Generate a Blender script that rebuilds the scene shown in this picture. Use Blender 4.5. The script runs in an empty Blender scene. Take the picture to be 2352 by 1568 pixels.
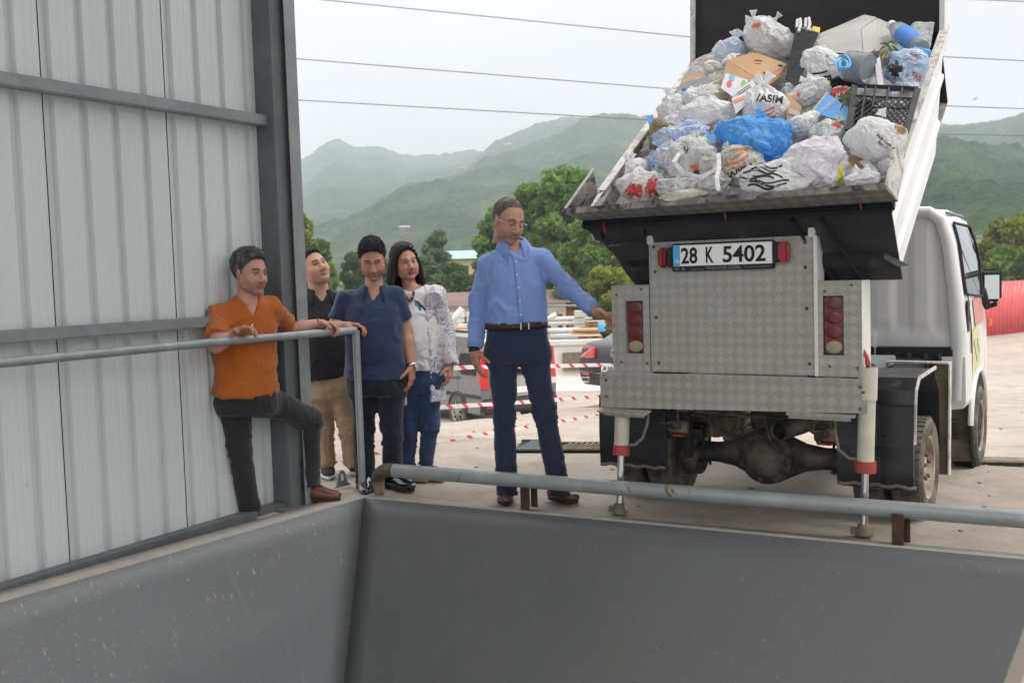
import bpy, bmesh, math, random
import numpy as np
from mathutils import Vector, Matrix, noise as mnoise
from mathutils.bvhtree import BVHTree
import openvdb as vdb
SC = bpy.context.scene
COL = SC.collection
R_ = math.radians
rng = random.Random(7)
V = lambda *a: np.array(a, float)

# ------------------------------------------------------------------ camera
FPX, CAMH = 2350.0, 1.31
_p, _r = math.atan(154 / FPX), math.atan(.0311)
_f = V(0, math.cos(_p), -math.sin(_p)); _u0 = V(0, math.sin(_p), math.cos(_p)); _r0 = V(1, 0, 0)
_R = math.cos(_r) * _r0 - math.sin(_r) * _u0
_U = math.sin(_r) * _r0 + math.cos(_r) * _u0
CAM = V(0, 0, CAMH)
cd = bpy.data.cameras.new('camera'); cam = bpy.data.objects.new('camera', cd); COL.objects.link(cam)
cd.sensor_width = 36; cd.lens = 36 * FPX / 2352; cd.clip_start = .05; cd.clip_end = 6000
m = Matrix.Identity(4)
for i in range(3):
    m[i][0] = _R[i]; m[i][1] = _U[i]; m[i][2] = -_f[i]; m[i][3] = CAM[i]
cam.matrix_world = m
cd.dof.use_dof = True; cd.dof.focus_distance = 5.9; cd.dof.aperture_fstop = 4.5
SC.camera = cam

# ------------------------------------------------------------------ world, sun, exposure
SUN_EL, SUN_AZ = R_(58), R_(115)          # azimuth clockwise from +Y
w = bpy.data.worlds.new('World'); SC.world = w; w.use_nodes = True
nt = w.node_tree; nt.nodes.clear()
N = nt.nodes.new; LK = nt.links.new
sky = N('ShaderNodeTexSky'); sky.sky_type = 'NISHITA'; sky.sun_disc = False
sky.sun_elevation = SUN_EL; sky.sun_rotation = SUN_AZ; sky.dust_density = 4; sky.air_density = 1.2
bg1 = N('ShaderNodeBackground'); bg1.inputs[1].default_value = .10; LK(sky.outputs[0], bg1.inputs[0])
tc = N('ShaderNodeTexCoord'); sp = N('ShaderNodeSeparateXYZ'); LK(tc.outputs['Generated'], sp.inputs[0])
mr = N('ShaderNodeMapRange'); LK(sp.outputs[2], mr.inputs[0])
mr.interpolation_type = 'SMOOTHSTEP'; mr.inputs[1].default_value = .08; mr.inputs[2].default_value = .95; mr.inputs[3].default_value = .67; mr.inputs[4].default_value = 2.4
nz = N('ShaderNodeTexNoise'); nz.inputs['Scale'].default_value = 2.2; nz.inputs['Detail'].default_value = 5
mp = N('ShaderNodeMapping'); mp.inputs['Scale'].default_value = (1, 1, 3.2); LK(tc.outputs['Generated'], mp.inputs[0]); LK(mp.outputs[0], nz.inputs[0])
mr2 = N('ShaderNodeMapRange'); LK(nz.outputs[0], mr2.inputs[0])
mr2.inputs[1].default_value = .3; mr2.inputs[2].default_value = .7; mr2.inputs[3].default_value = .90; mr2.inputs[4].default_value = 1.08
mu = N('ShaderNodeMath'); mu.operation = 'MULTIPLY'; LK(mr.outputs[0], mu.inputs[0]); LK(mr2.outputs[0], mu.inputs[1])
bg2 = N('ShaderNodeBackground'); bg2.inputs[0].default_value = (1, .965, .94, 1); LK(mu.outputs[0], bg2.inputs[1])
mx = N('ShaderNodeMixShader'); mx.inputs[0].default_value = .88; LK(bg1.outputs[0], mx.inputs[1]); LK(bg2.outputs[0], mx.inputs[2])
wo = N('ShaderNodeOutputWorld'); LK(mx.outputs[0], wo.inputs[0])
sl = bpy.data.lights.new('sun', 'SUN'); sl.energy = 1.1; sl.angle = R_(18); sl.color = (1, .96, .9)
so = bpy.data.objects.new('sun', sl); COL.objects.link(so)
sd = Vector((math.sin(SUN_AZ) * math.cos(SUN_EL), math.cos(SUN_AZ) * math.cos(SUN_EL), math.sin(SUN_EL)))
so.rotation_euler = (-sd).to_track_quat('-Z', 'Y').to_euler()
SC.view_settings.view_transform = 'Standard'; SC.view_settings.look = 'None'
SC.view_settings.exposure = 0.40; SC.view_settings.gamma = 1; SC.view_settings.use_curve_mapping = False
SC.render.engine = 'CYCLES'
SC.cycles.max_bounces = 6; SC.cycles.diffuse_bounces = 3; SC.cycles.glossy_bounces = 3
SC.cycles.transmission_bounces = 6; SC.cycles.transparent_max_bounces = 12; SC.cycles.volume_bounces = 1
SC.cycles.caustics_reflective = False; SC.cycles.caustics_refractive = False
SC.cycles.use_denoising = True

# ------------------------------------------------------------------ pixel <-> world (pixels of the 2352-wide view)
def ray(u, v): return _f + _R * (u - 1176) / FPX - _U * (v - 784) / FPX
def G(u, v, z=0.0):
    d = ray(u, v); return CAM + d * (z - CAMH) / d[2]
def PY(u, v, y):
    d = ray(u, v); return CAM + d * y / d[1]
def PP(u, v, p0, n):
    d = ray(u, v); return CAM + d * ((np.array(p0) - CAM) @ n) / (d @ n)
def norm(a): a = np.array(a, float); return a / np.linalg.norm(a)

# hopper corner frame: t runs along the right rim, d away from the hopper
C0 = G(835, 1143); _E = G(2352, 1285)
RT = norm(_E - C0); RN = V(-RT[1], RT[0], 0)
if RN[1] < 0: RN = -RN
def ground_z(x, y):
    "level slab by the hopper up to the drain, then a ramp down to the lower yard"
    x = np.asarray(x, float); y = np.asarray(y, float)
    d = (x - C0[0]) * RN[0] + (y - C0[1]) * RN[1] - .3; t = (x - C0[0]) * RT[0] + (y - C0[1]) * RT[1]
    q = np.clip((t + 5.2) / 2.2, 0, 1); q = q * q * (3 - 2 * q); sl = .155 - .090 * q
    soft = lambda e: (np.sqrt(e ** 2 + .04) + e) / 2
    z = .20 * (soft(d - 2.1) - soft(d - 4.5)) + sl * soft(d - 4.5) + .006 * np.clip(d, 0, 2.1)
    return -(z * 1.80) / (1.80 ** 6 + z ** 6) ** (1 / 6)
def GG(u, v):
    "point of the sloping yard seen at a pixel"
    d = ray(u, v); s0 = 1.0
    lo, hi = 2.0, 400.0
    for k in range(60):
        mid = (lo + hi) / 2; P = CAM + d * mid
        if P[2] > ground_z(P[0], P[1]): lo = mid
        else: hi = mid
    return CAM + d * lo

# ------------------------------------------------------------------ numpy noise
def _hash(i, j, k, s):
    s = int(s)
    n = (i * 374761393 + j * 668265263 + k * 2147483647 + (s * 144665 & 0xffffffff)) & 0xffffffff
    n = (n ^ (n >> 13)) * 1274126177 & 0xffffffff
    n = (n ^ (n >> 16)) * 2246822519 & 0xffffffff
    return ((n ^ (n >> 15)) & 0xffff) / 32767.5 - 1.0
def vnoise(P, seed=0):
    P = np.asarray(P, float); f0 = np.floor(P); t = P - f0; t = t * t * t * (t * (t * 6 - 15) + 10)
    I = f0.astype(np.int64); o = 0
    for a in (0, 1):
        for b in (0, 1):
            for c in (0, 1):
                wgt = (t[..., 0] if a else 1 - t[..., 0]) * (t[..., 1] if b else 1 - t[..., 1]) * (t[..., 2] if c else 1 - t[..., 2])
                o = o + wgt * _hash(I[..., 0] + a, I[..., 1] + b, I[..., 2] + c, seed)
    return o
def fbm(P, oct=3, seed=0):
    o, a, s = 0, 1.0, 0
    P = np.asarray(P, float)
    for k in range(oct):
        o = o + a * vnoise(P * (2.03 ** k) + k * 17.3, seed + k); s += a; a *= .5
    return o / s
def ridged(P, seed=0): return 1 - np.abs(vnoise(P, seed)) * 2

# ------------------------------------------------------------------ object helpers
def mesh_obj(name, verts, faces, m, parent=None, smooth=True, col=None):
    me = bpy.data.meshes.new(name)
    verts = np.asarray(verts, np.float32)
    if isinstance(faces, np.ndarray):
        k = faces.shape[1]
        me.vertices.add(len(verts)); me.vertices.foreach_set('co', verts.ravel())
        me.loops.add(faces.size); me.loops.foreach_set('vertex_index', faces.astype(np.int32).ravel())
        me.polygons.add(len(faces)); me.polygons.foreach_set('loop_start', np.arange(0, faces.size, k, dtype=np.int32))
        me.update(calc_edges=True)
    else:
        me.from_pydata([tuple(map(float, v)) for v in verts], [], faces); me.update()
    if smooth: me.polygons.foreach_set('use_smooth', [True] * len(me.polygons))
    if col is not None:
        ca = me.color_attributes.new('tint', 'FLOAT_COLOR', 'POINT')
        c4 = np.ones((len(verts), 4), np.float32); c4[:, :3] = col; ca.data.foreach_set('color', c4.ravel())
    if m: me.materials.append(m)
    o = bpy.data.objects.new(name, me); COL.objects.link(o)
    if parent: o.parent = parent
    return o
def bm_obj(name, bm, m, parent=None, smooth=False, bevel=0, seg=2):
    if bevel:
        ed = [e for e in bm.edges if len(e.link_faces) == 2 and e.calc_face_angle(0) > .5]
        bmesh.ops.bevel(bm, geom=ed, offset=bevel, segments=seg, affect='EDGES', clamp_overlap=True)
    bmesh.ops.recalc_face_normals(bm, faces=bm.faces)
    me = bpy.data.meshes.new(name); bm.to_mesh(me); bm.free()
    if smooth:
        me.polygons.foreach_set('use_smooth', [True] * len(me.polygons))
        try: me.set_sharp_from_angle(angle=R_(40))
        except Exception: pass
    for mm in (m if isinstance(m, (list, tuple)) else [m]): me.materials.append(mm)
    o = bpy.data.objects.new(name, me); COL.objects.link(o)
    if parent: o.parent = parent
    return o
def tag(o, label=None, cat=None, group=None, kind=None):
    if label: o['label'] = label
    if cat: o['category'] = cat
    if group: o['group'] = group
    if kind: o['kind'] = kind
    return o
def empty(name, loc, rz=0, label=None, cat=None, group=None):
    o = bpy.data.objects.new(name, None); COL.objects.link(o); o.location = [float(a) for a in loc]; o.rotation_euler = (0, 0, rz)
    o.empty_display_size = .1
    return tag(o, label, cat, group)
def box(bm, c, s, rot=None, mi=0):
    "box centre c, full size s, rot = 3x3 (columns are the axes)"
    r = bmesh.ops.create_cube(bm, size=1); M = Matrix.Diagonal((*[float(a) for a in s], 1))
    if rot is not None: M = Matrix([list(map(float, q)) for q in np.asarray(rot)]).to_4x4() @ M
    M = Matrix.Translation([float(a) for a in c]) @ M
    bmesh.ops.transform(bm, matrix=M, verts=r['verts'])
    for v in r['verts']:
        for f in v.link_faces: f.material_index = mi
    return r['verts']
def axes(d, up=(0, 0, 1)):
    d = norm(d); s = np.cross(d, up)
    if np.linalg.norm(s) < 1e-4: s = np.cross(d, (0, 1, 0))
    s = norm(s); return d, s, np.cross(s, d)
def beam(bm, a, b, w, h, up=(0, 0, 1), mi=0):
    "rectangular bar from a to b, w sideways and h along up"
    a = np.array(a, float); b = np.array(b, float); d, s, u = axes(b - a, up)
    return box(bm, (a + b) / 2, (np.linalg.norm(b - a), w, h), np.stack([d, s, u], 1), mi)
def tube(bm, pts, r, n=12, cap=True, mi=0):
    "tube along a polyline; r a number or one radius per point"
    pts = [np.array(p, float) for p in pts]; rs = r if hasattr(r, '__len__') else [r] * len(pts)
    rings = []; up = V(0, 0, 1)
    for i, p in enumerate(pts):
        d = norm((pts[min(i + 1, len(pts) - 1)] - pts[max(i - 1, 0)]))
        if i == 0:
            _, s, u = axes(d)
        else:
            s = s - d * (s @ d); s = norm(s); u = np.cross(s, d)
        rings.append([bm.verts.new(p + rs[i] * (s * math.cos(2 * math.pi * k / n) + u * math.sin(2 * math.pi * k / n))) for k in range(n)])
    fs = []
    for a, b in zip(rings, rings[1:]):
        for k in range(n): fs.append(bm.faces.new((a[k], a[(k + 1) % n], b[(k + 1) % n], b[k])))
    if cap: fs.append(bm.faces.new(rings[0][::-1])); fs.append(bm.faces.new(rings[-1]))
    for f in fs: f.material_index = mi; f.smooth = True
    return rings
def lathe(bm, prof, c=(0, 0, 0), ax=(0, 0, 1), n=24, mi=0, cap=True):
    "prof = [(radius, height)...] turned about ax through c"
    d, s, u = axes(ax, (0, 1, 0) if abs(norm(ax)[1]) < .9 else (1, 0, 0)); c = np.array(c, float); rings = []
    for r, h in prof:
        rings.append([bm.verts.new(c + d * h + r * (s * math.cos(2 * math.pi * k / n) + u * math.sin(2 * math.pi * k / n))) for k in range(n)])
    for a, b in zip(rings, rings[1:]):
        for k in range(n):
            f = bm.faces.new((a[k], a[(k + 1) % n], b[(k + 1) % n], b[k])); f.smooth = True; f.material_index = mi
    if cap:
        for q, rr in ((prof[0], rings[0][::-1]), (prof[-1], rings[-1])):
            if q[0] > 1e-5: bm.faces.new(rr).material_index = mi
def prism(bm, pts, off, mi=0):
    "extrude polygon pts (3d) by the vector off"
    a = [bm.verts.new(tuple(map(float, p))) for p in pts]; b = [bm.verts.new(tuple(map(float, np.array(p, float) + np.array(off, float)))) for p in pts]
    fs = [bm.faces.new(a), bm.faces.new(b[::-1])]
    for i in range(len(a)): fs.append(bm.faces.new((a[i], b[i], b[(i + 1) % len(a)], a[(i + 1) % len(a)])))
    for f in fs: f.material_index = mi
    return fs
def NB(): return bmesh.new()
def copy_tree(o, parent=None):
    c = o.copy(); COL.objects.link(c); c.parent = parent
    for ch in o.children: copy_tree(ch, c)
    return c
def text_mesh(body, size, extrude=.0008, align='LEFT', spacing=1.0, bold=0):
    cu = bpy.data.curves.new('t', 'FONT'); cu.body = body; cu.size = size; cu.extrude = extrude; cu.align_x = align; cu.space_character = spacing
    cu.offset = bold; cu.resolution_u = 4
    o = bpy.data.objects.new('t', cu); COL.objects.link(o)
    me = bpy.data.meshes.new_from_object(o); bpy.data.objects.remove(o); return me
def text_obj(name, body, size, origin, xdir, ydir, m, parent=None, **kw):
    me = text_mesh(body, size, **kw); x = norm(xdir); y = norm(ydir); z = np.cross(x, y)
    M = Matrix([[x[i], y[i], z[i], float(origin[i])] for i in range(3)] + [[0, 0, 0, 1]]); me.transform(M)
    me.materials.clear(); me.materials.append(m)
    o = bpy.data.objects.new(name, me); COL.objects.link(o)
    if parent: o.parent = parent
    return o

# ------------------------------------------------------------------ materials
class NT:
    def __init__(s, m): s.t = m.node_tree; s.t.nodes.clear()
    def n(s, ty, **kw):
        q = s.t.nodes.new('ShaderNode' + ty)
        for k, v in kw.items():
            if k.startswith('i_'):
                k = k[2:]; k = int(k) if k.isdigit() else k.replace('_', ' ')
                s.set(q, k, v)
            else: setattr(q, k, v)
        return q
    def set(s, q, k, v):
        if isinstance(v, bpy.types.NodeSocket): s.t.links.new(v, q.inputs[k])
        else: q.inputs[k].default_value = v
    def math(s, op, a, b=0.0, c=None):
        q = s.n('Math', operation=op); s.set(q, 0, a); s.set(q, 1, b)
        if c is not None: s.set(q, 2, c)
        return q.outputs[0]
    def mix(s, f, a, b):
        q = s.n('Mix', data_type='RGBA'); s.set(q, 0, f)
        for k, v in ((6, a), (7, b)): s.set(q, k, v if isinstance(v, bpy.types.NodeSocket) else (*v, 1))
        return q.outputs[2]
    def noise(s, co, scale, detail=4, rough=.55, dist=0, sc=None):
        if sc is not None: co = s.n('Mapping', i_0=co, i_Scale=sc).outputs[0]
        return s.n('TexNoise', i_Vector=co, i_Scale=scale, i_Detail=detail, i_Roughness=rough, i_Distortion=dist).outputs[0]
    def ramp(s, f, lo, hi, a=0.0, b=1.0):
        return s.n('MapRange', i_0=f, i_1=lo, i_2=hi, i_3=a, i_4=b).outputs[0]
def base_mat(name):
    m = bpy.data.materials.new(name); m.use_nodes = True; t = NT(m)
    co = t.n('TexCoord').outputs['Object']
    p = t.n('BsdfPrincipled'); o = t.n('OutputMaterial'); t.t.links.new(p.outputs[0], o.inputs[0])
    return m, t, co, p, o
def rgb(r, g, b):
    "0-255 sRGB to linear"
    f = lambda c: (c / 255 / 12.92) if c / 255 <= .04045 else ((c / 255 + .055) / 1.055) ** 2.4
    return (f(r), f(g), f(b))
def mat(name, col, rough=.6, metal=0, col2=None, nscale=6, namt=(.4, .65), bump=0, bscale=30, sc=None, coat=0, trans=0, sheen=0, spec=.5, ior=1.45, alpha=1, dirt=None, dscale=3, drange=(.5, .7), attr=False, sss=0):
    m, t, co, p, o = base_mat(name)
    c = col
    if attr:
        c = t.n('Attribute', attribute_name='tint').outputs['Color']
    if col2 is not None:
        f = t.ramp(t.noise(co, nscale, 5, .6, .3, sc), namt[0], namt[1]); c = t.mix(f, c, col2)
    if dirt is not None:
        f = t.ramp(t.noise(co, dscale, 8, .68, .6), drange[0], drange[1]); c = t.mix(f, c, dirt)
    t.set(p, 'Base Color', c if isinstance(c, bpy.types.NodeSocket) else (*c, 1))
    t.set(p, 'Metallic', metal); t.set(p, 'IOR', ior); t.set(p, 'Alpha', alpha)
    rn = t.ramp(t.noise(co, nscale * 2.3, 4), .3, .7, max(rough - .08, .02), min(rough + .1, 1)); t.set(p, 'Roughness', rn)
    t.set(p, 'Coat Weight', coat); t.set(p, 'Transmission Weight', trans); t.set(p, 'Sheen Weight', sheen); t.set(p, 'Specular IOR Level', spec)
    if sss: t.set(p, 'Subsurface Weight', sss); p.inputs['Subsurface Radius'].default_value = (.012, .004, .002)
    if bump:
        b = t.n('Bump', i_Strength=bump, i_Distance=.01, i_Height=t.noise(co, bscale, 5, .6, .2, sc)); t.set(p, 'Normal', b.outputs[0])
    return m
# ================================================================== GROUND
def mat_ground():
    m, t, co, p, o = base_mat('dusty_concrete_yard')
    big = t.noise(co, .35, 6, .6, .8); mid = t.noise(co, 2.2, 8, .65, .5); fine = t.noise(co, 38, 6, .7)
    c = t.mix(t.ramp(big, .35, .65), (.35, .303, .256), (.435, .387, .335))
    c = t.mix(t.ramp(mid, .45, .68, 0, .65), c, (.26, .205, .155))
    c = t.mix(t.ramp(fine, .5, .8, 0, .55), c, (.24, .20, .16))
    sc = t.noise(t.n('Mapping', i_0=co, i_Rotation=(0, 0, .9), i_Scale=(14, .5, 1)).outputs[0], 3.0, 4)
    c = t.mix(t.ramp(sc, .55, .8, 0, .18), c, (.52, .47, .40))
    tr = t.noise(t.n('Mapping', i_0=co, i_Rotation=(0, 0, .42), i_Scale=(.12, 1.6, 1)).outputs[0], 1.0, 5, .6, .4)
    c = t.mix(t.ramp(tr, .55, .7, 0, .5), c, (.27, .215, .165))
    yy = t.n('SeparateXYZ', i_0=co).outputs[1]; yy = t.math('ADD', yy, t.math('MULTIPLY', t.math('SUBTRACT', big, .5), 30))
    c = t.mix(t.ramp(yy, 52, 60), c, t.mix(t.ramp(mid, .4, .65), (.05, .09, .025), (.10, .15, .04)))
    t.set(p, 'Base Color', c); t.set(p, 'Roughness', .9)
    h = t.math('ADD', t.math('MULTIPLY', sc, .25), t.math('ADD', fine, t.math('MULTIPLY', mid, 1.5)))
    t.set(p, 'Normal', t.n('Bump', i_Strength=.55, i_Distance=.02, i_Height=h).outputs[0])
    return m
M_GROUND = mat_ground()
# yard sheet: rows by distance d from the rim, columns by t
ds = np.concatenate([np.linspace(.10, 4, 40), np.linspace(4.2, 20, 60), np.geomspace(21, 900, 44)])
ts = np.concatenate([-np.geomspace(700, 9, 24), np.linspace(-8.5, 25, 120), np.geomspace(26, 900, 30)])
P = (C0[None, None, :] + ds[:, None, None] * RN + ts[None, :, None] * RT).reshape(-1, 3)
P[:, 2] = ground_z(P[:, 0], P[:, 1]) - .012
rough = np.clip((P - C0) @ RN - 3, 0, 1)
P[:, 2] += .03 * fbm(P * V(.9, .9, 0), 3, 3) * rough + .03 * fbm(P * V(2.5, .6, 0), 2, 8) * rough
nd, ntt = len(ds), len(ts)
I = np.arange(nd * ntt).reshape(nd, ntt)
F = np.stack([I[:-1, :-1], I[:-1, 1:], I[1:, 1:], I[1:, :-1]], -1).reshape(-1, 4)
tag(mesh_obj('ground', P, F, M_GROUND), kind='structure', label='dusty pale concrete yard sloping away from the hopper')

# ================================================================== SHED WALL
W0 = G(0, 1332, .03); W1 = G(650, 1142, .03)
WD = norm(W1 - W0); WNv = V(WD[1], -WD[0], 0)
if WNv @ (V(0, 0, 0) - W0) < 0: WNv = -WNv          # faces the hopper
def WP(u, v, off=0.0):
    "wall coordinates (s, z) seen at a pixel"
    q = PP(u, v, W0 + WNv * off, WNv); return float((q - W0) @ WD), float(q[2])
M_SHEET = mat('painted_steel_sheet', (.60, .645, .655), .42, 0, (.55, .59, .60), 1.3, (.35, .7), bump=.05, bscale=3, sc=(1, 1, .12), dirt=(.40, .40, .37), dscale=16, drange=(.66, .78))
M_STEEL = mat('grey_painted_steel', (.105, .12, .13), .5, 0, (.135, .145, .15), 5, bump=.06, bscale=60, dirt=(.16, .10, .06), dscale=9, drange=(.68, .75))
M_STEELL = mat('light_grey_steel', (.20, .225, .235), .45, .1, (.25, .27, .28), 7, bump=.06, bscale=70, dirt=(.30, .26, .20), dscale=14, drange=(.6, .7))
M_DARK = mat('black_gap', (.01, .011, .012), .8)
shed = empty('shed_wall', W0, 0, 'tall corrugated light grey steel shed wall beside the hopper', 'wall')
ribs = [12, 98, 178, 250, 316, 382, 445, 500, 548]
rs = [WP(u, 8)[0] for u in ribs]
k = np.polyfit(range(9), rs, 1); pitch, s_first = k[0], k[1]
zb, zt = -.35, 7.2
prof = []
i0 = int(-(s_first + 9.0) / pitch) - 1
s_end = WP(607, 300)[0] + .22
i = i0
while True:
    s = s_first + i * pitch
    if s > s_end: break
    for ds_, dz_ in ((-.028, 0), (-.020, .026), (.018, .026), (.027, 0)): prof.append((s + ds_, dz_))
    for q in (.38, .62): prof.append((s + pitch * q - .006, 0)); prof.append((s + pitch * q, .002)); prof.append((s + pitch * q + .006, 0))
    i += 1
prof = [q for q in prof if q[0] < s_end] + [(s_end, 0)]
bm = NB(); colsv = []
for s, o_ in prof:
    colsv.append([bm.verts.new(WD * s - WNv * o_ + V(0, 0, z - W0[2])) for z in (zb, 1.2, 3, zt)])
for a, b in zip(colsv, colsv[1:]):
    for q in range(3): bm.faces.new((a[q], b[q], b[q + 1], a[q + 1]))
sh = bm_obj('sheeting', bm, M_SHEET, shed)
md = sh.modifiers.new('s', 'SOLIDIFY'); md.thickness = .004
def wall_bar(name, p, q, hgt, off, m, dep=.06):
    s0, z0 = WP(*p, off); s1, z1 = WP(*q, off); z = (z0 + z1) / 2
    bm = NB(); a = WD * -9 + WNv * off + V(0, 0, z - W0[2]); b = WD * max(s0, s1) + WNv * off + V(0, 0, z - W0[2])
    beam(bm, a, b, dep, hgt); return bm_obj(name, bm, m, shed, bevel=.006)
wall_bar('girt', (0, 190), (612, 273), .062, .06, M_STEELL)
wall_bar('girt', (0, 772), (640, 729), .058, .06, M_STEELL)
bm = NB()
_zb = G(0, 1347, 0)[2]
beam(bm, WD * -9 + WNv * .05 + V(0, 0, -.04 - W0[2]), WD * (s_end - .1) + WNv * .05 + V(0, 0, -.04 - W0[2]), .09, .13)
bm_obj('base_beam', bm, M_STEEL, shed, bevel=.006)
for u_, v_ in ((74, 10), (365, 10)):      # lap joints of the sheets
    s_, _ = WP(u_ + (32 if u_ < 100 else 22), 400); bm = NB()
    beam(bm, WD * s_ + WNv * .003 + V(0, 0, .02 - W0[2]), WD * s_ + WNv * .003 + V(0, 0, zt - W0[2]), .005, .004, up=WNv); bm_obj('lap_joint', bm, M_DARK, shed)

# column of the shed: H section, its web side dark towards the hopper
col = empty('steel_column', (0, 0, 0), 0, 'dark grey steel H-column at the open end of the shed wall', 'column')
s0, _ = WP(612, 300); s1, _ = WP(667, 300, .10)
pc = W0 + WD * s0
bm = NB()
def zl(p, z): return V(p[0], p[1], z)
cw = .20
a0 = pc + WNv * .02
pA = a0 + WD * .0; 
A_ = PP(604, 300, W0 + WNv * .02, WNv); 
Bc = PP(655, 300, W0 + WNv * .16, WNv); Cc = PP(677, 300, W0 + WNv * .16, WNv)
sA = (A_ - W0) @ WD; sB = (Bc - W0) @ WD; sC = (Cc - W0) @ WD
def wl(s, o, z): return W0 + WD * s + WNv * o + V(0, 0, z - W0[2])
th = .012
# web towards the hopper (dark, recessed) and a light flange on the outer side
sW = (PP(652, 300, W0 + WNv * .09, WNv) - W0) @ WD; sF = (PP(687, 300, W0 + WNv * .17, WNv) - W0) @ WD
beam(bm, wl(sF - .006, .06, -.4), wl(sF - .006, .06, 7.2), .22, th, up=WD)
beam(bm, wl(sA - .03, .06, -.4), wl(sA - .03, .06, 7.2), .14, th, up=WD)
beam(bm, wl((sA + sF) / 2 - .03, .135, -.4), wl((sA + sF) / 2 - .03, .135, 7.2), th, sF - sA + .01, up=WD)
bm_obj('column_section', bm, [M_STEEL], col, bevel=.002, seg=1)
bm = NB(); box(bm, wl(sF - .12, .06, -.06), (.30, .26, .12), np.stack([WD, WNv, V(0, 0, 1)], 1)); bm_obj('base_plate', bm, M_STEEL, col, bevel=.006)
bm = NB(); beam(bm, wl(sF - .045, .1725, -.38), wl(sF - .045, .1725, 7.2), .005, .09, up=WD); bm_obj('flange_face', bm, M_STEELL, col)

# shed roof, over the hopper and out of frame: it shades the wall and the pit
M_ROOF = mat('roof_sheet', (.42, .44, .45), .6)
bm = NB()
ra = C0 + RN * .1 - RT * 1.6
for zz in (6.6,):
    q = [ra, ra + RT * 10, ra + RT * 10 - RN * 6.5, ra - RN * 6.5]
    prism(bm, [V(p[0], p[1], zz) for p in q], (0, 0, .06))
tag(bm_obj('shed_roof', bm, M_ROOF), 'grey steel roof over the hopper bay', 'roof')

# ================================================================== HOPPER
def mat_hopper(name, base, streak, ang):
    m, t, co, p, o = base_mat(name)
    big = t.noise(co, .9, 5, .6, .5)
    c = t.mix(t.ramp(big, .35, .7), base, tuple(x * 1.22 for x in base))
    mp = t.n('Mapping', i_0=co, i_Rotation=(0, ang, 0), i_Scale=(5, 5, 1.15)).outputs[0]
    f = t.noise(mp, 9.5, 5, .6, .15); f2 = t.noise(mp, 24, 4, .6)
    gate = t.ramp(t.noise(co, 1.1, 3), .4, .62, .02, 1.0)
    f = t.math('MULTIPLY', t.ramp(f, .652, .672), gate); f2 = t.math('MULTIPLY', t.ramp(f2, .63, .68, 0, .7), gate)
    c = t.mix(f, c, streak); c = t.mix(f2, c, streak)
    sc = t.noise(t.n('Mapping', i_0=co, i_Rotation=(.3, .5, 0), i_Scale=(1, 1, .06)).outputs[0], 16, 3)
    c = t.mix(t.ramp(sc, .62, .72, 0, .30), c, tuple(x * 1.5 for x in base))
    sm = t.noise(co, 2.6, 5, .6, .8); c = t.mix(t.ramp(sm, .60, .78, 0, .55), c, (.13, .105, .07))
    gr = t.noise(co, 320, 3, .8); c = t.mix(t.ramp(gr, .42, .7, 0, .28), c, tuple(x * 1.5 for x in base))
    t.set(p, 'Base Color', c); t.set(p, 'Roughness', t.ramp(big, .3, .7, .33, .55))
    t.set(p, 'Normal', t.n('Bump', i_Strength=.12, i_Distance=.01, i_Height=t.noise(co, 3.0, 4)).outputs[0])
    return m
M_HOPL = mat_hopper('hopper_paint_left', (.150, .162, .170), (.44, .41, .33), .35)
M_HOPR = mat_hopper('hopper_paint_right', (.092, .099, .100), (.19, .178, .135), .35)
M_RIM = mat('dusty_rim_steel', (.30, .31, .32), .75, 0, (.38, .355, .32), 3.5, (.35, .6), bump=.3, bscale=60, dirt=(.43, .37, .30), dscale=6, drange=(.45, .6))
M_WELD = mat('weld_dirt', (.15, .13, .10), .9, 0, (.11, .085, .06), 40, (.4, .6), bump=.9, bscale=120)
hop = empty('hopper', C0, 0, 'large grey steel hopper pit whose two walls meet at a rusty corner weld', 'hopper')
KD = PP(790, 1568, C0, V(0, 1, 0)); 
KD = G(790, 1568, -.92); kd = (KD - C0) / .92; K = C0 + kd * 3.2
LD = norm(G(0, 1383) - C0)
def hp(p): return np.array(p) - C0
LR = C0 + LD * 9; RR = C0 + RT * 8
def sheet(name, a, b, c, d, n1, n2, m):
    i, j = np.meshgrid(np.linspace(0, 1, n1), np.linspace(0, 1, n2), indexing='ij')
    a, b, c, d = map(lambda q: hp(q)[None, None], (a, b, c, d)); i = i[..., None]; j = j[..., None]
    P = (a * (1 - i) + b * i) * (1 - j) + (d * (1 - i) + c * i) * j
    P = P.reshape(-1, 3); I = np.arange(n1 * n2).reshape(n1, n2)
    F = np.stack([I[:-1, :-1], I[1:, :-1], I[1:, 1:], I[:-1, 1:]], -1).reshape(-1, 4)
    nrm = norm(np.cross((P[I[1, 0]] - P[0]), (P[I[0, 1]] - P[0])))
    o = mesh_obj(name, P, F, m, hop, smooth=False); q = o.modifiers.new('s', 'SOLIDIFY'); q.thickness = .012; q.offset = 0
    return o
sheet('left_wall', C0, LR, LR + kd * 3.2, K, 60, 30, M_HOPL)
sheet('right_wall', C0, RR, RR + kd * 3.2, K, 60, 30, M_HOPR)
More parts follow.
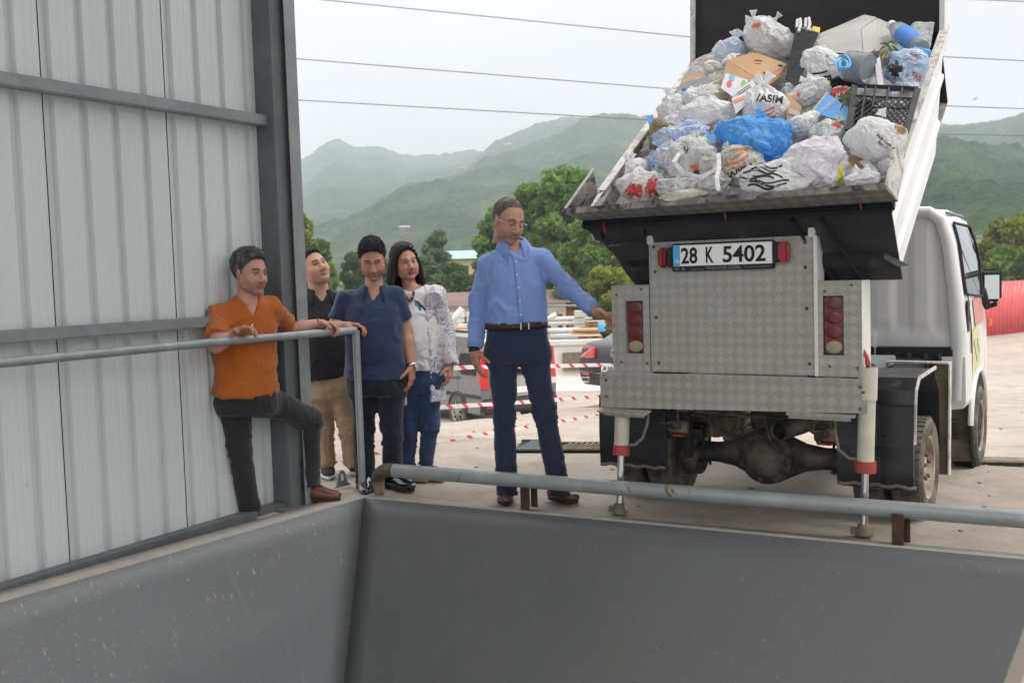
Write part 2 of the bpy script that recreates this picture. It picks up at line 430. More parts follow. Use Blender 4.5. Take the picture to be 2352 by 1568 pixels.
def jag(a, b, wdt, side, name, h=.012, n=140, seed=1):
    "dusty flange along the rim with a slightly ragged inner edge"
    d = norm(b - a); L_ = np.linalg.norm(b - a); P = []; 
    for k in range(n):
        s = L_ * k / (n - 1); j = .0015 * float(vnoise(V(s * 14, seed, 0))) + .002 * float(vnoise(V(s * 50, seed, 3)))
        inn = a + d * s - side * (.004 + j); out = a + d * s + side * wdt
        for q, z in ((inn, h - .02), (inn, h), (out, h), (out, -.3)): P.append(hp(V(q[0], q[1], z)))
    I = np.arange(n * 4).reshape(n, 4); F = np.stack([I[:-1, :-1], I[:-1, 1:], I[1:, 1:], I[1:, :-1]], -1).reshape(-1, 4)
    return mesh_obj(name, np.array(P), F, M_RIM, hop, smooth=False)
LN = V(-LD[1], LD[0], 0)
if LN @ V(1, 0, 0) > 0: LN = -LN
jag(C0 - LD * .10, LR, .125, LN, 'left_rim', h=.010)
jag(C0 - RT * .12, RR, .098, RN, 'right_rim', h=.0)
bm = NB()
pts = [hp(C0 + kd * q + V(.006 * math.sin(q * 40), 0, 0)) + norm(-RN + norm(np.cross(LD, V(0, 0, 1)))) * .004 for q in np.linspace(0, 3.2, 90)]
tube(bm, pts, [.007 + .002 * math.sin(i * 2.1) for i in range(90)], 8); bm_obj('corner_weld', bm, M_WELD, hop)
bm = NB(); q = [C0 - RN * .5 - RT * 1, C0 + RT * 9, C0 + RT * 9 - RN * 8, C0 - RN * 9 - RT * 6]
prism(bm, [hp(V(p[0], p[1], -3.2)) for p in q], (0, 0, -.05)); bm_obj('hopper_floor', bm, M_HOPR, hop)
# lifting eye at the corner of the rim
bm = NB(); e0 = G(765, 1122, .0); e1 = G(806, 1112, .0); ed = norm(e1 - e0); eu = V(0, 0, 1); ec = (e0 + e1) / 2
M_EYE = M_STEELL
outl = [(-.075, 0), (-.052, .012), (-.040, .045), (-.030, .085), (-.014, .104), (.008, .106), (.024, .092), (.034, .055), (.046, .020), (.078, 0)]
hole = [(.0 + .016 * math.cos(a), .062 + .024 * math.sin(a)) for a in np.linspace(0, 2 * math.pi, 17)[:-1]]
def eye_pt(x, z, o): return ec + ed * x + eu * z + np.cross(ed, eu) * o
for o_ in (-.006, .006):
    ov = [bm.verts.new(eye_pt(x, z, o_)) for x, z in outl]; hv = [bm.verts.new(eye_pt(x, z, o_)) for x, z in hole]
    es = [bm.edges.new((ov[i], ov[(i + 1) % len(ov)])) for i in range(len(ov))] + [bm.edges.new((hv[i], hv[(i + 1) % 16])) for i in range(16)]
    bmesh.ops.triangle_fill(bm, edges=es, use_beauty=True)
    if o_ < 0: ov0, hv0 = ov, hv
for a, b in ((ov0, ov), (hv0, hv)):
    for i in range(len(a)): bm.faces.new((a[i], a[(i + 1) % len(a)], b[(i + 1) % len(a)], b[i]))
tag(bm_obj('lifting_eye', bm, M_EYE), 'small grey steel lifting eye with a hole, welded on the hopper corner', 'lifting eye')

# trench floor between wall and left rim
bm = NB(); a = C0 + LN * .12; q = [a + RN * .12, a + LN * 2.0 + RN * .12, C0 + LD * 9 + LN * 2.2, C0 + LD * 9 + LN * .12]
prism(bm, [V(p[0], p[1], -.34) for p in q], (0, 0, -.05)); tag(bm_obj('pavement', bm, M_RIM), kind='structure')

bm = NB(); a = C0 + RN * .11 + LN * .12; q = [C0 + RN * .112 + LN * .11, C0 + RN * .112 + LN * .11 - RT * 3, C0 - RN * .55 + LN * .11 - RT * 3, C0 + LD * .62 + LN * .11]
prism(bm, [V(p[0], p[1], -.010) for p in q], (0, 0, -.3)); tag(bm_obj('ground', bm, M_GROUND), kind='structure')
# ---- thick guard pipe with an elbow and welded brackets
M_GALV = mat('galvanised_pipe', (.27, .30, .30), .42, .25, (.34, .37, .37), 5, bump=.12, bscale=40, dirt=(.17, .105, .035), dscale=6.5, drange=(.62, .66), sc=(1, 1, 1))
M_RUST = mat('rusty_steel', (.085, .045, .028), .85, .1, (.045, .028, .022), 12, bump=.5, bscale=60, dirt=(.20, .085, .03), dscale=18, drange=(.6, .7))
M_RUSTG = mat('rusty_pipe_elbow', (.10, .095, .08), .55, .4, (.17, .12, .07), 9, (.4, .6), bump=.3, bscale=60)
pb = C0 + RT * .11 + RN * .035
# solve pipe height / offset so it is parallel to the rim
pz = .165; pr = .040
pipe = empty('guard_pipe', pb, 0, 'thick galvanised guard pipe with a rusty elbow running along the hopper edge', 'pipe')
q0 = PP(905, 1080, V(0, 0, pz), V(0, 0, 1)); 
q1 = PP(2352, 1192, V(0, 0, .155), V(0, 0, 1)); qd = norm(q1 - q0); qe = q0 + qd * (np.linalg.norm(q1 - q0) + 2.5)
bm = NB(); tube(bm, [q0 - pb + qd * s for s in np.linspace(0, np.linalg.norm(qe - q0), 12)], pr, 24); bm_obj('pipe_run', bm, M_GALV, pipe, smooth=True)
bb = G(868, 1130, .0)
bm = NB(); cen = V(bb[0], bb[1], pz - .10); hd = norm(V(q0[0] - bb[0], q0[1] - bb[1], 0)); L0 = np.linalg.norm((q0 - bb)[:2]); 
pts = [cen + hd * (L0 * (1 - math.cos(a))) + V(0, 0, .10 * math.sin(a)) for a in np.linspace(0, math.pi / 2, 9)]
tube(bm, [p - pb for p in pts] , pr * 1.03, 20); bm_obj('elbow', bm, M_RUSTG, pipe, smooth=True)
bm = NB(); tube(bm, [V(bb[0], bb[1], -.02) - pb, V(bb[0], bb[1], pz - .095) - pb], pr * 1.06, 20); bm_obj('stub', bm, mat('primer_stub', (.33, .27, .19), .7, .1, (.16, .10, .06), 14, bump=.3), pipe, smooth=True)
for u_, v0, v1 in ((1206, 1112, 1167), (2062, 1182, 1250)):
    base = G(u_, v1 + 1, .0); ax = qd; sN = V(-ax[1], ax[0], 0)
    if sN[1] < 0: sN = -sN
    bm = NB(); zt_ = pz - .02
    for off in (.0, .062):
        c_ = base + sN * off + ax * (0 if off == 0 else .028) + V(0, 0, zt_ / 2 + .0) - pb
        box(bm, c_, (.052 if off == 0 else .04, .008, zt_), np.stack([ax, sN, V(0, 0, 1)], 1))
    box(bm, base + sN * .03 + V(0, 0, zt_ / 2) - pb, (.008, .05, zt_), np.stack([ax, sN, V(0, 0, 1)], 1))
    bm_obj('bracket', bm, M_RUST, pipe, bevel=.001, seg=1)

# ---- handrail on the left rim
M_RAIL = mat('rail_tube', (.25, .275, .285), .38, .25, (.33, .36, .37), 9, bump=.1, bscale=50, dirt=(.16, .11, .06), dscale=13, drange=(.68, .73))
pf = G(833, 1131); top_post = PY(822, 757, pf[1]); zr = top_post[2]
h1 = V(pf[0], pf[1], zr - .025); h0 = PP(-350, 870, V(0, 0, zr), V(0, 0, 1)); hA = PP(0, 833, V(0, 0, zr), V(0, 0, 1)); hB = PP(815, 758, V(0, 0, zr), V(0, 0, 1))
hdv = norm(hB - hA)
railo = empty('handrail', pf, 0, 'grey tubular handrail with a corner post on the left rim of the hopper', 'handrail')
bm = NB(); tube(bm, [hA - hdv * 2.5 - pf, hA - pf, (hA + hB) / 2 + V(0, 0, .004) - pf, hB - pf], .0225, 16); bm_obj('rail', bm, M_RAIL, railo, smooth=True)
bm = NB(); pts = [V(pf[0], pf[1], -.02), V(pf[0], pf[1], .5), V(hB[0] + hdv[0] * .01, hB[1], zr - .004)]
tube(bm, [p - pf for p in pts], .0225, 14); bm_obj('post', bm, M_RAIL, railo, smooth=True)
RAIL_A, RAIL_B, RAIL_Z = hA, hB, zr

# pale blurred edge close to the camera, lower right
M_CREAM = mat('cream_paint', (.55, .47, .40), .6, 0, (.50, .43, .36), 3)
bm = NB(); a = PY(2410, 1282, 1.9); b = PY(2300, 1582, 1.9); d_ = norm(b - a)
prism(bm, [a - d_ * .05, b + d_ * .9, b + d_ * .9 + V(.5, 0, 0), a - d_ * .05 + V(.5, 0, 0)], (.0, -.05, 0)); tag(bm_obj('cream_panel', bm, M_CREAM, bevel=.004), 'cream painted slanted panel close to the camera at the lower right corner', 'panel')
# ================================================================== HILLS
def mat_hill(name, c1, c2, c3, sc=1.0):
    m, t, co, p, o = base_mat(name)
    a = t.noise(co, .045 * sc, 7, .65, .6); b = t.noise(co, .3 * sc, 5, .7); d = t.noise(co, .012 * sc, 4, .6, 1.0)
    c = t.mix(t.ramp(a, .38, .62), c1, c2); c = t.mix(t.ramp(b, .44, .62, 0, .85), c, tuple(x * .38 for x in c1)); c = t.mix(t.ramp(d, .52, .66, 0, .8), c, c3)
    t.set(p, 'Base Color', c); t.set(p, 'Roughness', 1.0); t.set(p, 'Specular IOR Level', .1)
    t.set(p, 'Normal', t.n('Bump', i_Strength=1, i_Distance=3, i_Height=t.noise(co, .28 * sc, 5, .7)).outputs[0])
    return m
def hill(name, sky_pts, dist, front, m, seed, amp=9, bump=2.2, nu=300, nv=110, base=-2.2, zfront=None, label=None, spurs=1.0):
    us = np.linspace(sky_pts[0][0], sky_pts[-1][0], nu)
    vs = np.interp(us, [p[0] for p in sky_pts], [p[1] for p in sky_pts])
    P = np.zeros((nu, nv, 3))
    q = np.linspace(0, 1.25, nv)
    for i, (u, v) in enumerate(zip(us, vs)):
        top = PY(u, v, dist); bot = PY(u, 700, front)
        h = top[2] - base
        for j, s in enumerate(q):
            y = front + (dist - front) * s
            x = bot[0] + (top[0] - bot[0]) * s
            g = s ** .5 * (front + (dist - front) * s) / dist if s <= 1 else 1 - (s - 1) * 1.2
            P[i, j] = (x, y, base + h * g)
    X = P.reshape(-1, 3); s_ = np.tile(q, nu)
    env = np.sin(np.clip(s_, 0, 1) * math.pi) * .9
    k = 1 / (dist - front)
    sp = 1 - np.abs(vnoise(np.stack([X[:, 0] * 4.5 * k + .5 * X[:, 1] * k, X[:, 1] * 1.2 * k, X[:, 0] * 0], -1), seed)) * 2
    X[:, 2] += env * amp * spurs * (sp * .9 + fbm(X * V(12, 12, 0) * k, 3, seed + 5))
    can = fbm(X * V(.11, .11, 0) * (400 / dist) ** .5, 3, seed + 9)
    X[:, 2] += bump * np.abs(can) * 2 * np.minimum(s_ * 5, 1)
    X[:, 2] += bump * .7 * np.maximum(vnoise(X * V(.09, .02, 0), seed + 3), .45) * 2
    I = np.arange(nu * nv).reshape(nu, nv); F = np.stack([I[:-1, :-1], I[1:, :-1], I[1:, 1:], I[:-1, 1:]], -1).reshape(-1, 4)
    o = tag(mesh_obj(name, X, F, m), kind='structure', label=label); HILLS[name + str(dist)] = (X.reshape(nu, nv, 3), us); return o
HILLS = {}
MH1 = mat_hill('hill_forest', (.030, .062, .030), (.050, .090, .040), (.085, .125, .055))
MH2 = mat_hill('hill_slope', (.036, .072, .036), (.060, .104, .046), (.11, .135, .070))
MH3 = mat_hill('hill_near_forest', (.022, .058, .018), (.045, .095, .028), (.07, .135, .035), 1.6)
hill('hills', [(520, 420), (640, 400), (694, 370), (715, 357), (735, 340), (760, 330), (778, 324), (800, 338), (835, 341), (870, 338), (905, 352), (930, 362), (1000, 361), (1060, 352), (1130, 350), (1250, 350), (1500, 380)], 1500, 500, MH1, 11, 14, 2.5, label='far wooded ridge with a rounded summit on the left')
hill('hills', [(1040, 420), (1100, 365), (1135, 335), (1160, 322), (1200, 302), (1240, 287), (1290, 275), (1330, 273), (1420, 290), (1560, 330), (1700, 380)], 1250, 500, MH1, 23, 14, 2.5, label='far wooded ridge rising in the middle behind the main slope')
hill('hills', [(640, 680), (720, 600), (780, 560), (830, 530), (870, 500), (930, 462), (990, 432), (1050, 404), (1120, 372), (1200, 345), (1280, 318), (1340, 280), (1380, 268), (1430, 270), (1500, 278), (1700, 300), (1900, 310), (2100, 300), (2165, 295), (2210, 296), (2250, 290), (2290, 287), (2330, 272), (2352, 264), (2480, 250), (2700, 260)], 900, 260, MH2, 37, 16, 2.4, nu=520, nv=150, label='broad green hillside dotted with houses')
hill('hills', [(1500, 670), (1650, 600), (1800, 500), (1900, 430), (2050, 370), (2120, 346), (2150, 338), (2190, 336), (2230, 342), (2262, 341), (2300, 352), (2352, 357), (2450, 350), (2700, 340)], 420, 130, MH3, 51, 10, 2.6, nu=360, nv=170, label='dark green wooded slope on the right')

def on_hill(key, u, v):
    "point of a hill seen nearest to a pixel"
    X, us = HILLS[key]; i = int(np.argmin(np.abs(us - u)))
    rr = X[max(i - 1, 0):i + 2].reshape(-1, 3); q = rr - CAM; z = q @ _f; vv = 784 - FPX * (q @ _U) / z
    k = int(np.argmin(np.abs(vv - v))); return rr[k]
# ------------------------------------------------------------------ small houses on the slopes
M_PLASTER = mat('pale_plaster', (.62, .60, .56), .9, 0, (.50, .48, .44), .5)
M_PLASTERY = mat('yellow_plaster', (.62, .52, .30), .9, 0, (.5, .43, .27), .5)
M_TILE = mat('red_tile_roof', (.42, .16, .12), .85, 0, (.30, .13, .10), .8)
M_TILEB = mat('brown_tile_roof', (.20, .125, .11), .85, 0, (.15, .10, .09), .6, bump=.5, bscale=6)
M_BRICK = mat('bare_brick', (.42, .19, .12), .9, 0, (.33, .16, .11), 1.0)
M_TIN = mat('pale_tin_roof', (.30, .31, .32), .6)
M_TINB = mat('light_blue_tin_roof', (.42, .55, .62), .6)
M_TING = mat('green_tin_roof', (.30, .52, .42), .6)
M_WIN = mat('window_glass', (.05, .065, .075), .15, 0, spec=.8)
def house(name, c, w, d, h, rh, rz, mw, mroof, label, cols=3, rows=2, flat=False, group=None, lodge=0):
    r = empty(name, c, rz, label, 'house' if name == 'house' else 'building', group)
    bm = NB(); box(bm, (0, 0, h / 2 - lodge / 2), (w, d, h + lodge)); bm_obj('wall', bm, mw, r)
    bm = NB(); e = .35
    if flat: box(bm, (0, 0, h + .12), (w + 2 * e, d + 2 * e, .22))
    else: prism(bm, [(-w / 2 - e, -d / 2 - e, h + .01), (-w / 2 - e, d / 2 + e, h + .01), (-w / 2 - e, 0, h + rh)], (w + 2 * e, 0, 0))
    bm_obj('roof', bm, mroof, r)
    for j in range(rows):
        for i in range(cols):
            x = (i + .5) / cols * w - w / 2; z = (j + .55) / rows * h
            for sy in (-1,):
                bm = NB(); box(bm, (x, sy * (d / 2 + .012), z), (w / cols * .38, .05, h / rows * .42)); bm_obj('window', bm, M_WIN, r)
    return r
M_PLASTERD = mat('aged_plaster', (.24, .24, .22), .9, 0, (.18, .18, .17), .5)
hl = [(1068, 399, 9, M_TILE, 'small house with a red roof high on the hillside, left of the middle'), (1123, 386, 8, M_TIN, 'small white roofed house high on the hillside next to the red roofed one'),
      (1187, 410, 8, M_TINB, 'small pale blue roofed house on the hillside'), (1249, 374, 11, M_TILE, 'wide red roofed house highest on the right of the hillside'),
      (928, 535, 9, M_TIN, 'pale house low on the hillside above the woman'), (872, 492, 7, M_TIN, 'tiny pale house halfway up the left part of the hillside'), (1165, 345, 7, M_TIN, 'tiny grey house near the skyline')]
for i, (u, v, wd, mr_, lb) in enumerate(hl):
    c = on_hill('hills900', u, v) + V(0, -1, .5); s_ = c[1] / 650
    house('house', c, wd * s_ * .62, 5 * s_, 2.8 * s_, 1.1 * s_, .25 * (i % 3 - 1), M_PLASTERD, mr_, lb, 0, 0, lodge=8)

# ================================================================== TREES
def mat_leaf(name, c1, c2):
    m, t, co, p, o = base_mat(name)
    rnd = t.n('ObjectInfo').outputs['Random']; at = t.n('Attribute', attribute_name='tint').outputs['Fac']
    c = t.mix(at, c1, c2)
    c = t.mix(t.ramp(t.noise(co, 1.2, 3), .4, .65, 0, .5), c, tuple((a + b) / 2 * 1.15 for a, b in zip(c1, c2)))
    t.set(p, 'Base Color', c); t.set(p, 'Roughness', .7); t.set(p, 'Specular IOR Level', .25)
    tr = t.n('BsdfTranslucent'); t.set(tr, 'Color', c); mx = t.n('MixShader', i_0=.35); t.t.links.new(p.outputs[0], mx.inputs[1]); t.t.links.new(tr.outputs[0], mx.inputs[2]); t.t.links.new(mx.outputs[0], o.inputs[0])
    return m
ML = [mat_leaf('leaf_bright', (.070, .145, .030), (.20, .32, .08)), mat_leaf('leaf_dark', (.045, .10, .025), (.10, .18, .05)), mat_leaf('leaf_grey', (.10, .16, .08), (.18, .25, .13)), mat_leaf('leaf_olive', (.11, .15, .02), (.24, .28, .05))]
M_BARK = mat('bark', (.10, .08, .06), .95, 0, (.05, .04, .03), 8, bump=.6, bscale=20)
def tree(name, c, h, cr, leaf, m, seed, label, group='trees beyond the yard', cbase=.25, n=16000, clumps=26, taper=.8):
    r = empty(name, c, 0, label, 'bush' if 'bush' in name else 'tree', group); g = np.random.RandomState(seed)
    bm = NB(); lean = g.uniform(-.04, .04, 2) * h; top = V(lean[0], lean[1], h * .75)
    trunk = [V(0, 0, -.3), top * .3, top * .6 + V(g.uniform(-.2, .2), 0, 0), top]; tr0 = h * .022 + .04
    tube(bm, trunk, [tr0 * 1.3, tr0, tr0 * .7, tr0 * .2], 8)
    cl = []
    for k in range(clumps):
        zz = cbase + (1 - cbase) * (k + .5) / clumps; a = k * 2.4 + g.uniform(-.6, .6)
        env = math.sin(min(1, (1 - zz) / (1 - cbase) * 1.15 + .12) * math.pi / 2) ** taper * (.75 + .25 * math.sin((zz - cbase) / (1 - cbase) * math.pi))
        rad = cr * env * g.uniform(.35, .95)
        p = V(math.cos(a) * rad, math.sin(a) * rad, h * zz * g.uniform(.93, 1.0)); s = cr * g.uniform(.20, .38)
        cl.append((p, s)); st = top * min(1, max(.2, zz * .8)) * V(1, 1, 1); tube(bm, [st, (st + p) / 2 + V(0, 0, -.05 * h * g.rand()), p], [tr0 * .35, tr0 * .22, tr0 * .06], 5, cap=False)
    bm_obj('trunk', bm, M_BARK, r, smooth=True)
    per = n // clumps; P = []; T = []
    for p, s in cl:
        d = g.normal(size=(per, 3)); d /= np.linalg.norm(d, axis=1)[:, None]; rr = g.uniform(.15, 1.15, per) ** .6
        q = p + d * (s * rr)[:, None] * V(1.1, 1.1, .8); nz = fbm(q * 1.1 / cr * 3, 2, seed)
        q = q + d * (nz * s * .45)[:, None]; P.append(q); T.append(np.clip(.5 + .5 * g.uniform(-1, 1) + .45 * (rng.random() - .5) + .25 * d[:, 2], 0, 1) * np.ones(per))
    P = np.concatenate(P); T = np.concatenate(T); nn = len(P)
    a = g.normal(size=(nn, 3)); a /= np.linalg.norm(a, axis=1)[:, None]; b = np.cross(a, g.normal(size=(nn, 3))); b /= np.linalg.norm(b, axis=1)[:, None]
    L_ = leaf * g.uniform(.6, 1.3, nn)[:, None]
    Q = np.stack([P - a * L_, P - b * L_ * .55, P + a * L_, P + b * L_ * .55], 1).reshape(-1, 3)
    mesh_obj('crown', Q, np.arange(nn * 4).reshape(-1, 4), m, r, smooth=False, col=np.repeat(T, 4)[:, None] * V(1, 1, 1))
    return r
def place_tree(name, u, vtop, vbase, y, halfw, leaf, m, seed, label, **kw):
    b = PY(u, vbase, y); t_ = PY(u, vtop, y); zb_ = min(b[2], -2.2); tree(name, V(b[0], y, zb_), t_[2] - zb_, halfw / FPX * y, leaf, m, seed, label, **kw)
place_tree('broadleaf_tree', 1225, 425, 700, 62, 96, .22, ML[0], 3, 'tall bright green tree behind the man in the blue shirt', cbase=.12, n=30000, clumps=44)
place_tree('broadleaf_tree', 1310, 405, 700, 60, 100, .22, ML[0], 31, 'tallest bright green tree beside the raised truck bed', cbase=.15, n=32000, clumps=44)
place_tree('broadleaf_tree', 1370, 500, 700, 52, 95, .20, ML[0], 4, 'bright green tree under the left end of the tailgate', cbase=.12, n=26000, clumps=36)
place_tree('broadleaf_tree', 1142, 480, 700, 66, 62, .20, ML[0], 32, 'bright green tree left of the tall blue-shirted man', cbase=.15, n=16000, clumps=30)
place_tree('broadleaf_tree', 1395, 615, 712, 45, 72, .14, ML[3], 5, 'low olive green tree left of the tail light box', cbase=.05, n=16000)
place_tree('broadleaf_tree', 690, 478, 690, 48, 62, .18, ML[3], 6, 'yellowish green tree just right of the steel column', cbase=.15, n=20000, clumps=32)
place_tree('broadleaf_tree', 742, 545, 690, 55, 42, .18, ML[0], 7, 'green tree above the man in black', cbase=.15, n=14000)
place_tree('broadleaf_tree', 815, 575, 690, 70, 36, .2, ML[1], 8, 'small dark green tree left of the navy polo man', cbase=.15, n=9000)
place_tree('broadleaf_tree', 1003, 533, 690, 75, 42, .2, ML[2], 9, 'greyish green tree above the woman', cbase=.15, n=12000, clumps=30)
place_tree('broadleaf_tree', 985, 590, 690, 66, 50, .18, ML[2], 10, 'wide grey green willow at the woman\'s shoulder', cbase=.05, n=14000)
place_tree('broadleaf_tree', 1050, 610, 690, 58, 60, .17, ML[1], 12, 'dark green tree left of the blue shirt sleeve', cbase=.05, n=14000)
place_tree('broadleaf_tree', 1110, 600, 690, 64, 45, .17, ML[2], 13, 'grey green tree behind the blue shirt', cbase=.05, n=9000)
place_tree('broadleaf_tree', 1460, 590, 700, 80, 40, .2, ML[0], 14, 'green tree behind the left light box of the truck', cbase=.1, n=9000)
place_tree('broadleaf_tree', 2330, 500, 690, 58, 95, .2, ML[3], 15, 'yellow green tree at the right edge behind the red fence', cbase=.1, n=20000, clumps=36)
place_tree('broadleaf_tree', 2300, 575, 690, 50, 62, .17, ML[0], 16, 'green tree behind the wing mirror', cbase=.1, n=20000, clumps=32)
place_tree('broadleaf_tree', 2352, 590, 690, 47, 45, .16, ML[1], 17, 'dark green tree at the right edge, lowest behind the red fence', cbase=.1, n=12000)
place_tree('garden_bush', 770, 668, 712, 42, 50, .12, ML[0], 18, 'low green bush behind the man in black', cbase=.02, n=6000, clumps=14)
place_tree('broadleaf_tree', 880, 600, 690, 78, 55, .2, ML[1], 19, 'dark green tree between the two heads of polo man and woman', cbase=.1, n=10000)

# ------------------------------------------------------------------ buildings at the yard's far side
def place_b(u, v, y): p = PY(u, v, y); return V(p[0], y, max(min(p[2], -1.0), -2.4))
house('building', V(PY(1150, 740, 50)[0], 53, -2.4), 6.4, 6, 2.25, .62, 0.0, M_PLASTER, M_TILEB, 'long low building with a brown roof behind the blue-shirted man', 11, 1)
house('building', V(PY(1330, 740, 52)[0], 52, -2.4), 1.9, 3, 2.0, .65, 0.0, M_BRICK, M_TILEB, 'brown roofed brick building at the pointing arm', 4, 1)
c_ = PY(1068, 650, 95); house('house', V(c_[0], 95, c_[2] - 3), 3.0, 6, 5.2, .8, .1, M_PLASTERY, M_TING, 'yellow house with a green roof between the trees', 3, 2)
c_ = PY(1428, 625, 120); house('building', V(c_[0], 120, c_[2] - 2), 2.2, 4, 4.8, .5, 0, M_BRICK, M_TILE, 'tall narrow red brick building seen below the tailgate', 1, 4, flat=True)
c_ = PY(2232, 590, 110); house('building', V(c_[0], 110, c_[2] - 4), 4, 5, 6.0, .5, 0, M_PLASTER, M_TIN, 'white building with a flat bright roof right of the cab', 3, 3, flat=True)
c_ = PY(775, 670, 90); house('building', V(c_[0], 90, c_[2] - 2), 6, 5, 2.6, .6, 0, M_PLASTER, M_TIN, 'pale flat building behind the man in black', 4, 1, flat=True)
bm = NB(); q = PY(2239, 660, 55); tube(bm, [V(q[0], 55, -2.4), V(q[0], 55, PY(2239, 540, 55)[2])], [.12, .08], 8)
tag(bm_obj('utility_pole', bm, M_BARK), 'brown wooden pole beside the white building on the right', 'pole')
# red corrugated fence
M_RED = mat('red_corrugated_sheet', (.60, .085, .095), .45, 0, (.52, .07, .085), 1.5, coat=.2)
a = PY(2245, 757, 41); b = PY(2352, 738, 43); b = b + (b - a) * 4; a = a - (b - a) * .5
L_ = np.linalg.norm((b - a)[:2]); fd = norm(V(*(b - a)[:2], 0)); fn = V(-fd[1], fd[0], 0); n_ = int(L_ / .05)
P = []; ht = PY(2300, 646, 42)[2]
for k_ in range(n_):
    s = k_ * .05; off = .05 * math.sin(2 * math.pi * s / .30)
    p = a + fd * s + fn * off; P += [V(p[0], p[1], -2.6), V(p[0], p[1], ht)]
I = np.arange(n_ * 2).reshape(n_, 2); F = np.stack([I[:-1, 0], I[1:, 0], I[1:, 1], I[:-1, 1]], -1)
rf = mesh_obj('corrugated_fence', P, F, M_RED); q = rf.modifiers.new('s', 'SOLIDIFY'); q.thickness = .01
tag(rf, 'red corrugated sheet fence behind the wing mirror', 'fence')

# power lines
M_WIRE = mat('power_cable', (.16, .17, .18), .6)
for pts, lb in (([(500, -24), (740, 0), (1600, 87), (2175, 131), (2352, 140), (2600, 150)], 'second highest power cable, passing behind the truck bed'),
                ([(500, 120), (677, 135), (1545, 205), (2160, 243), (2352, 250), (2600, 256)], 'middle power cable crossing the sky'),
                ([(500, 218), (682, 230), (1480, 275), (2160, 308), (2352, 312), (2600, 316)], 'lowest power cable, crossing in front of the hills'),
                ([(1900, -18), (2230, -1), (2352, 4), (2600, 12)], 'topmost power cable at the upper right corner')):
    bm = NB(); tube(bm, [PY(u, v, 62) for u, v in pts], .030, 6); tag(bm_obj('power_line', bm, M_WIRE), lb, 'cable', 'power lines over the yard')
# bird
bm = NB(); c_ = PY(2240, 228, 70)
prism(bm, [c_ + V(-.02, 0, 0), c_ + V(-.22, 0, -.14), c_ + V(-.05, 0, .03)], (.0, .03, 0)); prism(bm, [c_ + V(.0, 0, 0), c_ + V(.25, 0, .16), c_ + V(.0, 0, .06)], (0, .03, 0)); lathe(bm, [(.001, -.14), (.03, -.06), (.035, 0), (.02, .08), (.001, .14)], c_, (1, .3, .1), 8)
tag(bm_obj('bird', bm, M_WIRE), 'small dark bird flying in the sky at the right', 'bird')

# haze
M_HZ = bpy.data.materials.new('haze'); M_HZ.use_nodes = True; t = NT(M_HZ); vo = t.n('VolumePrincipled'); vo.inputs['Color'].default_value = (.82, .90, 1, 1); vo.inputs['Density'].default_value = HAZE if 'HAZE' in globals() else  .00062; vo.inputs['Anisotropy'].default_value = 0.0
oo = t.n('OutputMaterial'); t.t.links.new(vo.outputs[0], oo.inputs['Volume'])
bm = NB(); box(bm, (200, 900, 158), (3000, 1900, 324)); tag(bm_obj('haze', bm, M_HZ), kind='stuff')
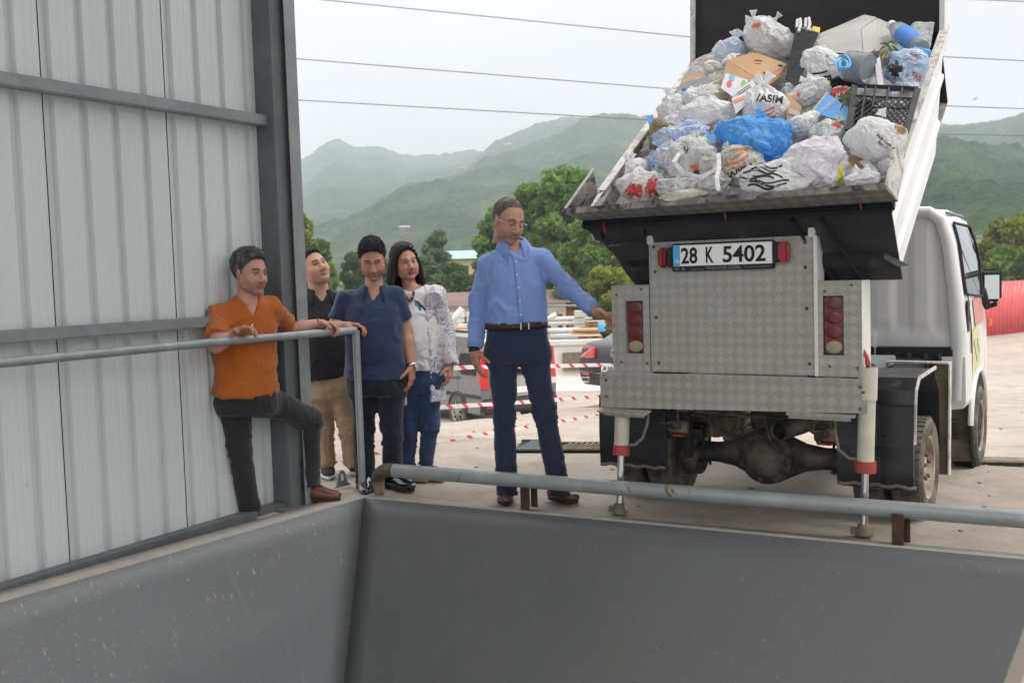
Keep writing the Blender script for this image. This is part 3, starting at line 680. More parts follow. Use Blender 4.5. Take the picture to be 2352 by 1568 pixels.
# ================================================================== TRUCK
JL, JR = G(1423, 1178), G(1978, 1228)
TO = (JL + JR) / 2; TA = R_(32)
TX = V(math.cos(TA), -math.sin(TA), 0); TY = V(math.sin(TA), math.cos(TA), 0)
def TW(p): return TO + TX * p[0] + TY * p[1] + V(0, 0, p[2])
def TLp(P): q = P - TO; return V(q @ TX, q @ TY, P[2])
def tl(u, v, ax, val):
    "truck coordinates of the point seen at a pixel on the plane axis ax = val"
    n = [TX, TY, V(0, 0, 1)][ax]; return TLp(PP(u, v, (TO if ax < 2 else V(0, 0, 0)) + n * val, n))
truck = empty('tipper_truck', TO, -TA, 'small white tipper truck with its bed raised and full of rubbish bags', 'truck')
def mat_tread(name, base, dirt, rough=.38, metal=.55, cell=.030, amt=.5, axis='XZ', dmg=.0):
    m, t, co, p, o = base_mat(name)
    s = t.n('SeparateXYZ', i_0=co); x = s.outputs[0]; y = s.outputs[2] if axis == 'XZ' else s.outputs[1]
    a = t.math('MULTIPLY', t.math('ADD', x, y), .7071 / cell); b = t.math('MULTIPLY', t.math('SUBTRACT', x, y), .7071 / cell)
    fa, fb = t.math('FRACT', a), t.math('FRACT', b)
    par = t.math('MODULO', t.math('ADD', t.math('FLOOR', a), t.math('FLOOR', b)), 2.0); par = t.math('ABSOLUTE', par)
    def bars(u, v):
        w_ = t.math('SINE', t.math('MULTIPLY', u, 2 * math.pi * 5)); st = t.ramp(w_, -.2, .6)
        e = t.math('MULTIPLY', t.ramp(t.math('ABSOLUTE', t.math('SUBTRACT', v, .5)), .44, .48, 1, 0), t.ramp(t.math('ABSOLUTE', t.math('SUBTRACT', u, .5)), .46, .49, 1, 0))
        return t.math('MULTIPLY', st, e)
    h1_, h2_ = bars(fa, fb), bars(fb, fa)
    h = t.math('ADD', t.math('MULTIPLY', h1_, par), t.math('MULTIPLY', h2_, t.math('SUBTRACT', 1.0, par)))
    # the plate also buckles slightly cell by cell, which makes the checker glint
    n1 = t.noise(co, 2.3, 6, .65, .4); n2 = t.noise(co, 11, 6, .7)
    c = t.mix(t.ramp(n1, .35, .7, .0, .55), base, dirt)
    c = t.mix(t.math('MULTIPLY', t.ramp(h, .1, .9, .55, 0), t.ramp(n2, .3, .65)), c, tuple(x * .62 for x in dirt))
    c = t.mix(t.math('MULTIPLY', t.math('MULTIPLY', h1_, par), .45), c, (.72, .69, .60))
    c = t.mix(t.math('MULTIPLY', t.math('SUBTRACT', 1.0, par), amt * .22), c, tuple(x * .70 for x in base))
    if dmg:
        c = t.mix(t.ramp(t.noise(co, 22, 4, .7, .5), .70, .74, 0, dmg), c, (.03, .025, .02))
    t.set(p, 'Base Color', c); t.set(p, 'Metallic', metal); t.set(p, 'Roughness', t.ramp(n2, .3, .7, rough, rough + .2))
    t.set(p, 'Normal', t.n('Bump', i_Strength=.9, i_Distance=.0022, i_Height=h).outputs[0])
    return m
M_TREAD = mat_tread('tread_plate', (.50, .50, .48), (.47, .43, .34), cell=.036, amt=1.0, metal=.35)
M_TREADB = mat_tread('tread_plate_bumper', (.46, .455, .43), (.46, .39, .28), cell=.040, dmg=.8, amt=.9, metal=.3)
M_TREADL = mat_tread('tread_plate_lip', (.30, .28, .25), (.24, .19, .14), cell=.055, axis='XY', amt=1.5, metal=.2, rough=.6, dmg=.4)
M_WHITE = mat('white_truck_paint', (.78, .79, .79), .32, 0, (.72, .73, .73), 2, coat=.4, dirt=(.48, .42, .33), dscale=2.4, drange=(.62, .85))
M_WHITEB = mat('white_bed_paint', (.80, .80, .78), .38, 0, (.72, .71, .68), 3, coat=.15, dirt=(.40, .33, .25), dscale=5, drange=(.66, .8))
M_PEEL = mat('peeling_white_paint', (.66, .64, .60), .6, 0, (.40, .37, .32), 14, (.5, .62), bump=.4, bscale=50, dirt=(.07, .05, .04), dscale=26, drange=(.60, .66))
M_GRIME = mat('grimy_grey_steel', (.23, .215, .20), .7, 0, (.42, .40, .37), 13, (.45, .62), bump=.4, bscale=40, dirt=(.05, .045, .04), dscale=9, drange=(.5, .6), sc=(1, 1, 1))
M_BLACK = mat('black_truck_paint', (.012, .014, .018), .32, 0, (.02, .022, .026), 5, dirt=(.12, .10, .08), dscale=5, drange=(.62, .8), coat=.2)
M_BLACKM = mat('matt_black_steel', (.014, .015, .016), .65, 0, (.028, .027, .026), 4, (.4, .7), dirt=(.20, .18, .15), dscale=17, drange=(.68, .74), bump=.2)
M_DKUND = mat('dusty_dark_underside', (.030, .029, .029), .7, 0, (.055, .050, .048), 3, (.4, .65), dirt=(.16, .14, .12), dscale=6, drange=(.62, .8), bump=.2)
M_UNDER = mat('muddy_underbody', (.05, .045, .04), .8, 0, (.24, .19, .14), 7, (.36, .58), bump=.5, bscale=40)
M_AXLE = mat('muddy_axle', (.035, .035, .036), .6, .1, (.20, .16, .12), 6, (.44, .66), bump=.4, bscale=50, dirt=(.22, .17, .12), dscale=14, drange=(.55, .7))
M_MUD = mat('dried_mud', (.22, .18, .13), .95, 0, (.13, .10, .075), 9, bump=.5, bscale=40)
M_TYRE = mat('dusty_tyre', (.055, .05, .045), .85, 0, (.20, .17, .135), 9, (.38, .62), bump=.4, bscale=60)
M_RIMW = mat('dirty_wheel_rim', (.52, .46, .39), .7, .1, (.26, .21, .16), 8, bump=.2)
M_CHROME = mat('chrome_rod', (.62, .63, .64), .16, 1.0, (.5, .5, .5), 5)
M_REDP = mat('red_lens_paint', (.36, .02, .022), .3, 0, (.22, .015, .015), 9, coat=.3)
M_REDC = mat('red_collar', (.42, .05, .055), .55, 0, (.30, .06, .05), 14)
M_CREAMC = mat('cream_jack_paint', (.62, .59, .50), .45, 0, (.52, .48, .40), 6, dirt=(.30, .24, .17), dscale=10, drange=(.62, .78))
M_PLW = mat('plate_white', (.97, .97, .95), .35); M_PLB = mat('plate_blue', (.10, .45, .86), .4); M_INK = mat('black_ink', (.012, .012, .014), .6)
M_GREYTXT = mat('grey_lettering', (.30, .30, .31), .6)
M_GLASSD = mat('dark_glass', (.03, .045, .045), .06, 0, spec=.9, coat=.6)
M_RUBBER = mat('black_rubber', (.018, .018, .019), .6)
M_MIRROR = mat('mirror_glass', (.72, .78, .80), .05, 1.0)
M_BRZ = mat('lens_red', (.16, .004, .006), .12, 0, (.10, .004, .005), 25, coat=.6)
M_AMB = mat('lens_amber', (.14, .022, .010), .12, 0, (.10, .018, .008), 25, coat=.6)
M_LCL = mat('lens_cloudy', (.34, .31, .21), .18, 0, (.28, .25, .16), 12, coat=.8)
M_BOLT = mat('dirty_bolt', (.16, .12, .08), .7, .3, (.07, .055, .04), 30)

def plate_box(name, x0, x1, y0, y1, z0, z1, m, bevel=.004, parent=truck):
    bm = NB(); box(bm, ((x0 + x1) / 2, (y0 + y1) / 2, (z0 + z1) / 2), (x1 - x0, y1 - y0, z1 - z0)); return bm_obj(name, bm, m, parent, bevel=bevel)
def bolts(parent, pts, y, r=.007):
    for x, z in pts:
        bm = NB(); lathe(bm, [(r * 1.35, 0), (r * 1.35, .002), (r, .002), (r * .9, .007)], (x, y, z), (0, -1, 0), 6); bm_obj('bolt', bm, M_BOLT, parent)
# --- rear panels
pan = plate_box('rear_panel', -.440, .426, 0, .016, .772, 1.453, M_TREAD, .003)
bolts(pan, [(-.41, 1.43), (-.405, 1.30), (-.405, 1.06), (-.395, .82), (.385, 1.42), (.385, 1.30), (.39, 1.10), (.40, .83)], 0)
bm = NB(); box(bm, (.436, .05, 1.11), (.018, .13, .68)); bm_obj('panel_post', bm, M_WHITEB, truck, bevel=.003)
for x_ in (-.42, .40):
    bm = NB(); box(bm, (x_, .10, .98), (.04, .15, .84)); bm_obj('sub_frame', bm, M_BLACKM, truck)
for sx, x0, x1 in ((-1, -.664, -.4435), (1, .446, .648)):
    bx = empty('light_box', (0, 0, 0)); bx.parent = truck
    lx = (-.584, -.481) if sx < 0 else (.466, .565)
    lz = (.868, 1.149) if sx < 0 else (.874, 1.160)
    # face as four strips round the opening + sides
    bm = NB(); z0, z1 = .770, 1.232
    for a0, a1, b0, b1 in ((x0, lx[0], z0, z1), (lx[1], x1, z0, z1), (lx[0], lx[1], z0, lz[0]), (lx[0], lx[1], lz[1], z1)):
        box(bm, ((a0 + a1) / 2, .007, (b0 + b1) / 2), (a1 - a0, .012, b1 - b0))
    bmesh.ops.remove_doubles(bm, verts=bm.verts, dist=.0002)
    bm_obj('face', bm, M_TREAD, bx)
    bm = NB()
    for xx in (x0 + .0045, x1 - .0045): box(bm, (xx, .10, (z0 + z1) / 2), (.007, .17, z1 - z0 - .004))
    box(bm, ((x0 + x1) / 2, .10, z1 - .006), (x1 - x0 - .02, .17, .006)); bm_obj('side', bm, M_WHITEB, bx)
    bolts(bx, [(x0 + .03, z1 - .05), (x1 - .045, z1 - .022), (x0 + .05, z0 + .05), (x1 - .02, z0 + .045)], .001, .005)
    plate_box('lamp_recess', lx[0] - .012, lx[1] + .012, .052, .058, lz[0] - .012, lz[1] + .012, M_RUBBER, 0, bx)
    lamp = plate_box('tail_light', lx[0] + .003, lx[1] - .003, .012, .05, lz[0] + .003, lz[1] - .003, M_BRZ, .004, bx)
    n_ = 4; hh = (lz[1] - lz[0] - .006) / n_; cx = (lx[0] + lx[1]) / 2
    for k_, mm in enumerate((M_LCL, M_BRZ, M_BRZ, M_AMB)):
        zc = lz[0] + .003 + hh * (k_ + .5); bm = NB(); r_ = bmesh.ops.create_uvsphere(bm, u_segments=20, v_segments=12, radius=1)
        bmesh.ops.transform(bm, matrix=Matrix.Translation((cx, .014, zc)) @ Matrix.Diagonal(((lx[1] - lx[0]) * .43, .006, hh * .46, 1)), verts=r_['verts']); bm_obj('lens', bm, mm, lamp, smooth=True)
# --- bumper with bent step plates
bump_ = NB(); 
prism(bump_, [(-.742, -.008, .763), (.672, -.008, .764), (.672, -.008, .600), (-.742, -.008, .568)], (0, .014, 0))
box(bump_, (-.739, .06, .665), (.005, .12, .19)); box(bump_, (.670, .055, .68), (.005, .11, .155))
bo = bm_obj('bumper', bump_, M_TREADB, truck)
bolts(bo, [(-.705, .72), (-.705, .63), (.64, .725), (.64, .62), (.655, .70)], -.0085, .006)
bm = NB(); box(bm, (-.03, .05, .69), (1.40, .06, .12)); bm_obj('bumper_beam', bm, M_UNDER, truck)
bm = NB(); prism(bm, [(-.745, -.045, .556), (-.47, -.045, .545), (-.44, -.012, .566), (-.745, -.012, .570)], (0, 0, -.008)); prism(bm, [(-.74, -.045, .552), (-.47, -.045, .541), (-.475, -.03, .525), (-.70, -.03, .530)], (0, .008, 0)); bm_obj('step_plate', bm, M_TREADB, truck); bm = NB()
prism(bm, [(.30, -.03, .583), (.60, -.035, .582), (.60, -.03, .560), (.30, -.026, .562)], (0, .008, 0)); prism(bm, [(.29, -.008, .594), (.62, -.008, .592), (.62, -.035, .584), (.29, -.032, .584)], (0, 0, -.006)); bm_obj('step_plate', bm, M_TREADB, truck)
# --- plate
pl = plate_box('licence_plate', -.303, .240, -.022, -.004, 1.298, 1.441, M_RUBBER, .006)
plate_box('plate_face', -.292, .231, -.0255, -.0215, 1.324, 1.432, M_PLW, .002, pl)
plate_box('blue_band', -.291, -.253, -.0268, -.0250, 1.326, 1.430, M_PLB, 0, pl)
def ttext(body, size, x, z, m, y, w_=None, par=pl, bold=0, name='lettering'):
    o = text_obj(name, body, size, (x, y, z), (1, 0, 0), (0, 0, 1), m, par, bold=bold)
    if w_:
        me = o.data; xs = [v.co.x for v in me.vertices]; k_ = w_ / (max(xs) - min(xs)); x0_ = min(xs)
        for v in me.vertices: v.co.x = x + (v.co.x - x0_) * k_
    return o
ttext('28', .112, -.246, 1.339, M_INK, -.0275, .088, bold=.0022)
ttext('K', .112, -.112, 1.339, M_INK, -.0275, .040, bold=.0022)
ttext('5402', .112, -.022, 1.339, M_INK, -.0275, .220, bold=.0022)
ttext('TR', .026, -.284, 1.340, M_PLW, -.0275, .026)
ttext('TAŞDEMİR DİZEL', .020, -.115, 1.304, M_GREYTXT, -.0235, .185)
ttext('Tel: 225 14 57 ANKARA', .010, .088, 1.307, M_GREYTXT, -.0235, .13); ttext('Yetkili Servisi', .009, -.20, 1.304, M_GREYTXT, -.0235, .07)
bm = NB()
for x_ in (-.272, -.237):
    bmesh.ops.create_circle(bm, cap_ends=False, segments=16, radius=.008, matrix=Matrix.Translation((x_, -.0235, 1.3105)) @ Matrix.Rotation(math.pi / 2, 4, 'X'))
rr = [e for e in bm.edges]; bmesh.ops.extrude_edge_only(bm, edges=rr); 
for v in bm.verts[32:]: v.co.x = v.co.x * 1 + 0
bm.free()
bm = NB()
for x_, sx in ((-.272, 1.35), (-.237, 1.0)):
    pts = [V(x_ + .0075 * sx * math.cos(a), -.0235, 1.3105 + .0072 * math.sin(a)) for a in np.linspace(0, 2 * math.pi, 17)]; tube(bm, pts, .0011, 5)
tube(bm, [V(-.240, -.0235, 1.305), V(-.240, -.0235, 1.316)], .001, 5); tube(bm, [V(-.234, -.0235, 1.305), V(-.234, -.0235, 1.316)], .001, 5); tube(bm, [V(-.240, -.0235, 1.3105), V(-.234, -.0235, 1.3105)], .001, 5)
tube(bm, [V(-.280, -.0235, 1.307), V(-.272, -.0235, 1.312), V(-.264, -.0235, 1.314)], .001, 5); bm_obj('round_emblem', bm, M_GREYTXT, pl)
# side lamps beside the plate
for x0, x1, zc in ((-.370, -.312, 1.372), (.247, .316, 1.378)):
    lm = empty('marker_lamp', (0, 0, 0)); lm.parent = truck
    inner = x1 if x0 < 0 else x0
    plate_box('lamp_base', inner - .016, inner + .016, -.03, -.001, zc - .05, zc + .05, M_RUBBER, .004, lm)
    plate_box('lamp_lens', x0 + (.0 if x0 < 0 else .017), x1 - (.017 if x0 < 0 else 0), -.055, -.001, zc - .052, zc + .052, M_REDP, .012, lm)

# --- tipping bed.  s along the raised floor, n across it
BO = V(0, .20, 1.24); bt = R_(33.2); BD = V(0, math.cos(bt), math.sin(bt)); BNn = V(0, -math.sin(bt), math.cos(bt))
def bp(x, s, n): return V(x, 0, 0) + BO + BD * s + BNn * n
bed = empty('tipping_bed', (0, 0, 0)); bed.parent = truck
HW = .755; BL = 1.86; HH = .46
bm = NB(); prism(bm, [bp(-HW, .38, 0), bp(-.40, 0, 0), bp(HW, 0, 0), bp(HW, BL, 0), bp(-HW, BL, 0)], BNn * .01); bm_obj('floor', bm, M_GRIME, bed)
for sx in (-1, 1):
    w_ = NB(); X = sx * (HW + .012)
    outl_ = [(0, 0), (1.22, 0), (BL + .06, HH), (-.035, HH)] if sx > 0 else [(.36, 0), (1.22, 0), (BL + .06, HH), (-.035, HH), (-.02, .30)]
    prism(w_, [bp(X, *q_) for q_ in outl_], (sx * .008, 0, 0)); so_ = bm_obj('side_wall', w_, [M_WHITEB], bed)
    w_ = NB(); prism(w_, [bp(X - sx * .002, *q_) for q_ in outl_], (-sx * .004, 0, 0)); bm_obj('inner_lining', w_, M_GRIME, so_)
    # pressed ribs along the outside
    for n0, hh_, s0_, s1_ in ((.12, .055, -.0, 1.36), (.285, .05, -.02, 1.62)):
        s0_ = s0_ if sx > 0 else max(s0_, .38 if n0 < .2 else .05); w_ = NB(); a_ = [bp(X + sx * .008, s0_, n0 - hh_ / 2), bp(X + sx * .026, s0_, n0 - hh_ / 5), bp(X + sx * .026, s0_, n0 + hh_ / 5), bp(X + sx * .008, s0_, n0 + hh_ / 2)]; prism(w_, a_, BD * (s1_ - s0_)); bm_obj('pressed_rib', w_, M_WHITEB, so_, bevel=.004)
    w_ = NB(); prism(w_, [bp(X + sx * .008, -.03, HH - .05), bp(X + sx * .034, -.03, HH - .05), bp(X + sx * .034, -.03, HH), bp(X + sx * .008, -.03, HH)], BD * (BL + .07)); bm_obj('outer_flange', w_, M_WHITEB, so_, bevel=.004)
    w_ = NB(); prism(w_, [bp(X - sx * .012, -.04, HH + .001), bp(X + sx * .036, -.04, HH + .001), bp(X + sx * .036, -.04, HH + .010), bp(X - sx * .012, -.04, HH + .010)], BD * (BL + .09)); bm_obj('top_rim', w_, M_PEEL, so_, bevel=.002, seg=1)
# headboard
hb = NB(); prism(hb, [bp(-HW, BL, 0), bp(HW, BL, 0), bp(HW, BL, HH), bp(-HW, BL, HH)], BD * .02)
hq = bp(0, BL, HH - .01); prism(hb, [hq + V(-HW, 0, 0), hq + V(HW, 0, 0), hq + V(HW, .06, 1.0), hq + V(-HW, .06, 1.0)], V(0, .02, 0)); hbo = bm_obj('headboard', hb, M_BLACKM, bed)
for sx in (-1, 1):
    hb = NB(); prism(hb, [hq + V(sx * HW, -.03, -.1), hq + V(sx * (HW + .028), -.03, -.1), hq + V(sx * (HW + .028), .03, 1.0), hq + V(sx * HW, .03, 1.0)], V(0, .07, 0)); bm_obj('headboard_edge', hb, M_PEEL if sx < 0 else M_WHITEB, hbo, bevel=.003)
# tailgate: dark outer face, ribs, hanging in line with the bed's rear end
tg = empty('tailgate', (0, 0, 0)); tg.parent = truck
TE = V(0, -.045, 1.562)                      # its upper edge
tv = TE - BO; tn = norm(np.cross(V(1, 0, 0), tv)); 
if tn[1] > 0: tn = -tn
def gp(x, a, o=0): return V(x, 0, 0) + BO + tv * a + tn * o
TWd = .795
def tgp(u, v):
    n_ = TX * tn[0] + TY * tn[1] + V(0, 0, tn[2]); return TLp(PP(u, v, TW(BO), n_))
bm = NB(); prism(bm, [gp(TWd, 1), gp(-TWd, 1), tgp(1356, 530), tgp(1384, 556), tgp(1412, 580), tgp(1440, 625), tgp(1468, 660), tgp(1500, 700), tgp(1560, 740), gp(.2, -.02), gp(TWd, -.02)], tn * .012); bm_obj('outer_sheet', bm, M_DKUND, tg)
for a_, hh_ in ((.30, .11),):
    bm = NB(); prism(bm, [gp(-.52, a_ - hh_, .012), gp(-.56, a_ - hh_ * .6, .045), gp(-.62, a_ + hh_ * .6, .045), gp(-.62, a_ + hh_, .012)], (TWd + .56, 0, 0)); bm_obj('cross_rib', bm, M_BLACK, tg, bevel=.004)
bm = NB(); box(bm, TE + V(.01, -.018, .004), (1.61, .055, .042), np.stack([V(1, 0, 0), norm(tn), norm(tv)], 1)); bm_obj('top_bar', bm, M_BLACK, tg, bevel=.010)
for x_ in (.36, .50):
    bm = NB(); beam(bm, gp(x_ - .02, .95, .02), gp(x_ + .13, .02, .03), .010, .05, up=tn); bm_obj('gusset', bm, M_BLACKM, tg)
# lip plate flaring out of the tailgate top
LO = V(0, -.07, 1.585); LE = V(0, -.285, 1.640); lv = LE - LO
bm = NB(); lx0, lx1, ex0, ex1 = -.80, .845, -.785, .845
P4 = [V(lx0 + .02, *LO[1:]), V(lx1, *LO[1:]), V(ex1, *LE[1:]), V(ex0, *LE[1:])]
P4 = [V(-.80, -.07, 1.592), V(.83, -.07, 1.592), tl(2034, 428, 1, -.285), tl(1293, 486, 1, -.285)]
prism(bm, P4, V(0, -.001, -.008)); lip = bm_obj('lip_plate', bm, M_TREADL, tg)
bm = NB(); a_, b_ = P4[3], P4[2]; e_ = V(0, -.006, .0)
prism(bm, [a_ + V(0, -.001, -.012), b_ + V(0, -.001, -.012), b_ + V(0, -.004, .016), a_ + V(0, -.004, .016)], V(0, .006, 0)); bm_obj('lip_edge', bm, M_GRIME, lip)
# ears at both ends of the lip
for sx, c3, mm in ((-1, P4[3], M_GRIME), (1, P4[2], M_PEEL)):
    tip = tl(1363, 388, 1, -.10) if sx < 0 else tl(2056, 332, 1, -.10)
    foot = V(P4[0][0] + .01, -.06, 1.60) if sx < 0 else V(P4[1][0] - .01, -.06, 1.59)
    mid_ = tl(1373, 445, 1, -.05) if sx < 0 else tl(2072, 400, 1, -.05)
    bm = NB(); prism(bm, [c3, tip, mid_, foot], V(.006 * sx, 0, .004)); bm_obj('corner_ear', bm, mm, tg)
    bm = NB(); beam(bm, c3, tip, .010, .010); bm_obj('ear_edge', bm, M_PEEL, tg)
# inner part of the tailgate seen left, red ties, handle
bm = NB(); prism(bm, [V(-.80, -.065, 1.59), V(-.72, -.065, 1.59), V(-.72, .13, 1.74), V(-.80, .13, 1.75)], V(0, 0, .012)); bm_obj('corner_plate', bm, M_GRIME, tg)
for u_, v_ in ((1388, 520), (1664, 488), (1975, 464)):
    p_ = tl(u_, v_, 1, -.10); bm = NB(); tube(bm, [p_ + V(-.004, 0, .02), p_ + V(.003, -.01, 0), p_ + V(.006, 0, -.035)], .0045, 6); bm_obj('red_tie', bm, M_REDC, tg)
bm = NB(); hp_ = [tl(1379, 528, 1, -.02), tl(1386, 556, 1, -.045), tl(1396, 562, 1, -.05), tl(1474, 552, 1, -.05), tl(1484, 543, 1, -.045), tl(1479, 516, 1, -.02)]
tube(bm, hp_, .0085, 8); bm_obj('bent_handle', bm, M_BLACK, tg, smooth=True)
# hinge posts
for x_, m_ in ((-.432, M_WHITEB), (.417, M_WHITEB)):
    bm = NB(); box(bm, (x_, .02, 1.495), (.034, .05, .10)); bm_obj('hinge_post', bm, m_, truck, bevel=.004)
    bm = NB(); lathe(bm, [(.045, 0), (.045, .05), (.02, .05), (.02, .07)], (x_ + .02, .05, 1.50), (1, 0, 0), 16); bm_obj('hinge_boss', bm, M_RUST, truck)

# --- jacks
for sx, x_, zt, zc in ((-1, -.628, .56, .335), (1, .655, .815, .335)):
    jk = empty('support_jack', (0, 0, 0)); jk.parent = truck; y_ = -.045 if sx < 0 else .035
    top_ = V(x_ + (.0 if sx < 0 else .012), y_ + (0 if sx < 0 else .0), zt); bot = V(x_ if sx < 0 else .640, y_ if sx < 0 else .038, 0)
    if sx < 0: top_[1] = .03; bot[1] = -.038
    f_ = lambda z: bot + (top_ - bot) * (z / top_[2])
    bm = NB(); tube(bm, [f_(zc + .02), top_], .041 if sx < 0 else .040, 20); bm_obj('cylinder', bm, M_CREAMC, jk, smooth=True)
    if sx > 0:
        bm = NB(); tube(bm, [f_(.66), top_ + V(0, 0, .0)], .046, 20); bm_obj('cylinder_cap', bm, M_CREAMC, jk, smooth=True)
        bm = NB(); tube(bm, [top_, top_ + V(0, 0, .02), top_ + V(-.005, 0, .05), top_ + V(-.03, .02, .09)], [.010, .013, .010, .007], 8); bm_obj('hose_fitting', bm, M_REDC, jk)
    bm = NB(); tube(bm, [f_(zc - .025), f_(zc + .03)], .046 if sx < 0 else .050, 20); bm_obj('collar', bm, M_REDC, jk, smooth=True)
    bm = NB(); tube(bm, [f_(.02), f_(zc)], .019, 16); bm_obj('rod', bm, M_CHROME, jk, smooth=True)
    bm = NB(); lathe(bm, [(.045, 0), (.045, .008), (.03, .014), (.028, .05), (.02, .055)], f_(0.002), (0, 0, 1), 10); box(bm, f_(.02) + V(-.035, 0, 0), (.05, .03, .03)); bm_obj('foot', bm, M_MUD, jk)
    hx = .07 if sx < 0 else -.07
    s_ = f_(zc + .035); bm = NB(); tube(bm, [s_ + V(hx * .3, 0, 0), s_ + V(hx * 1.1, .0, 0), s_ + V(hx * 1.8, .0, .04), s_ + V(hx * 2.1, .02, .12), s_ + V(hx * 2.2, .03, .26 if sx < 0 else .34)], .008, 8); bm_obj('hydraulic_hose', bm, M_UNDER, jk, smooth=True)

# --- wheels: tyre, rim
def wheel(name, c, r, w_, parent=truck, ax=(1, 0, 0), rimdeep=.0, face=1, tread=True):
    wh = empty(name, c); wh.parent = parent; ax = V(*ax); rr_ = r * .62
    prof = [(rr_, -w_ * .42), (r * .80, -w_ * .5), (r * .93, -w_ * .49), (r * .985, -w_ * .40), (r, -w_ * .30), (r, 0), (r, w_ * .30), (r * .985, w_ * .40), (r * .93, w_ * .49), (r * .80, w_ * .5), (rr_, w_ * .42)]
    bm = NB(); lathe(bm, prof, (0, 0, 0), ax, 48, cap=False)
    lathe(bm, [(rr_, -w_ * .42), (rr_ * .98, 0), (rr_, w_ * .42)], (0, 0, 0), ax, 48, cap=False)
    bm_obj('tyre', bm, M_TYRE, wh, smooth=True)
    if tread:
        bm = NB()
        for k_ in range(40):
            a_ = 2 * math.pi * k_ / 40
            for q_ in (-1, 1):
                d_, s_, u_ = axes(ax, (0, 1, 0)); dr = s_ * math.cos(a_ + q_ * .04) + u_ * math.sin(a_ + q_ * .04); tg_ = np.cross(ax, dr)
                box(bm, dr * (r - .001) + ax * (q_ * w_ * .24), (w_ * .36, r * .085, .012), np.stack([ax, tg_, dr], 1))
        bm_obj('tread_blocks', bm, M_TYRE, wh)
    bm = NB(); q = face
    lathe(bm, [(rr_ * 1.03, q * w_ * .44), (rr_ * .97, q * w_ * .42), (rr_ * .93, q * w_ * .18), (rr_ * .80, q * w_ * .08), (rr_ * .55, q * w_ * .12), (rr_ * .50, q * w_ * .26), (rr_ * .30, q * w_ * .30), (.001, q * w_ * .30)], (0, 0, 0), ax, 36, cap=False)
    lathe(bm, [(rr_ * .97, -q * w_ * .42), (rr_ * .93, -q * w_ * .1), (rr_ * .80, q * w_ * .05), (rr_ * .3, q * w_ * .0), (.001, q * w_ * .0)], (0, 0, 0), ax, 36, cap=False)
    bm_obj('rim', bm, M_RIMW, wh, smooth=True)
    bm = NB()
    for k_ in range(5):
        a_ = 2 * math.pi * k_ / 5; d_, s_, u_ = axes(ax, (0, 1, 0)); c_ = ax * (q * w_ * .28) + (s_ * math.cos(a_) + u_ * math.sin(a_)) * rr_ * .40; lathe(bm, [(.012, 0), (.012, .02)], c_, ax * q, 6)
    bm_obj('wheel_nut', bm, M_BOLT, wh); return wh
def gzl(x, y): P = TW((x, y, 0)); return float(ground_z(P[0], P[1]))
RY = .62; rrd = .258
wheel('rear_wheel', (.772, RY, gzl(.76, RY) + rrd - .01), rrd, .155)
wheel('rear_wheel', (.580, RY, gzl(.58, RY) + rrd - .01), rrd, .155, face=-1)
wheel('rear_wheel', (-.580, RY, gzl(-.58, RY) + rrd - .01), rrd, .155, face=-1)
wheel('rear_wheel', (-.775, RY, gzl(-.77, RY) + rrd - .01), rrd, .155)
FY = 2.36
wheel('front_wheel', (.780, FY, gzl(.76, FY) + .258), .265, .18)
wheel('front_wheel', (-.765, FY, gzl(-.76, FY) + .258), .265, .18)

# --- mud guards (black flaps round the rear wheels)
def guard(x0, x1, name, cut=0):
    pr_ = [(RY - .37, .205), (RY - .375, .40), (RY - .365, .60), (RY - .345, .61), (RY - .33, .68), (RY - .25, .735), (RY + .20, .74), (RY + .34, .60), (RY + .37, .30)]
    pts = pr_; bm = NB(); th_ = .006
    v0 = [bm.verts.new((x0, *p)) for p in pts]; v1 = [bm.verts.new((x1, *p)) for p in pts]
    for i in range(len(pts) - 1): bm.faces.new((v0[i], v1[i], v1[i + 1], v0[i + 1]))
    o = bm_obj(name, bm, M_BLACK, truck); q = o.modifiers.new('s', 'SOLIDIFY'); q.thickness = .012
    return o
g1 = guard(.462, .832, 'mudguard'); g2 = guard(-.885, -.475, 'mudguard')
# white edges / side returns of the right mudguard
bm = NB(); zg = gzl(0, RY) + rrd
for a in np.linspace(R_(60), R_(185), 9): pass
pe = [(RY - .372, .42), (RY - .345, .61), (RY - .33, .68), (RY - .25, .735), (RY + .20, .745)]
for (ya, za), (yb, zb2) in zip(pe, pe[1:]): beam(bm, (.838, ya, za), (.838, yb, zb2), .010, .016)
bm_obj('guard_edge', bm, M_PEEL, g1)
bm = NB(); tube(bm, [V(x, RY - .372, .205 + .006 * math.sin(x * 60)) for x in np.linspace(.465, .842, 14)], .010, 6); bm_obj('mud_fringe', bm, M_MUD, g1)
bm = NB(); tube(bm, [V(x, RY - .372, .205 + .006 * math.sin(x * 60)) for x in np.linspace(-.88, -.48, 14)], .010, 6); bm_obj('mud_fringe', bm, M_MUD, g2)

# --- rear axle, springs, shock absorber, exhaust
az = gzl(0, RY) + rrd + .0; ayy = RY - .02
dif = tl(1770, 1060, 1, ayy)
bm = NB(); dx = dif[0]
segs = [(-.50, .055), (-.30, .058), (-.20, .075), (-.12, .115), (-.05, .150), (0, .158), (.05, .150), (.12, .115), (.20, .078), (.30, .060), (.60, .055)]
for zoff in (0,):
    rings = []
    for x, r_ in segs:
        rings.append([bm.verts.new((dx + x, ayy + .075 * math.cos(a), az + r_ * math.sin(a))) for a in np.linspace(0, 2 * math.pi, 25)[:-1]])
    for a, b in zip(rings, rings[1:]):
        for k_ in range(24): bm.faces.new((a[k_], a[(k_ + 1) % 24], b[(k_ + 1) % 24], b[k_])).smooth = True
    bm.faces.new(rings[0]); bm.faces.new(rings[-1])
ax_ = bm_obj('rear_axle', bm, M_AXLE, truck, smooth=True)
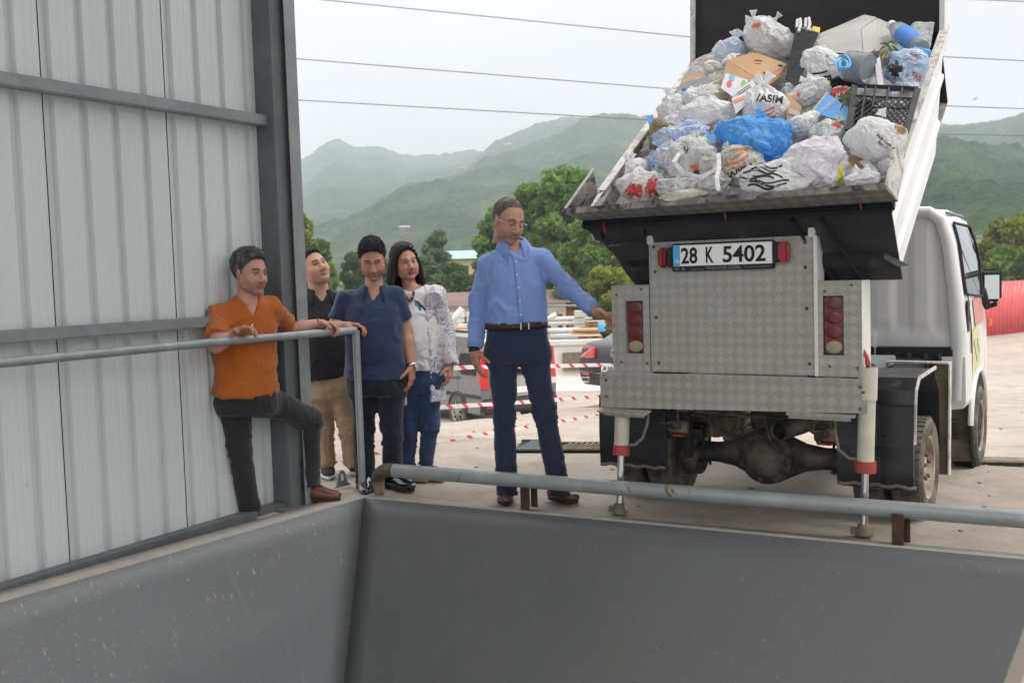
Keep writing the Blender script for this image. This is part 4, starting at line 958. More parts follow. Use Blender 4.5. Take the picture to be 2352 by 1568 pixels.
bm = NB(); lathe(bm, [(.150, 0), (.150, .02), (.138, .03), (.118, .034), (.110, .045), (.05, .06), (.001, .062)], (dx, ayy - .06, az), (0, -1, 0), 36); bm_obj('differential_cover', bm, M_AXLE, ax_, smooth=True)
for k_ in range(10):
    a_ = 2 * math.pi * k_ / 10; bm = NB(); lathe(bm, [(.008, 0), (.007, .012)], (dx + .132 * math.cos(a_), ayy - .085, az + .132 * math.sin(a_)), (0, -1, 0), 6); bm_obj('cover_bolt', bm, M_AXLE, ax_)
for sx, x_ in ((-1, -.40), (1, .40)):
    sp_ = empty('leaf_spring', (0, 0, 0)); sp_.parent = truck
    for k_ in range(5):
        bm = NB(); L2 = .52 - .07 * k_; n_ = 9; pts = [V(x_, ayy + L2 * q, az + .085 + .012 * (4 - k_) + .10 * (q * q) ) for q in np.linspace(-1, 1, n_)]
        for a, b in zip(pts, pts[1:]): beam(bm, a, b, .055, .009)
        bm_obj('leaf', bm, M_MUD if k_ % 2 else M_AXLE, sp_)
    bm = NB()
    for q in (-.05, .05): tube(bm, [V(x_ - .03, ayy + q, az - .075), V(x_ - .03, ayy + q, az + .15)], .008, 6); tube(bm, [V(x_ + .03, ayy + q, az - .09), V(x_ + .03, ayy + q, az + .15)], .008, 6)
    box(bm, (x_, ayy, az + .155), (.085, .14, .015)); box(bm, (x_, ayy, az - .06), (.085, .14, .012)); bm_obj('u_bolt', bm, M_RUST, sp_)
    bm = NB(); p_ = tl(1524 if sx < 0 else 1858, 1000 if sx < 0 else 1018, 1, .27); box(bm, (x_, .30, .50), (.045, .03, .08)); tube(bm, [V(x_ - .05, .27, .44), V(x_ + .05, .27, .44)], .035, 14); bm_obj('shackle', bm, M_UNDER, sp_)
    bm = NB(); box(bm, (x_, .27, .395), (.07, .05, .012)); bm_obj('red_pad', bm, M_REDC, sp_, bevel=.003)
bm = NB(); a_ = tl(1598, 930, 1, .45); b_ = tl(1618, 1030, 1, .60); a_[1] = .28; b_[1] = .36; tube(bm, [a_ + V(0, 0, .08), a_ * .5 + b_ * .5], .036, 14); tube(bm, [a_ * .5 + b_ * .5, b_], .028, 14); bm_obj('shock_absorber', bm, M_BLACKM, truck, smooth=True)
bm = NB(); e0 = tl(1787, 990, 1, .30); pts = [e0, e0 + V(.02, .06, .0), e0 + V(.09, .12, .02), e0 + V(.16, .2, .05), e0 + V(.2, .5, .08)]
for r_ in (.050,): tube(bm, pts, [r_, r_, r_ * .95, r_ * .9, r_ * .9], 18, cap=False)
o_ = bm_obj('exhaust_pipe', bm, M_AXLE, truck, smooth=True); q = o_.modifiers.new('s', 'SOLIDIFY'); q.thickness = .005
bm = NB(); lathe(bm, [(.044, 0), (.001, .001)], e0 + V(.006, .03, 0), (0, -1, 0), 18); bm_obj('exhaust_bore', bm, M_DARK, o_)
# silencer box, fuel pan, brake drums, spare wheel well, frame rails and cross members, cables
bm = NB(); tube(bm, [V(dx - .20, .95, .43), V(dx + .02, .95, .43)], .10, 18); bm_obj('air_tank', bm, M_UNDER, truck, smooth=True)
bm = NB(); tube(bm, [V(dx + .10, 1.15, .45), V(dx + .42, 1.15, .45)], .12, 18); bm_obj('silencer', bm, M_AXLE, truck, smooth=True)
bm = NB()
for x_ in (-.33, .33): box(bm, (x_, 1.55, .60), (.06, 2.8, .11))
for y_ in (.2, .7, 1.3, 2.0): box(bm, (0, y_, .60), (.66, .05, .08))
bm_obj('chassis', bm, M_UNDER, truck, bevel=.004)
bm = NB(); box(bm, (0, .9, .685), (1.25, 1.7, .05)); bm_obj('subframe_deck', bm, M_BLACKM, truck)
bm = NB(); 
for k_, (ua, va, ub, vb, y_) in enumerate(((1540, 935, 1870, 962, .22), (1560, 950, 1760, 955, .3), (1750, 935, 1770, 1010, .35), (1630, 940, 1636, 1000, .3), (1700, 945, 1690, 985, .3))):
    a_ = tl(ua, va, 1, y_); b_ = tl(ub, vb, 1, y_ + .03); tube(bm, [a_, (a_ + b_) / 2 + V(0, .01, -.015), b_], .009, 6)
c1 = [tl(1545, 960, 1, .3), tl(1580, 1030, 1, .5), tl(1620, 1075, 1, .6)]; tube(bm, c1, .006, 6)
c1 = [tl(1655, 985, 1, .4), tl(1690, 1005, 1, .5), tl(1730, 990, 1, .55), tl(1775, 1003, 1, .6), tl(1800, 1040, 1, .62)]; tube(bm, c1, .006, 6)
c1 = [tl(1870, 935, 1, .2), tl(1868, 985, 1, .22), tl(1880, 1020, 1, .26)]; tube(bm, c1, .008, 6)
bm_obj('brake_line', bm, M_AXLE, truck, smooth=True)
for x_ in (-.52, .52):
    bm = NB(); lathe(bm, [(.13, 0), (.14, .02), (.14, .09), (.05, .10)], (x_ + (.02 if x_ < 0 else -.02), RY, az), (1 if x_ < 0 else -1, 0, 0), 28); bm_obj('brake_drum', bm, M_AXLE, truck)
bm = NB(); lathe(bm, [(.12, 0), (.13, .03), (.13, .13), (.06, .15)], (-.33, .75, .46), (0, -1, 0), 24); bm_obj('air_reservoir', bm, M_MUD, truck, smooth=True)

# --- cab
CY = 1.82                                     # rear wall plane of the cab
cab = empty('cab', (0, 0, 0)); cab.parent = truck
def cz(v, u=2140, y=CY): return tl(u, v, 1, y)[2]
# cab shell: cross-section (x, z) loops at several y, tumblehome at the top
half = [(.0, 1.66), (.50, 1.655), (.66, 1.635), (.735, 1.57), (.775, 1.42), (.815, 1.10), (.838, .86), (.842, .62), (.835, .44)]
def cab_loop(y, sc=1.0, dz=0.0, zlow=.44):
    pts = [(x * sc, z + dz) for x, z in half]
    return [(x, y, max(z, zlow)) for x, z in pts] + [(-x, y, max(z, zlow)) for x, z in pts[::-1][:-1]]
bm = NB(); loops = []
for y, sc, dz in ((CY, .965, -.02), (CY + .03, .99, -.005), (CY + .10, 1.0, 0), (CY + .5, 1.005, .01), (CY + .85, 1.0, .0)):
    loops.append([bm.verts.new(p) for p in cab_loop(y, sc, dz)])
n_ = len(loops[0])
# front: slanting windscreen -> nose
fr_ = [(x * .97, CY + .88 + (1.66 - z) * .50 if z > 1.05 else CY + 1.19 + (1.05 - z) * .05, z) for x, z in half] ; fr_ = fr_ + [(-p[0], p[1], p[2]) for p in fr_[::-1][:-1]]
loops.append([bm.verts.new(p) for p in fr_])
for a, b in zip(loops, loops[1:]):
    for k_ in range(n_):
        if k_ == len(half) - 1: continue
        bm.faces.new((a[k_], a[(k_ + 1) % n_], b[(k_ + 1) % n_], b[k_])).smooth = True
bm.faces.new(loops[-1])
cs = bm_obj('cab_shell', bm, M_WHITE, cab, smooth=True)
# back wall with pressed vertical flutes
bm = NB(); nx, nz_ = 90, 24; xs = np.linspace(-.80, .80, nx); g_ = []
for x in xs:
    row = []
    top_z = float(np.interp(abs(x), [p[0] for p in half[:7]], [p[1] for p in half[:7]])) - .035
    for j in range(nz_):
        z = .78 + (top_z - .78) * j / (nz_ - 1)
        fl = 0
        for c_, w2 in ((.12, .055), (.36, .055), (.60, .05)): 
            e_ = (abs(abs(x) - c_ - .10 * max(0, (z - 1.2)) * -.3) - w2) / .018
            fl = max(fl, .022 * min(1, max(0, 1 - max(e_, 0))))
        k_ = min(1, max(0, (z - .86) / .05)) * min(1, max(0, (top_z - .05 - z) / .05))
        row.append(bm.verts.new((x * .99, CY + .012 - fl * k_ - (.02 if z < .87 else 0), z)))
    g_.append(row)
for i in range(nx - 1):
    for j in range(nz_ - 1): bm.faces.new((g_[i][j], g_[i + 1][j], g_[i + 1][j + 1], g_[i][j + 1])).smooth = True
bm_obj('back_wall', bm, M_WHITE, cab)
bm = NB(); tube(bm, [V(.80, CY - .005, .45), V(.812, CY - .005, .8), V(.79, CY - .005, 1.1), V(.75, CY - .005, 1.42), V(.71, CY - .005, 1.56), V(.64, CY - .005, 1.615), V(.3, CY - .005, 1.632), V(-.3, CY - .005, 1.632)], [.045, .05, .045, .04, .04, .035, .03, .03], 12); bm_obj('corner_pillar', bm, M_WHITE, cab, smooth=True)
bm = NB(); box(bm, (.29, CY - .03, .78), (.06, .05, .16)); bm_obj('latch_bracket', bm, M_WHITE, cab, bevel=.008)
bm = NB(); box(bm, (.29, CY - .06, .68), (.05, .05, .20)); box(bm, (.29, CY - .09, .68), (.02, .03, .12)); bm_obj('cab_latch', bm, M_BLACK, cab, bevel=.006)
bm = NB(); box(bm, (.0, CY - .0, .60), (1.58, .08, .34)); bm_obj('engine_bay_rear', bm, M_BLACKM, cab, bevel=.01)
for x_ in (.05, .14, .40, .52, .62, .70):
    bm = NB(); tube(bm, [V(x_, CY - .06, .74), V(x_ + .02, CY - .08, .62), V(x_ + .01, CY - .07, .50)], .014 + .008 * (x_ % .2 > .1), 8); bm_obj('bay_hose', bm, M_RUBBER, cab, smooth=True)
bm = NB(); box(bm, (.30, .98, .745), (.50, .55, .05)); bm_obj('tool_deck', bm, M_STEELL, truck, bevel=.006)
# lower rear corner of the cab (white skirt)
bm = NB(); prism(bm, [(.70, CY - .045, .72), (.85, CY - .045, .72), (.852, CY - .04, .44), (.835, CY - .04, .40), (.72, CY - .04, .385), (.70, CY - .04, .42)], (0, .30, 0)); bm_obj('skirt', bm, M_WHITE, cab, bevel=.02, seg=3)
# side window, seals, handle, wheel arch, decals
def side_x(z): return float(np.interp(z, [p[1] for p in half[::-1]], [p[0] for p in half[::-1]])) * 1.004
def side_poly(yz, m, name, par=cab, off=.004, th_=.004):
    bm = NB(); f_ = [bm.verts.new((side_x(z) + off, y, z)) for y, z in yz]; bm.faces.new(f_)
    r_ = bmesh.ops.extrude_face_region(bm, geom=bm.faces[:]); [setattr(v.co, 'x', v.co.x + th_) for v in r_['geom'] if isinstance(v, bmesh.types.BMVert)]
    return bm_obj(name, bm, m, par)
win = [(CY + .14, 1.10), (CY + .85, 1.06), (CY + .92, 1.30), (CY + .80, 1.54), (CY + .16, 1.55)]
def dens(poly, n=6):
    out = []
    for i in range(len(poly)):
        a, b = np.array(poly[i]), np.array(poly[(i + 1) % len(poly)])
        for k_ in range(n): out.append(tuple(a + (b - a) * k_ / n))
    return out
side_poly(dens(win), M_GLASSD, 'side_window')
bm = NB(); tube(bm, [V(side_x(z) + .012, y, z) for y, z in dens(win)] + [V(side_x(win[0][1]) + .012, *win[0])], .007, 6); bm_obj('window_seal', bm, M_RUBBER, cab)
bm = NB(); tube(bm, [V(side_x(1.60) + .016, CY + .12, 1.61), V(side_x(1.61) + .016, CY + .80, 1.61), V(side_x(1.4) + .016, CY + .97, 1.32)], .010, 6); bm_obj('drip_rail', bm, M_STEELL, cab)
bm = NB(); box(bm, (side_x(.93) + .004, CY + .14, .96), (.012, .10, .20)); bm_obj('door_recess', bm, M_RUBBER, cab, bevel=.005)
bm = NB(); tube(bm, [V(side_x(z) + .006, CY + .24, z) for z in (1.10, .9, .7, .5)], .004, 6); bm_obj('door_seam', bm, M_RUBBER, cab)
for c_, r_, mm, lb in (((CY + .62, .98), (.20, .10), mat('pale_red_decal', (.60, .26, .24), .5), 'red_decal'), ((CY + .42, .74), (.16, .16), mat('pale_yellow_decal', (.64, .62, .34), .5), 'yellow_decal')):
    side_poly(dens([(c_[0] - r_[0], c_[1] - r_[1]), (c_[0] + r_[0], c_[1] - r_[1] * .8), (c_[0] + r_[0], c_[1] + r_[1]), (c_[0] - r_[0], c_[1] + r_[1] * .7)], 3), mm, lb, off=.006, th_=.001)
for k_ in range(5):
    z = .80 - .05 * (k_ % 3); side_poly([(CY + .32 + .05 * k_, z - .05), (CY + .345 + .05 * k_, z - .05), (CY + .345 + .05 * k_, z), (CY + .32 + .05 * k_, z)], mat('grey_decal_mark', (.35, .36, .33), .5) if k_ == 0 else bpy.data.materials['grey_decal_mark'], 'decal_mark', off=.009, th_=.001)
bm = NB(); box(bm, (side_x(.88) + .014, CY + 1.04, .87), (.02, .06, .05)); bm_obj('side_indicator', bm, mat('orange_indicator', (.85, .20, .03), .3), cab, bevel=.006)
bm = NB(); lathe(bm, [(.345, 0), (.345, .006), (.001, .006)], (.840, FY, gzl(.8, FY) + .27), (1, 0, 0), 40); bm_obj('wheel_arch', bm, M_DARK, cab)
bm = NB(); pts = [V(.848, FY - .36 * math.cos(a), gzl(.8, FY) + .27 + .36 * math.sin(a)) for a in np.linspace(.1, math.pi - .1, 24)]; tube(bm, pts, .018, 8); bm_obj('arch_lip', bm, M_WHITE, cab, smooth=True)
# mud flap in front of the rear wheels & battery box seen between wheels
bm = NB(); prism(bm, [(.60, 2.10, .44), (.84, 2.10, .44), (.84, 2.10, .02), (.58, 2.10, .0)], (0, .012, 0)); bm_obj('mud_flap', bm, M_MUD, truck)
bm = NB(); prism(bm, [(.80, 1.03, .742), (.872, 1.03, .742), (.868, 1.03, .44), (.862, 1.03, .13), (.815, 1.03, .13), (.80, 1.03, .44)], (0, .010, 0)); gr_ = bm_obj('guard_return', bm, M_MUD, truck)
bm = NB(); prism(bm, [(.874, 1.0, .745), (.874, 1.06, .745), (.868, 1.06, .13), (.868, 1.0, .13)], (.008, 0, 0)); bm_obj('return_edge', bm, M_PEEL, gr_)
bm = NB(); prism(bm, [(.55, .98, .750), (.878, .98, .750), (.878, 1.08, .745), (.55, 1.08, .745)], (0, 0, .01)); bm_obj('guard_shelf', bm, M_PEEL, truck)
# wing mirror
mr0 = tl(2278, 655, 1, CY + .95)
mi = empty('wing_mirror', (0, 0, 0)); mi.parent = cab
bm = NB(); rot = np.stack([norm(V(1, .42, .0)), norm(V(-.42, 1, 0)), V(0, 0, 1)], 1)
box(bm, mr0 + rot[:, 1] * .035, (.142, .07, .225), rot); bm_obj('mirror_housing', bm, M_RUBBER, mi, bevel=.022, seg=3)
bm = NB(); box(bm, mr0 + rot[:, 1] * -.004 + V(.0, 0, -.012), (.095, .006, .165), rot); bm_obj('mirror_glass', bm, M_MIRROR, mi, bevel=.002)
a_ = mr0 + V(.02, .03, -.13); b_ = V(side_x(1.08), CY + .90, 1.10); bm = NB(); tube(bm, [mr0 + V(.02, .03, -.10), a_, a_ + V(-.05, 0, -.02), b_], [.012, .018, .026, .03], 10); bm_obj('mirror_arm', bm, M_RUBBER, mi, smooth=True)
# ================================================================== THE LOAD
# the heap surface inside the bed, in truck coordinates: a plane from the lip up to the headboard
HP0 = V(0, -.10, 1.60); HPd = norm(V(0, 1.34, 1.12)); HPn = norm(np.cross(V(1, 0, 0), HPd))
if HPn[2] < 0: HPn = -HPn
def heap(u, v, off=0.0):
    n = TX * HPn[0] + TY * HPn[1] + V(0, 0, HPn[2]); return PP(u, v, TW(HP0 + HPn * off), n)
def pxs(P): return float((P - CAM) @ _f) / FPX          # metres per pixel at P
WX, WY = TX, TY
def mat_bag(name, c1, c2, c3=None, trans=.22, rough=.28, nsc=5, inside=0, spec=.7):
    m, t, co, p, o = base_mat(name)
    n1 = t.noise(co, nsc, 5, .6, 1.2); n2 = t.noise(co, nsc * 3, 4, .6, .8)
    c = t.mix(t.ramp(n1, .42, .68), c1, c2)
    if c3 is not None: c = t.mix(t.ramp(n2, .58, .72, 0, .75), c, c3)
    if inside:
        vo = t.n('TexVoronoi', i_Vector=t.n('Mapping', i_0=co, i_Scale=(1, 1, 1.4)).outputs[0], i_Scale=11.0); hs = t.n('HueSaturation', i_Saturation=.9, i_Value=.75, i_Color=vo.outputs[1]).outputs[0]
        c = t.mix(t.math('MULTIPLY', t.ramp(t.noise(co, 8, 4, .6, 1.0), .46, .62), inside), c, hs)
    t.set(p, 'Base Color', c); t.set(p, 'Roughness', t.ramp(n2, .3, .7, rough - .08, rough + .14)); t.set(p, 'Specular IOR Level', spec)
    w_ = t.n('Mapping', i_0=co, i_Scale=(1, 1, 2.2)).outputs[0]
    cr = t.math('ABSOLUTE', t.math('SUBTRACT', t.noise(w_, 9, 3, .5, 1.5), .5)); cr2 = t.math('ABSOLUTE', t.math('SUBTRACT', t.noise(w_, 26, 3, .5, 1.0), .5))
    h = t.math('ADD', t.math('MULTIPLY', cr, -1.6), t.math('MULTIPLY', cr2, -.6)); t.set(p, 'Normal', t.n('Bump', i_Strength=.55, i_Distance=.022, i_Height=h).outputs[0])
    tr = t.n('BsdfTranslucent'); t.set(tr, 'Color', c); mx = t.n('MixShader', i_0=trans); t.t.links.new(p.outputs[0], mx.inputs[1]); t.t.links.new(tr.outputs[0], mx.inputs[2]); t.t.links.new(mx.outputs[0], o.inputs[0])
    return m
B_WHITE = mat_bag('white_bag', (.95, .955, .96), (.91, .91, .92), (.76, .74, .71), inside=.12)
B_CLEAR = mat_bag('clear_grey_bag', (.88, .885, .89), (.68, .68, .67), (.74, .66, .58), nsc=9, inside=.30)
B_LAV = mat_bag('lavender_white_bag', (.94, .92, .98), (.90, .88, .94))
B_BEIGE = mat_bag('beige_filled_bag', (.84, .81, .70), (.72, .66, .50), (.52, .46, .30))
B_PRINT = mat_bag('busy_clear_bag', (.86, .86, .86), (.70, .72, .72), (.46, .58, .62), nsc=11, inside=.45)
B_GREEN = mat_bag('pale_green_bag', (.76, .80, .70), (.60, .70, .56), (.84, .56, .44), nsc=7, inside=.35)
B_BLUE = mat_bag('blue_bag', (.16, .56, 1.0), (.08, .38, .92), (.34, .72, 1.0), trans=.4)
B_BLUEW = mat_bag('blue_white_bag', (.42, .62, .86), (.84, .87, .90), (.10, .24, .56), nsc=3)
B_PALEB = mat_bag('pale_blue_bag', (.66, .74, .88), (.80, .86, .93), (.38, .50, .72))
B_BROWN = mat_bag('brown_paper', (.30, .24, .15), (.24, .19, .12), trans=.05, rough=.7)
B_BLACK = mat_bag('black_bag', (.006, .006, .007), (.012, .012, .012), trans=0, rough=.5, spec=.25)
B_GREY = mat_bag('grey_bag', (.86, .84, .82), (.72, .69, .66), (.92, .90, .88), trans=.2)
B_WRAP = mat_bag('crinkled_clear_wrap', (.82, .88, .96), (.34, .56, .95), (.92, .95, .98), nsc=13)
M_CARD = mat('brown_cardboard', (.50, .315, .18), .85, 0, (.44, .27, .15), 4); M_CARDD = mat('cardboard_hole', (.06, .045, .035), .9)
M_WCARD = mat('white_cardboard', (.50, .49, .47), .85, 0, (.44, .43, .42), 3, dirt=(.34, .31, .28), dscale=4, drange=(.6, .75))
M_PAPER = mat('printed_paper', (.70, .69, .74), .7, 0, (.64, .62, .68), 5)
M_PRED = mat('red_print', (.62, .08, .07), .5); M_PORG = mat('orange_print', (.75, .24, .12), .5); M_PBLK = mat('black_print', (.03, .03, .032), .5)
M_PBLU = mat('blue_print', (.06, .24, .66), .5); M_PYEL = mat('yellow_print', (.78, .66, .06), .5); M_PGRN = mat('green_print', (.16, .48, .12), .5)
M_BTL = mat('clear_plastic', (.62, .70, .76), .12, 0, (.52, .60, .66), 8, trans=.55, ior=1.2, bump=.3, bscale=18)
M_SHEETG = mat('grey_plastic_sheet', (.14, .155, .18), .4, 0, (.18, .19, .21), 3)

def ico(sub):
    bm = NB(); bmesh.ops.create_icosphere(bm, subdivisions=sub, radius=1); v = np.array([x.co[:] for x in bm.verts]); f = np.array([[q.index for q in x.verts] for x in bm.faces]); bm.free(); return v, f
ICO5 = ico(5); ICO6 = ico(6)
def bagshape(r, seed, lump=.16, crease=.05, neck=0.0, pleats=9, flat=.0, drop=0.0):
    v, f = ICO6; d = v.copy(); g = np.random.RandomState(seed); o = g.uniform(-50, 50, 3)
    sup = np.sign(d) * np.abs(d) ** .86; sup /= np.maximum(np.linalg.norm(sup, axis=1), 1e-6)[:, None] ** .55
    P = sup
    rad = 1 + lump * fbm(d * 1.5 + o, 2, seed) + lump * .55 * fbm(d * 3.2 + o, 2, seed + 3)
    wv = d + .35 * np.stack([vnoise(d * 1.7 + o, seed + 5), vnoise(d * 1.7 + o + 9, seed + 6), vnoise(d * 1.7 + o + 18, seed + 7)], -1)
    c1 = 1 - np.abs(vnoise(wv * V(3.2, 3.2, 1.6) + o, seed + 1)) * 2.4; c2 = 1 - np.abs(vnoise(wv * V(7.5, 7.5, 4) + o, seed + 2)) * 2.4; c3 = 1 - np.abs(vnoise(wv * 15 + o, seed + 4)) * 2
    c1 = np.sign(c1) * np.abs(c1) ** 1.5; rad += crease * (c1 * 1.0 + c2 * .38 + c3 * .10)
    for q_ in range(g.randint(3, 6)):
        a_ = g.normal(size=3) * V(1, .6, .9); a_ = a_ / np.linalg.norm(a_); rad += g.uniform(.10, .30) * np.exp(-(np.arccos(np.clip(d @ a_, -1, 1)) / g.uniform(.16, .34)) ** 2)
    for q_ in range(3):
        a_ = g.normal(size=3); a_ /= np.linalg.norm(a_); rad -= .16 * np.maximum(0, d @ a_ - .72) / .28
    if neck:
        th = np.arctan2(d[:, 1], d[:, 0]); up = np.clip((d[:, 2] - .35) / .65, 0, 1)
        rad *= 1 + up * .045 * np.sin(th * pleats + 2.5 * vnoise(d * 2 + o, seed)) * (1 - up * .3)
        P = P * rad[:, None]; P[:, :2] *= (1 - .62 * up[:, None] ** 2.2); P[:, 2] += neck * up ** 3
    else: P = P * rad[:, None]
    P = P + V(1, 0, 0) * (P[:, 2:3] * g.uniform(-.22, .22)); P[:, 0] *= 1 + .22 * g.uniform(-1, 1) * P[:, 2]
    if flat: P[:, 2] = np.where(P[:, 2] < -flat, -flat + (P[:, 2] + flat) * .25, P[:, 2])
    return P * np.array(r), f
BAGS = 0
def facing(rot=0, tilt=0):
    "axes of a thing lying on the heap: x right in the truck, z towards the viewer side up, turned by rot about the view"
    c = norm(CAM - TW((0, .5, 2.0))); x = WX; z0 = norm(V(0, 0, 1) - c * c[2]); x = norm(np.cross(c, z0)) * -1; 
    a = R_(rot); X = x * math.cos(a) + z0 * math.sin(a); Z = -x * math.sin(a) + z0 * math.cos(a)
    Y = -c; 
    b = R_(tilt); Z2 = Z * math.cos(b) - Y * math.sin(b) * -1; Y2 = np.cross(Z2, X)
    return np.stack([X, Y2, Z2], 1)
def handle(bm, R, s, ang, size, w_=.011, ln=None):
    "a loop handle or ear of a knotted carrier bag"
    c, q = math.cos(ang), math.sin(ang); pts = []
    for k_ in range(9):
        a = math.pi * k_ / 8; pts.append(s + R @ V(c * size * (.15 + .55 * math.sin(a)) + .35 * size * math.cos(a) * -q, -.12 * size * math.sin(a * 2), q * size * .9 * math.sin(a) + .35 * size * math.cos(a) * c))
    for i in range(8):
        d, s_, u_ = axes(pts[i + 1] - pts[i], R[:, 1]); beam(bm, pts[i], pts[i + 1] + d * .003, w_ * (1.6 + math.sin(i * 2.1)), .004, up=R[:, 1])
def bag(name, u, v, wpx, hpx, m, seed, label, rot=0, off=.0, depth=.75, lump=.16, crease=.05, neck=0, pleats=9, knot=None, group='rubbish bags heaped in the truck bed', cat='rubbish bag', prints=(), tilt=0, ears=()):
    P = heap(u, v, off); k_ = pxs(P); R = facing(rot, tilt); w2, h2 = wpx * k_ / 2, hpx * k_ / 2
    Vt, f = bagshape((w2, min(w2, h2) * depth + .02, h2), seed, lump, crease, neck, pleats)
    Vw = Vt @ R.T
    root = mesh_obj(name, Vw, f, m); root.location = P; tag(root, label, cat, group)
    if not knot and seed % 3 != 0 and wpx > 50 and m.name not in ('black_bag', 'brown_paper'):
        g_ = np.random.RandomState(seed + 90); knot = g_.uniform(4, 6); ears = tuple(g_.uniform(.2, 2.9, 2))
    if knot:
        bm = NB(); top = R @ V(0, -.02, h2 * (1 + neck * .9)); rad_ = knot * k_
        r_ = bmesh.ops.create_icosphere(bm, subdivisions=3, radius=1)
        for q in r_['verts']: q.co = Vector(top + R @ (V(*q.co) * rad_ * V(1, .8, .8) * (1 + .25 * float(vnoise(V(*q.co) * 2.5, seed)))))
        n_ = 14
        for a0 in (ears or (.6, 2.4)):
            g0 = None
            for j in range(7):
                t_ = j / 6; sp_ = rad_ * (.5 + 3.0 * t_); ring = []
                for i in range(n_):
                    a_ = (i / (n_ - 1) - .5); wav = .5 * rad_ * math.sin(i * .9 + seed + j * .8) * t_
                    loc_ = V(math.cos(a0) * sp_ - math.sin(a0) * a_ * rad_ * (1 + 2.4 * t_), wav, math.sin(a0) * sp_ + math.cos(a0) * a_ * rad_ * (1 + 2.4 * t_)); ring.append(bm.verts.new(top + R @ loc_))
                if g0:
                    for i in range(n_ - 1): bm.faces.new((g0[i], g0[i + 1], ring[i + 1], ring[i]))
                g0 = ring
        ko = bm_obj('knot', bm, m, root, smooth=True)
    if prints:
        bvh = BVHTree.FromPolygons([tuple(x) for x in Vw], f.tolist())
        for kind, a, mm in prints:
            if kind == 'text':
                body, size, x, z, rt = a; me = text_mesh(body, size * k_, 0, 'CENTER', bold=.03 * size * k_); bm = NB(); bm.from_mesh(me)
                bmesh.ops.triangulate(bm, faces=bm.faces[:]); bmesh.ops.subdivide_edges(bm, edges=bm.edges[:], cuts=2, use_grid_fill=True)
            elif kind == 'blot':
                wd, hg, x, z, rt = a; bm = NB(); n1, n2 = 26, 18; vs_ = {}
                for i in range(n1):
                    for j in range(n2):
                        vs_[i, j] = bm.verts.new(((i / (n1 - 1) - .5) * wd * k_, (j / (n2 - 1) - .5) * hg * k_, 0))
                for i in range(n1 - 1):
                    for j in range(n2 - 1):
                        cx_, cy_ = (i / n1 - .5) * 2, (j / n2 - .5) * 2
                        if cx_ ** 2 + cy_ ** 2 + .9 * float(vnoise(V(i * .45, j * .45, seed))) < .95: bm.faces.new((vs_[i, j], vs_[i + 1, j], vs_[i + 1, j + 1], vs_[i, j + 1]))
            elif kind == 'stripes':
                wd, hg, x, z, rt, ns = a; bm = NB()
                for s_ in range(ns):
                    zz = (s_ / (ns - 1) - .5) * hg * k_; wj = .5 * wd * k_ * rng.uniform(.6, 1); x0_ = rng.uniform(-.2, .2) * wd * k_; pr_ = None; th_ = hg * k_ / ns * .30 * rng.uniform(.7, 1.5)
                    for i in range(22):
                        xx = x0_ - wj + 2 * wj * i / 21; z_ = zz + .1 * hg * k_ * math.sin(i * .3 + s_); a0, b0 = bm.verts.new((xx, z_ - th_, 0)), bm.verts.new((xx, z_ + th_, 0))
                        if pr_: bm.faces.new((pr_[0], a0, b0, pr_[1]))
                        pr_ = (a0, b0)
            ca, sa = math.cos(R_(rt)), math.sin(R_(rt)); dirv = Vector(R[:, 1]); kill = []
            for q in bm.verts:
                lx, lz = q.co.x * ca - q.co.y * sa + x * k_, q.co.x * sa + q.co.y * ca + z * k_
                o_ = Vector(R @ V(lx, 0, lz)) - dirv * 1.0; hit = bvh.ray_cast(o_, dirv)
                if hit[0] is None: kill.append(q); continue
                q.co = hit[0] + hit[1] * .0018 if hit[1].dot(dirv) < 0 else hit[0] - dirv * .002
            bmesh.ops.delete(bm, geom=kill, context='VERTS'); bm_obj('print', bm, mm, root)
    return root
def T_(*a): return ('text', *a)
bag('rubbish_bag', 1770, 92, 112, 92, B_CLEAR, 1, 'topmost grey see-through bag against the black headboard', rot=-14, off=.02, neck=.0, lump=.12, prints=[('blot', (22, 12, -38, 22, 20), M_PORG)])
bag('rubbish_bag', 1742, 72, 80, 60, B_CLEAR, 41, 'crumpled clear bag peeping out behind the topmost bag', rot=20, off=-.03)
bag('rubbish_bag', 1677, 122, 62, 66, B_PALEB, 2, 'thin pale blue bag left of the topmost bag', rot=-25, off=.0, crease=.09)
bag('rubbish_bag', 1684, 140, 44, 34, B_WHITE, 42, 'small white bag with a red cap inside, above the left of the cardboard box', rot=10, off=.03, prints=[('blot', (12, 9, 14, 4, 0), M_PRED), ('blot', (14, 9, -14, -8, 0), M_PGRN)])
bag('rubbish_bag', 1638, 158, 44, 36, B_GREY, 3, 'grey crumpled rag-like bag at the foot of the left headboard corner', rot=15, crease=.1)
bag('rubbish_bag', 1884, 158, 92, 96, B_WHITE, 4, 'white carrier bag with black scribble beside the black shopping bag', rot=-8, off=.02, lump=.10, prints=[T_('VOB', 22, 18, -32, 6), ('stripes', (60, 14, 4, -14, 12, 3), M_PBLK)] if 0 else [('text', ('OB', 22, 14, -34, 8), M_PBLK), ('stripes', (50, 10, 0, -16, 14, 2), M_PBLK), ('blot', (6, 5, 10, 26, 0), M_PORG)])
bag('rubbish_bag', 1862, 212, 92, 58, B_WHITE, 5, 'limp white bag below the white carrier bag', rot=18, off=.04, crease=.08, prints=[('blot', (8, 12, -28, 4, 0), M_PORG)])
bag('rubbish_bag', 2086, 158, 100, 88, B_BLUEW, 6, 'blue and white shopping bag with a dark open mouth at the right wall', rot=-20, off=.04, lump=.12, prints=[('blot', (34, 30, -28, -12, -30), M_PBLK), ('text', ('THI', 16, 18, -20, -8), M_PRED), ('stripes', (30, 12, 2, 24, 10, 2), M_PRED)])
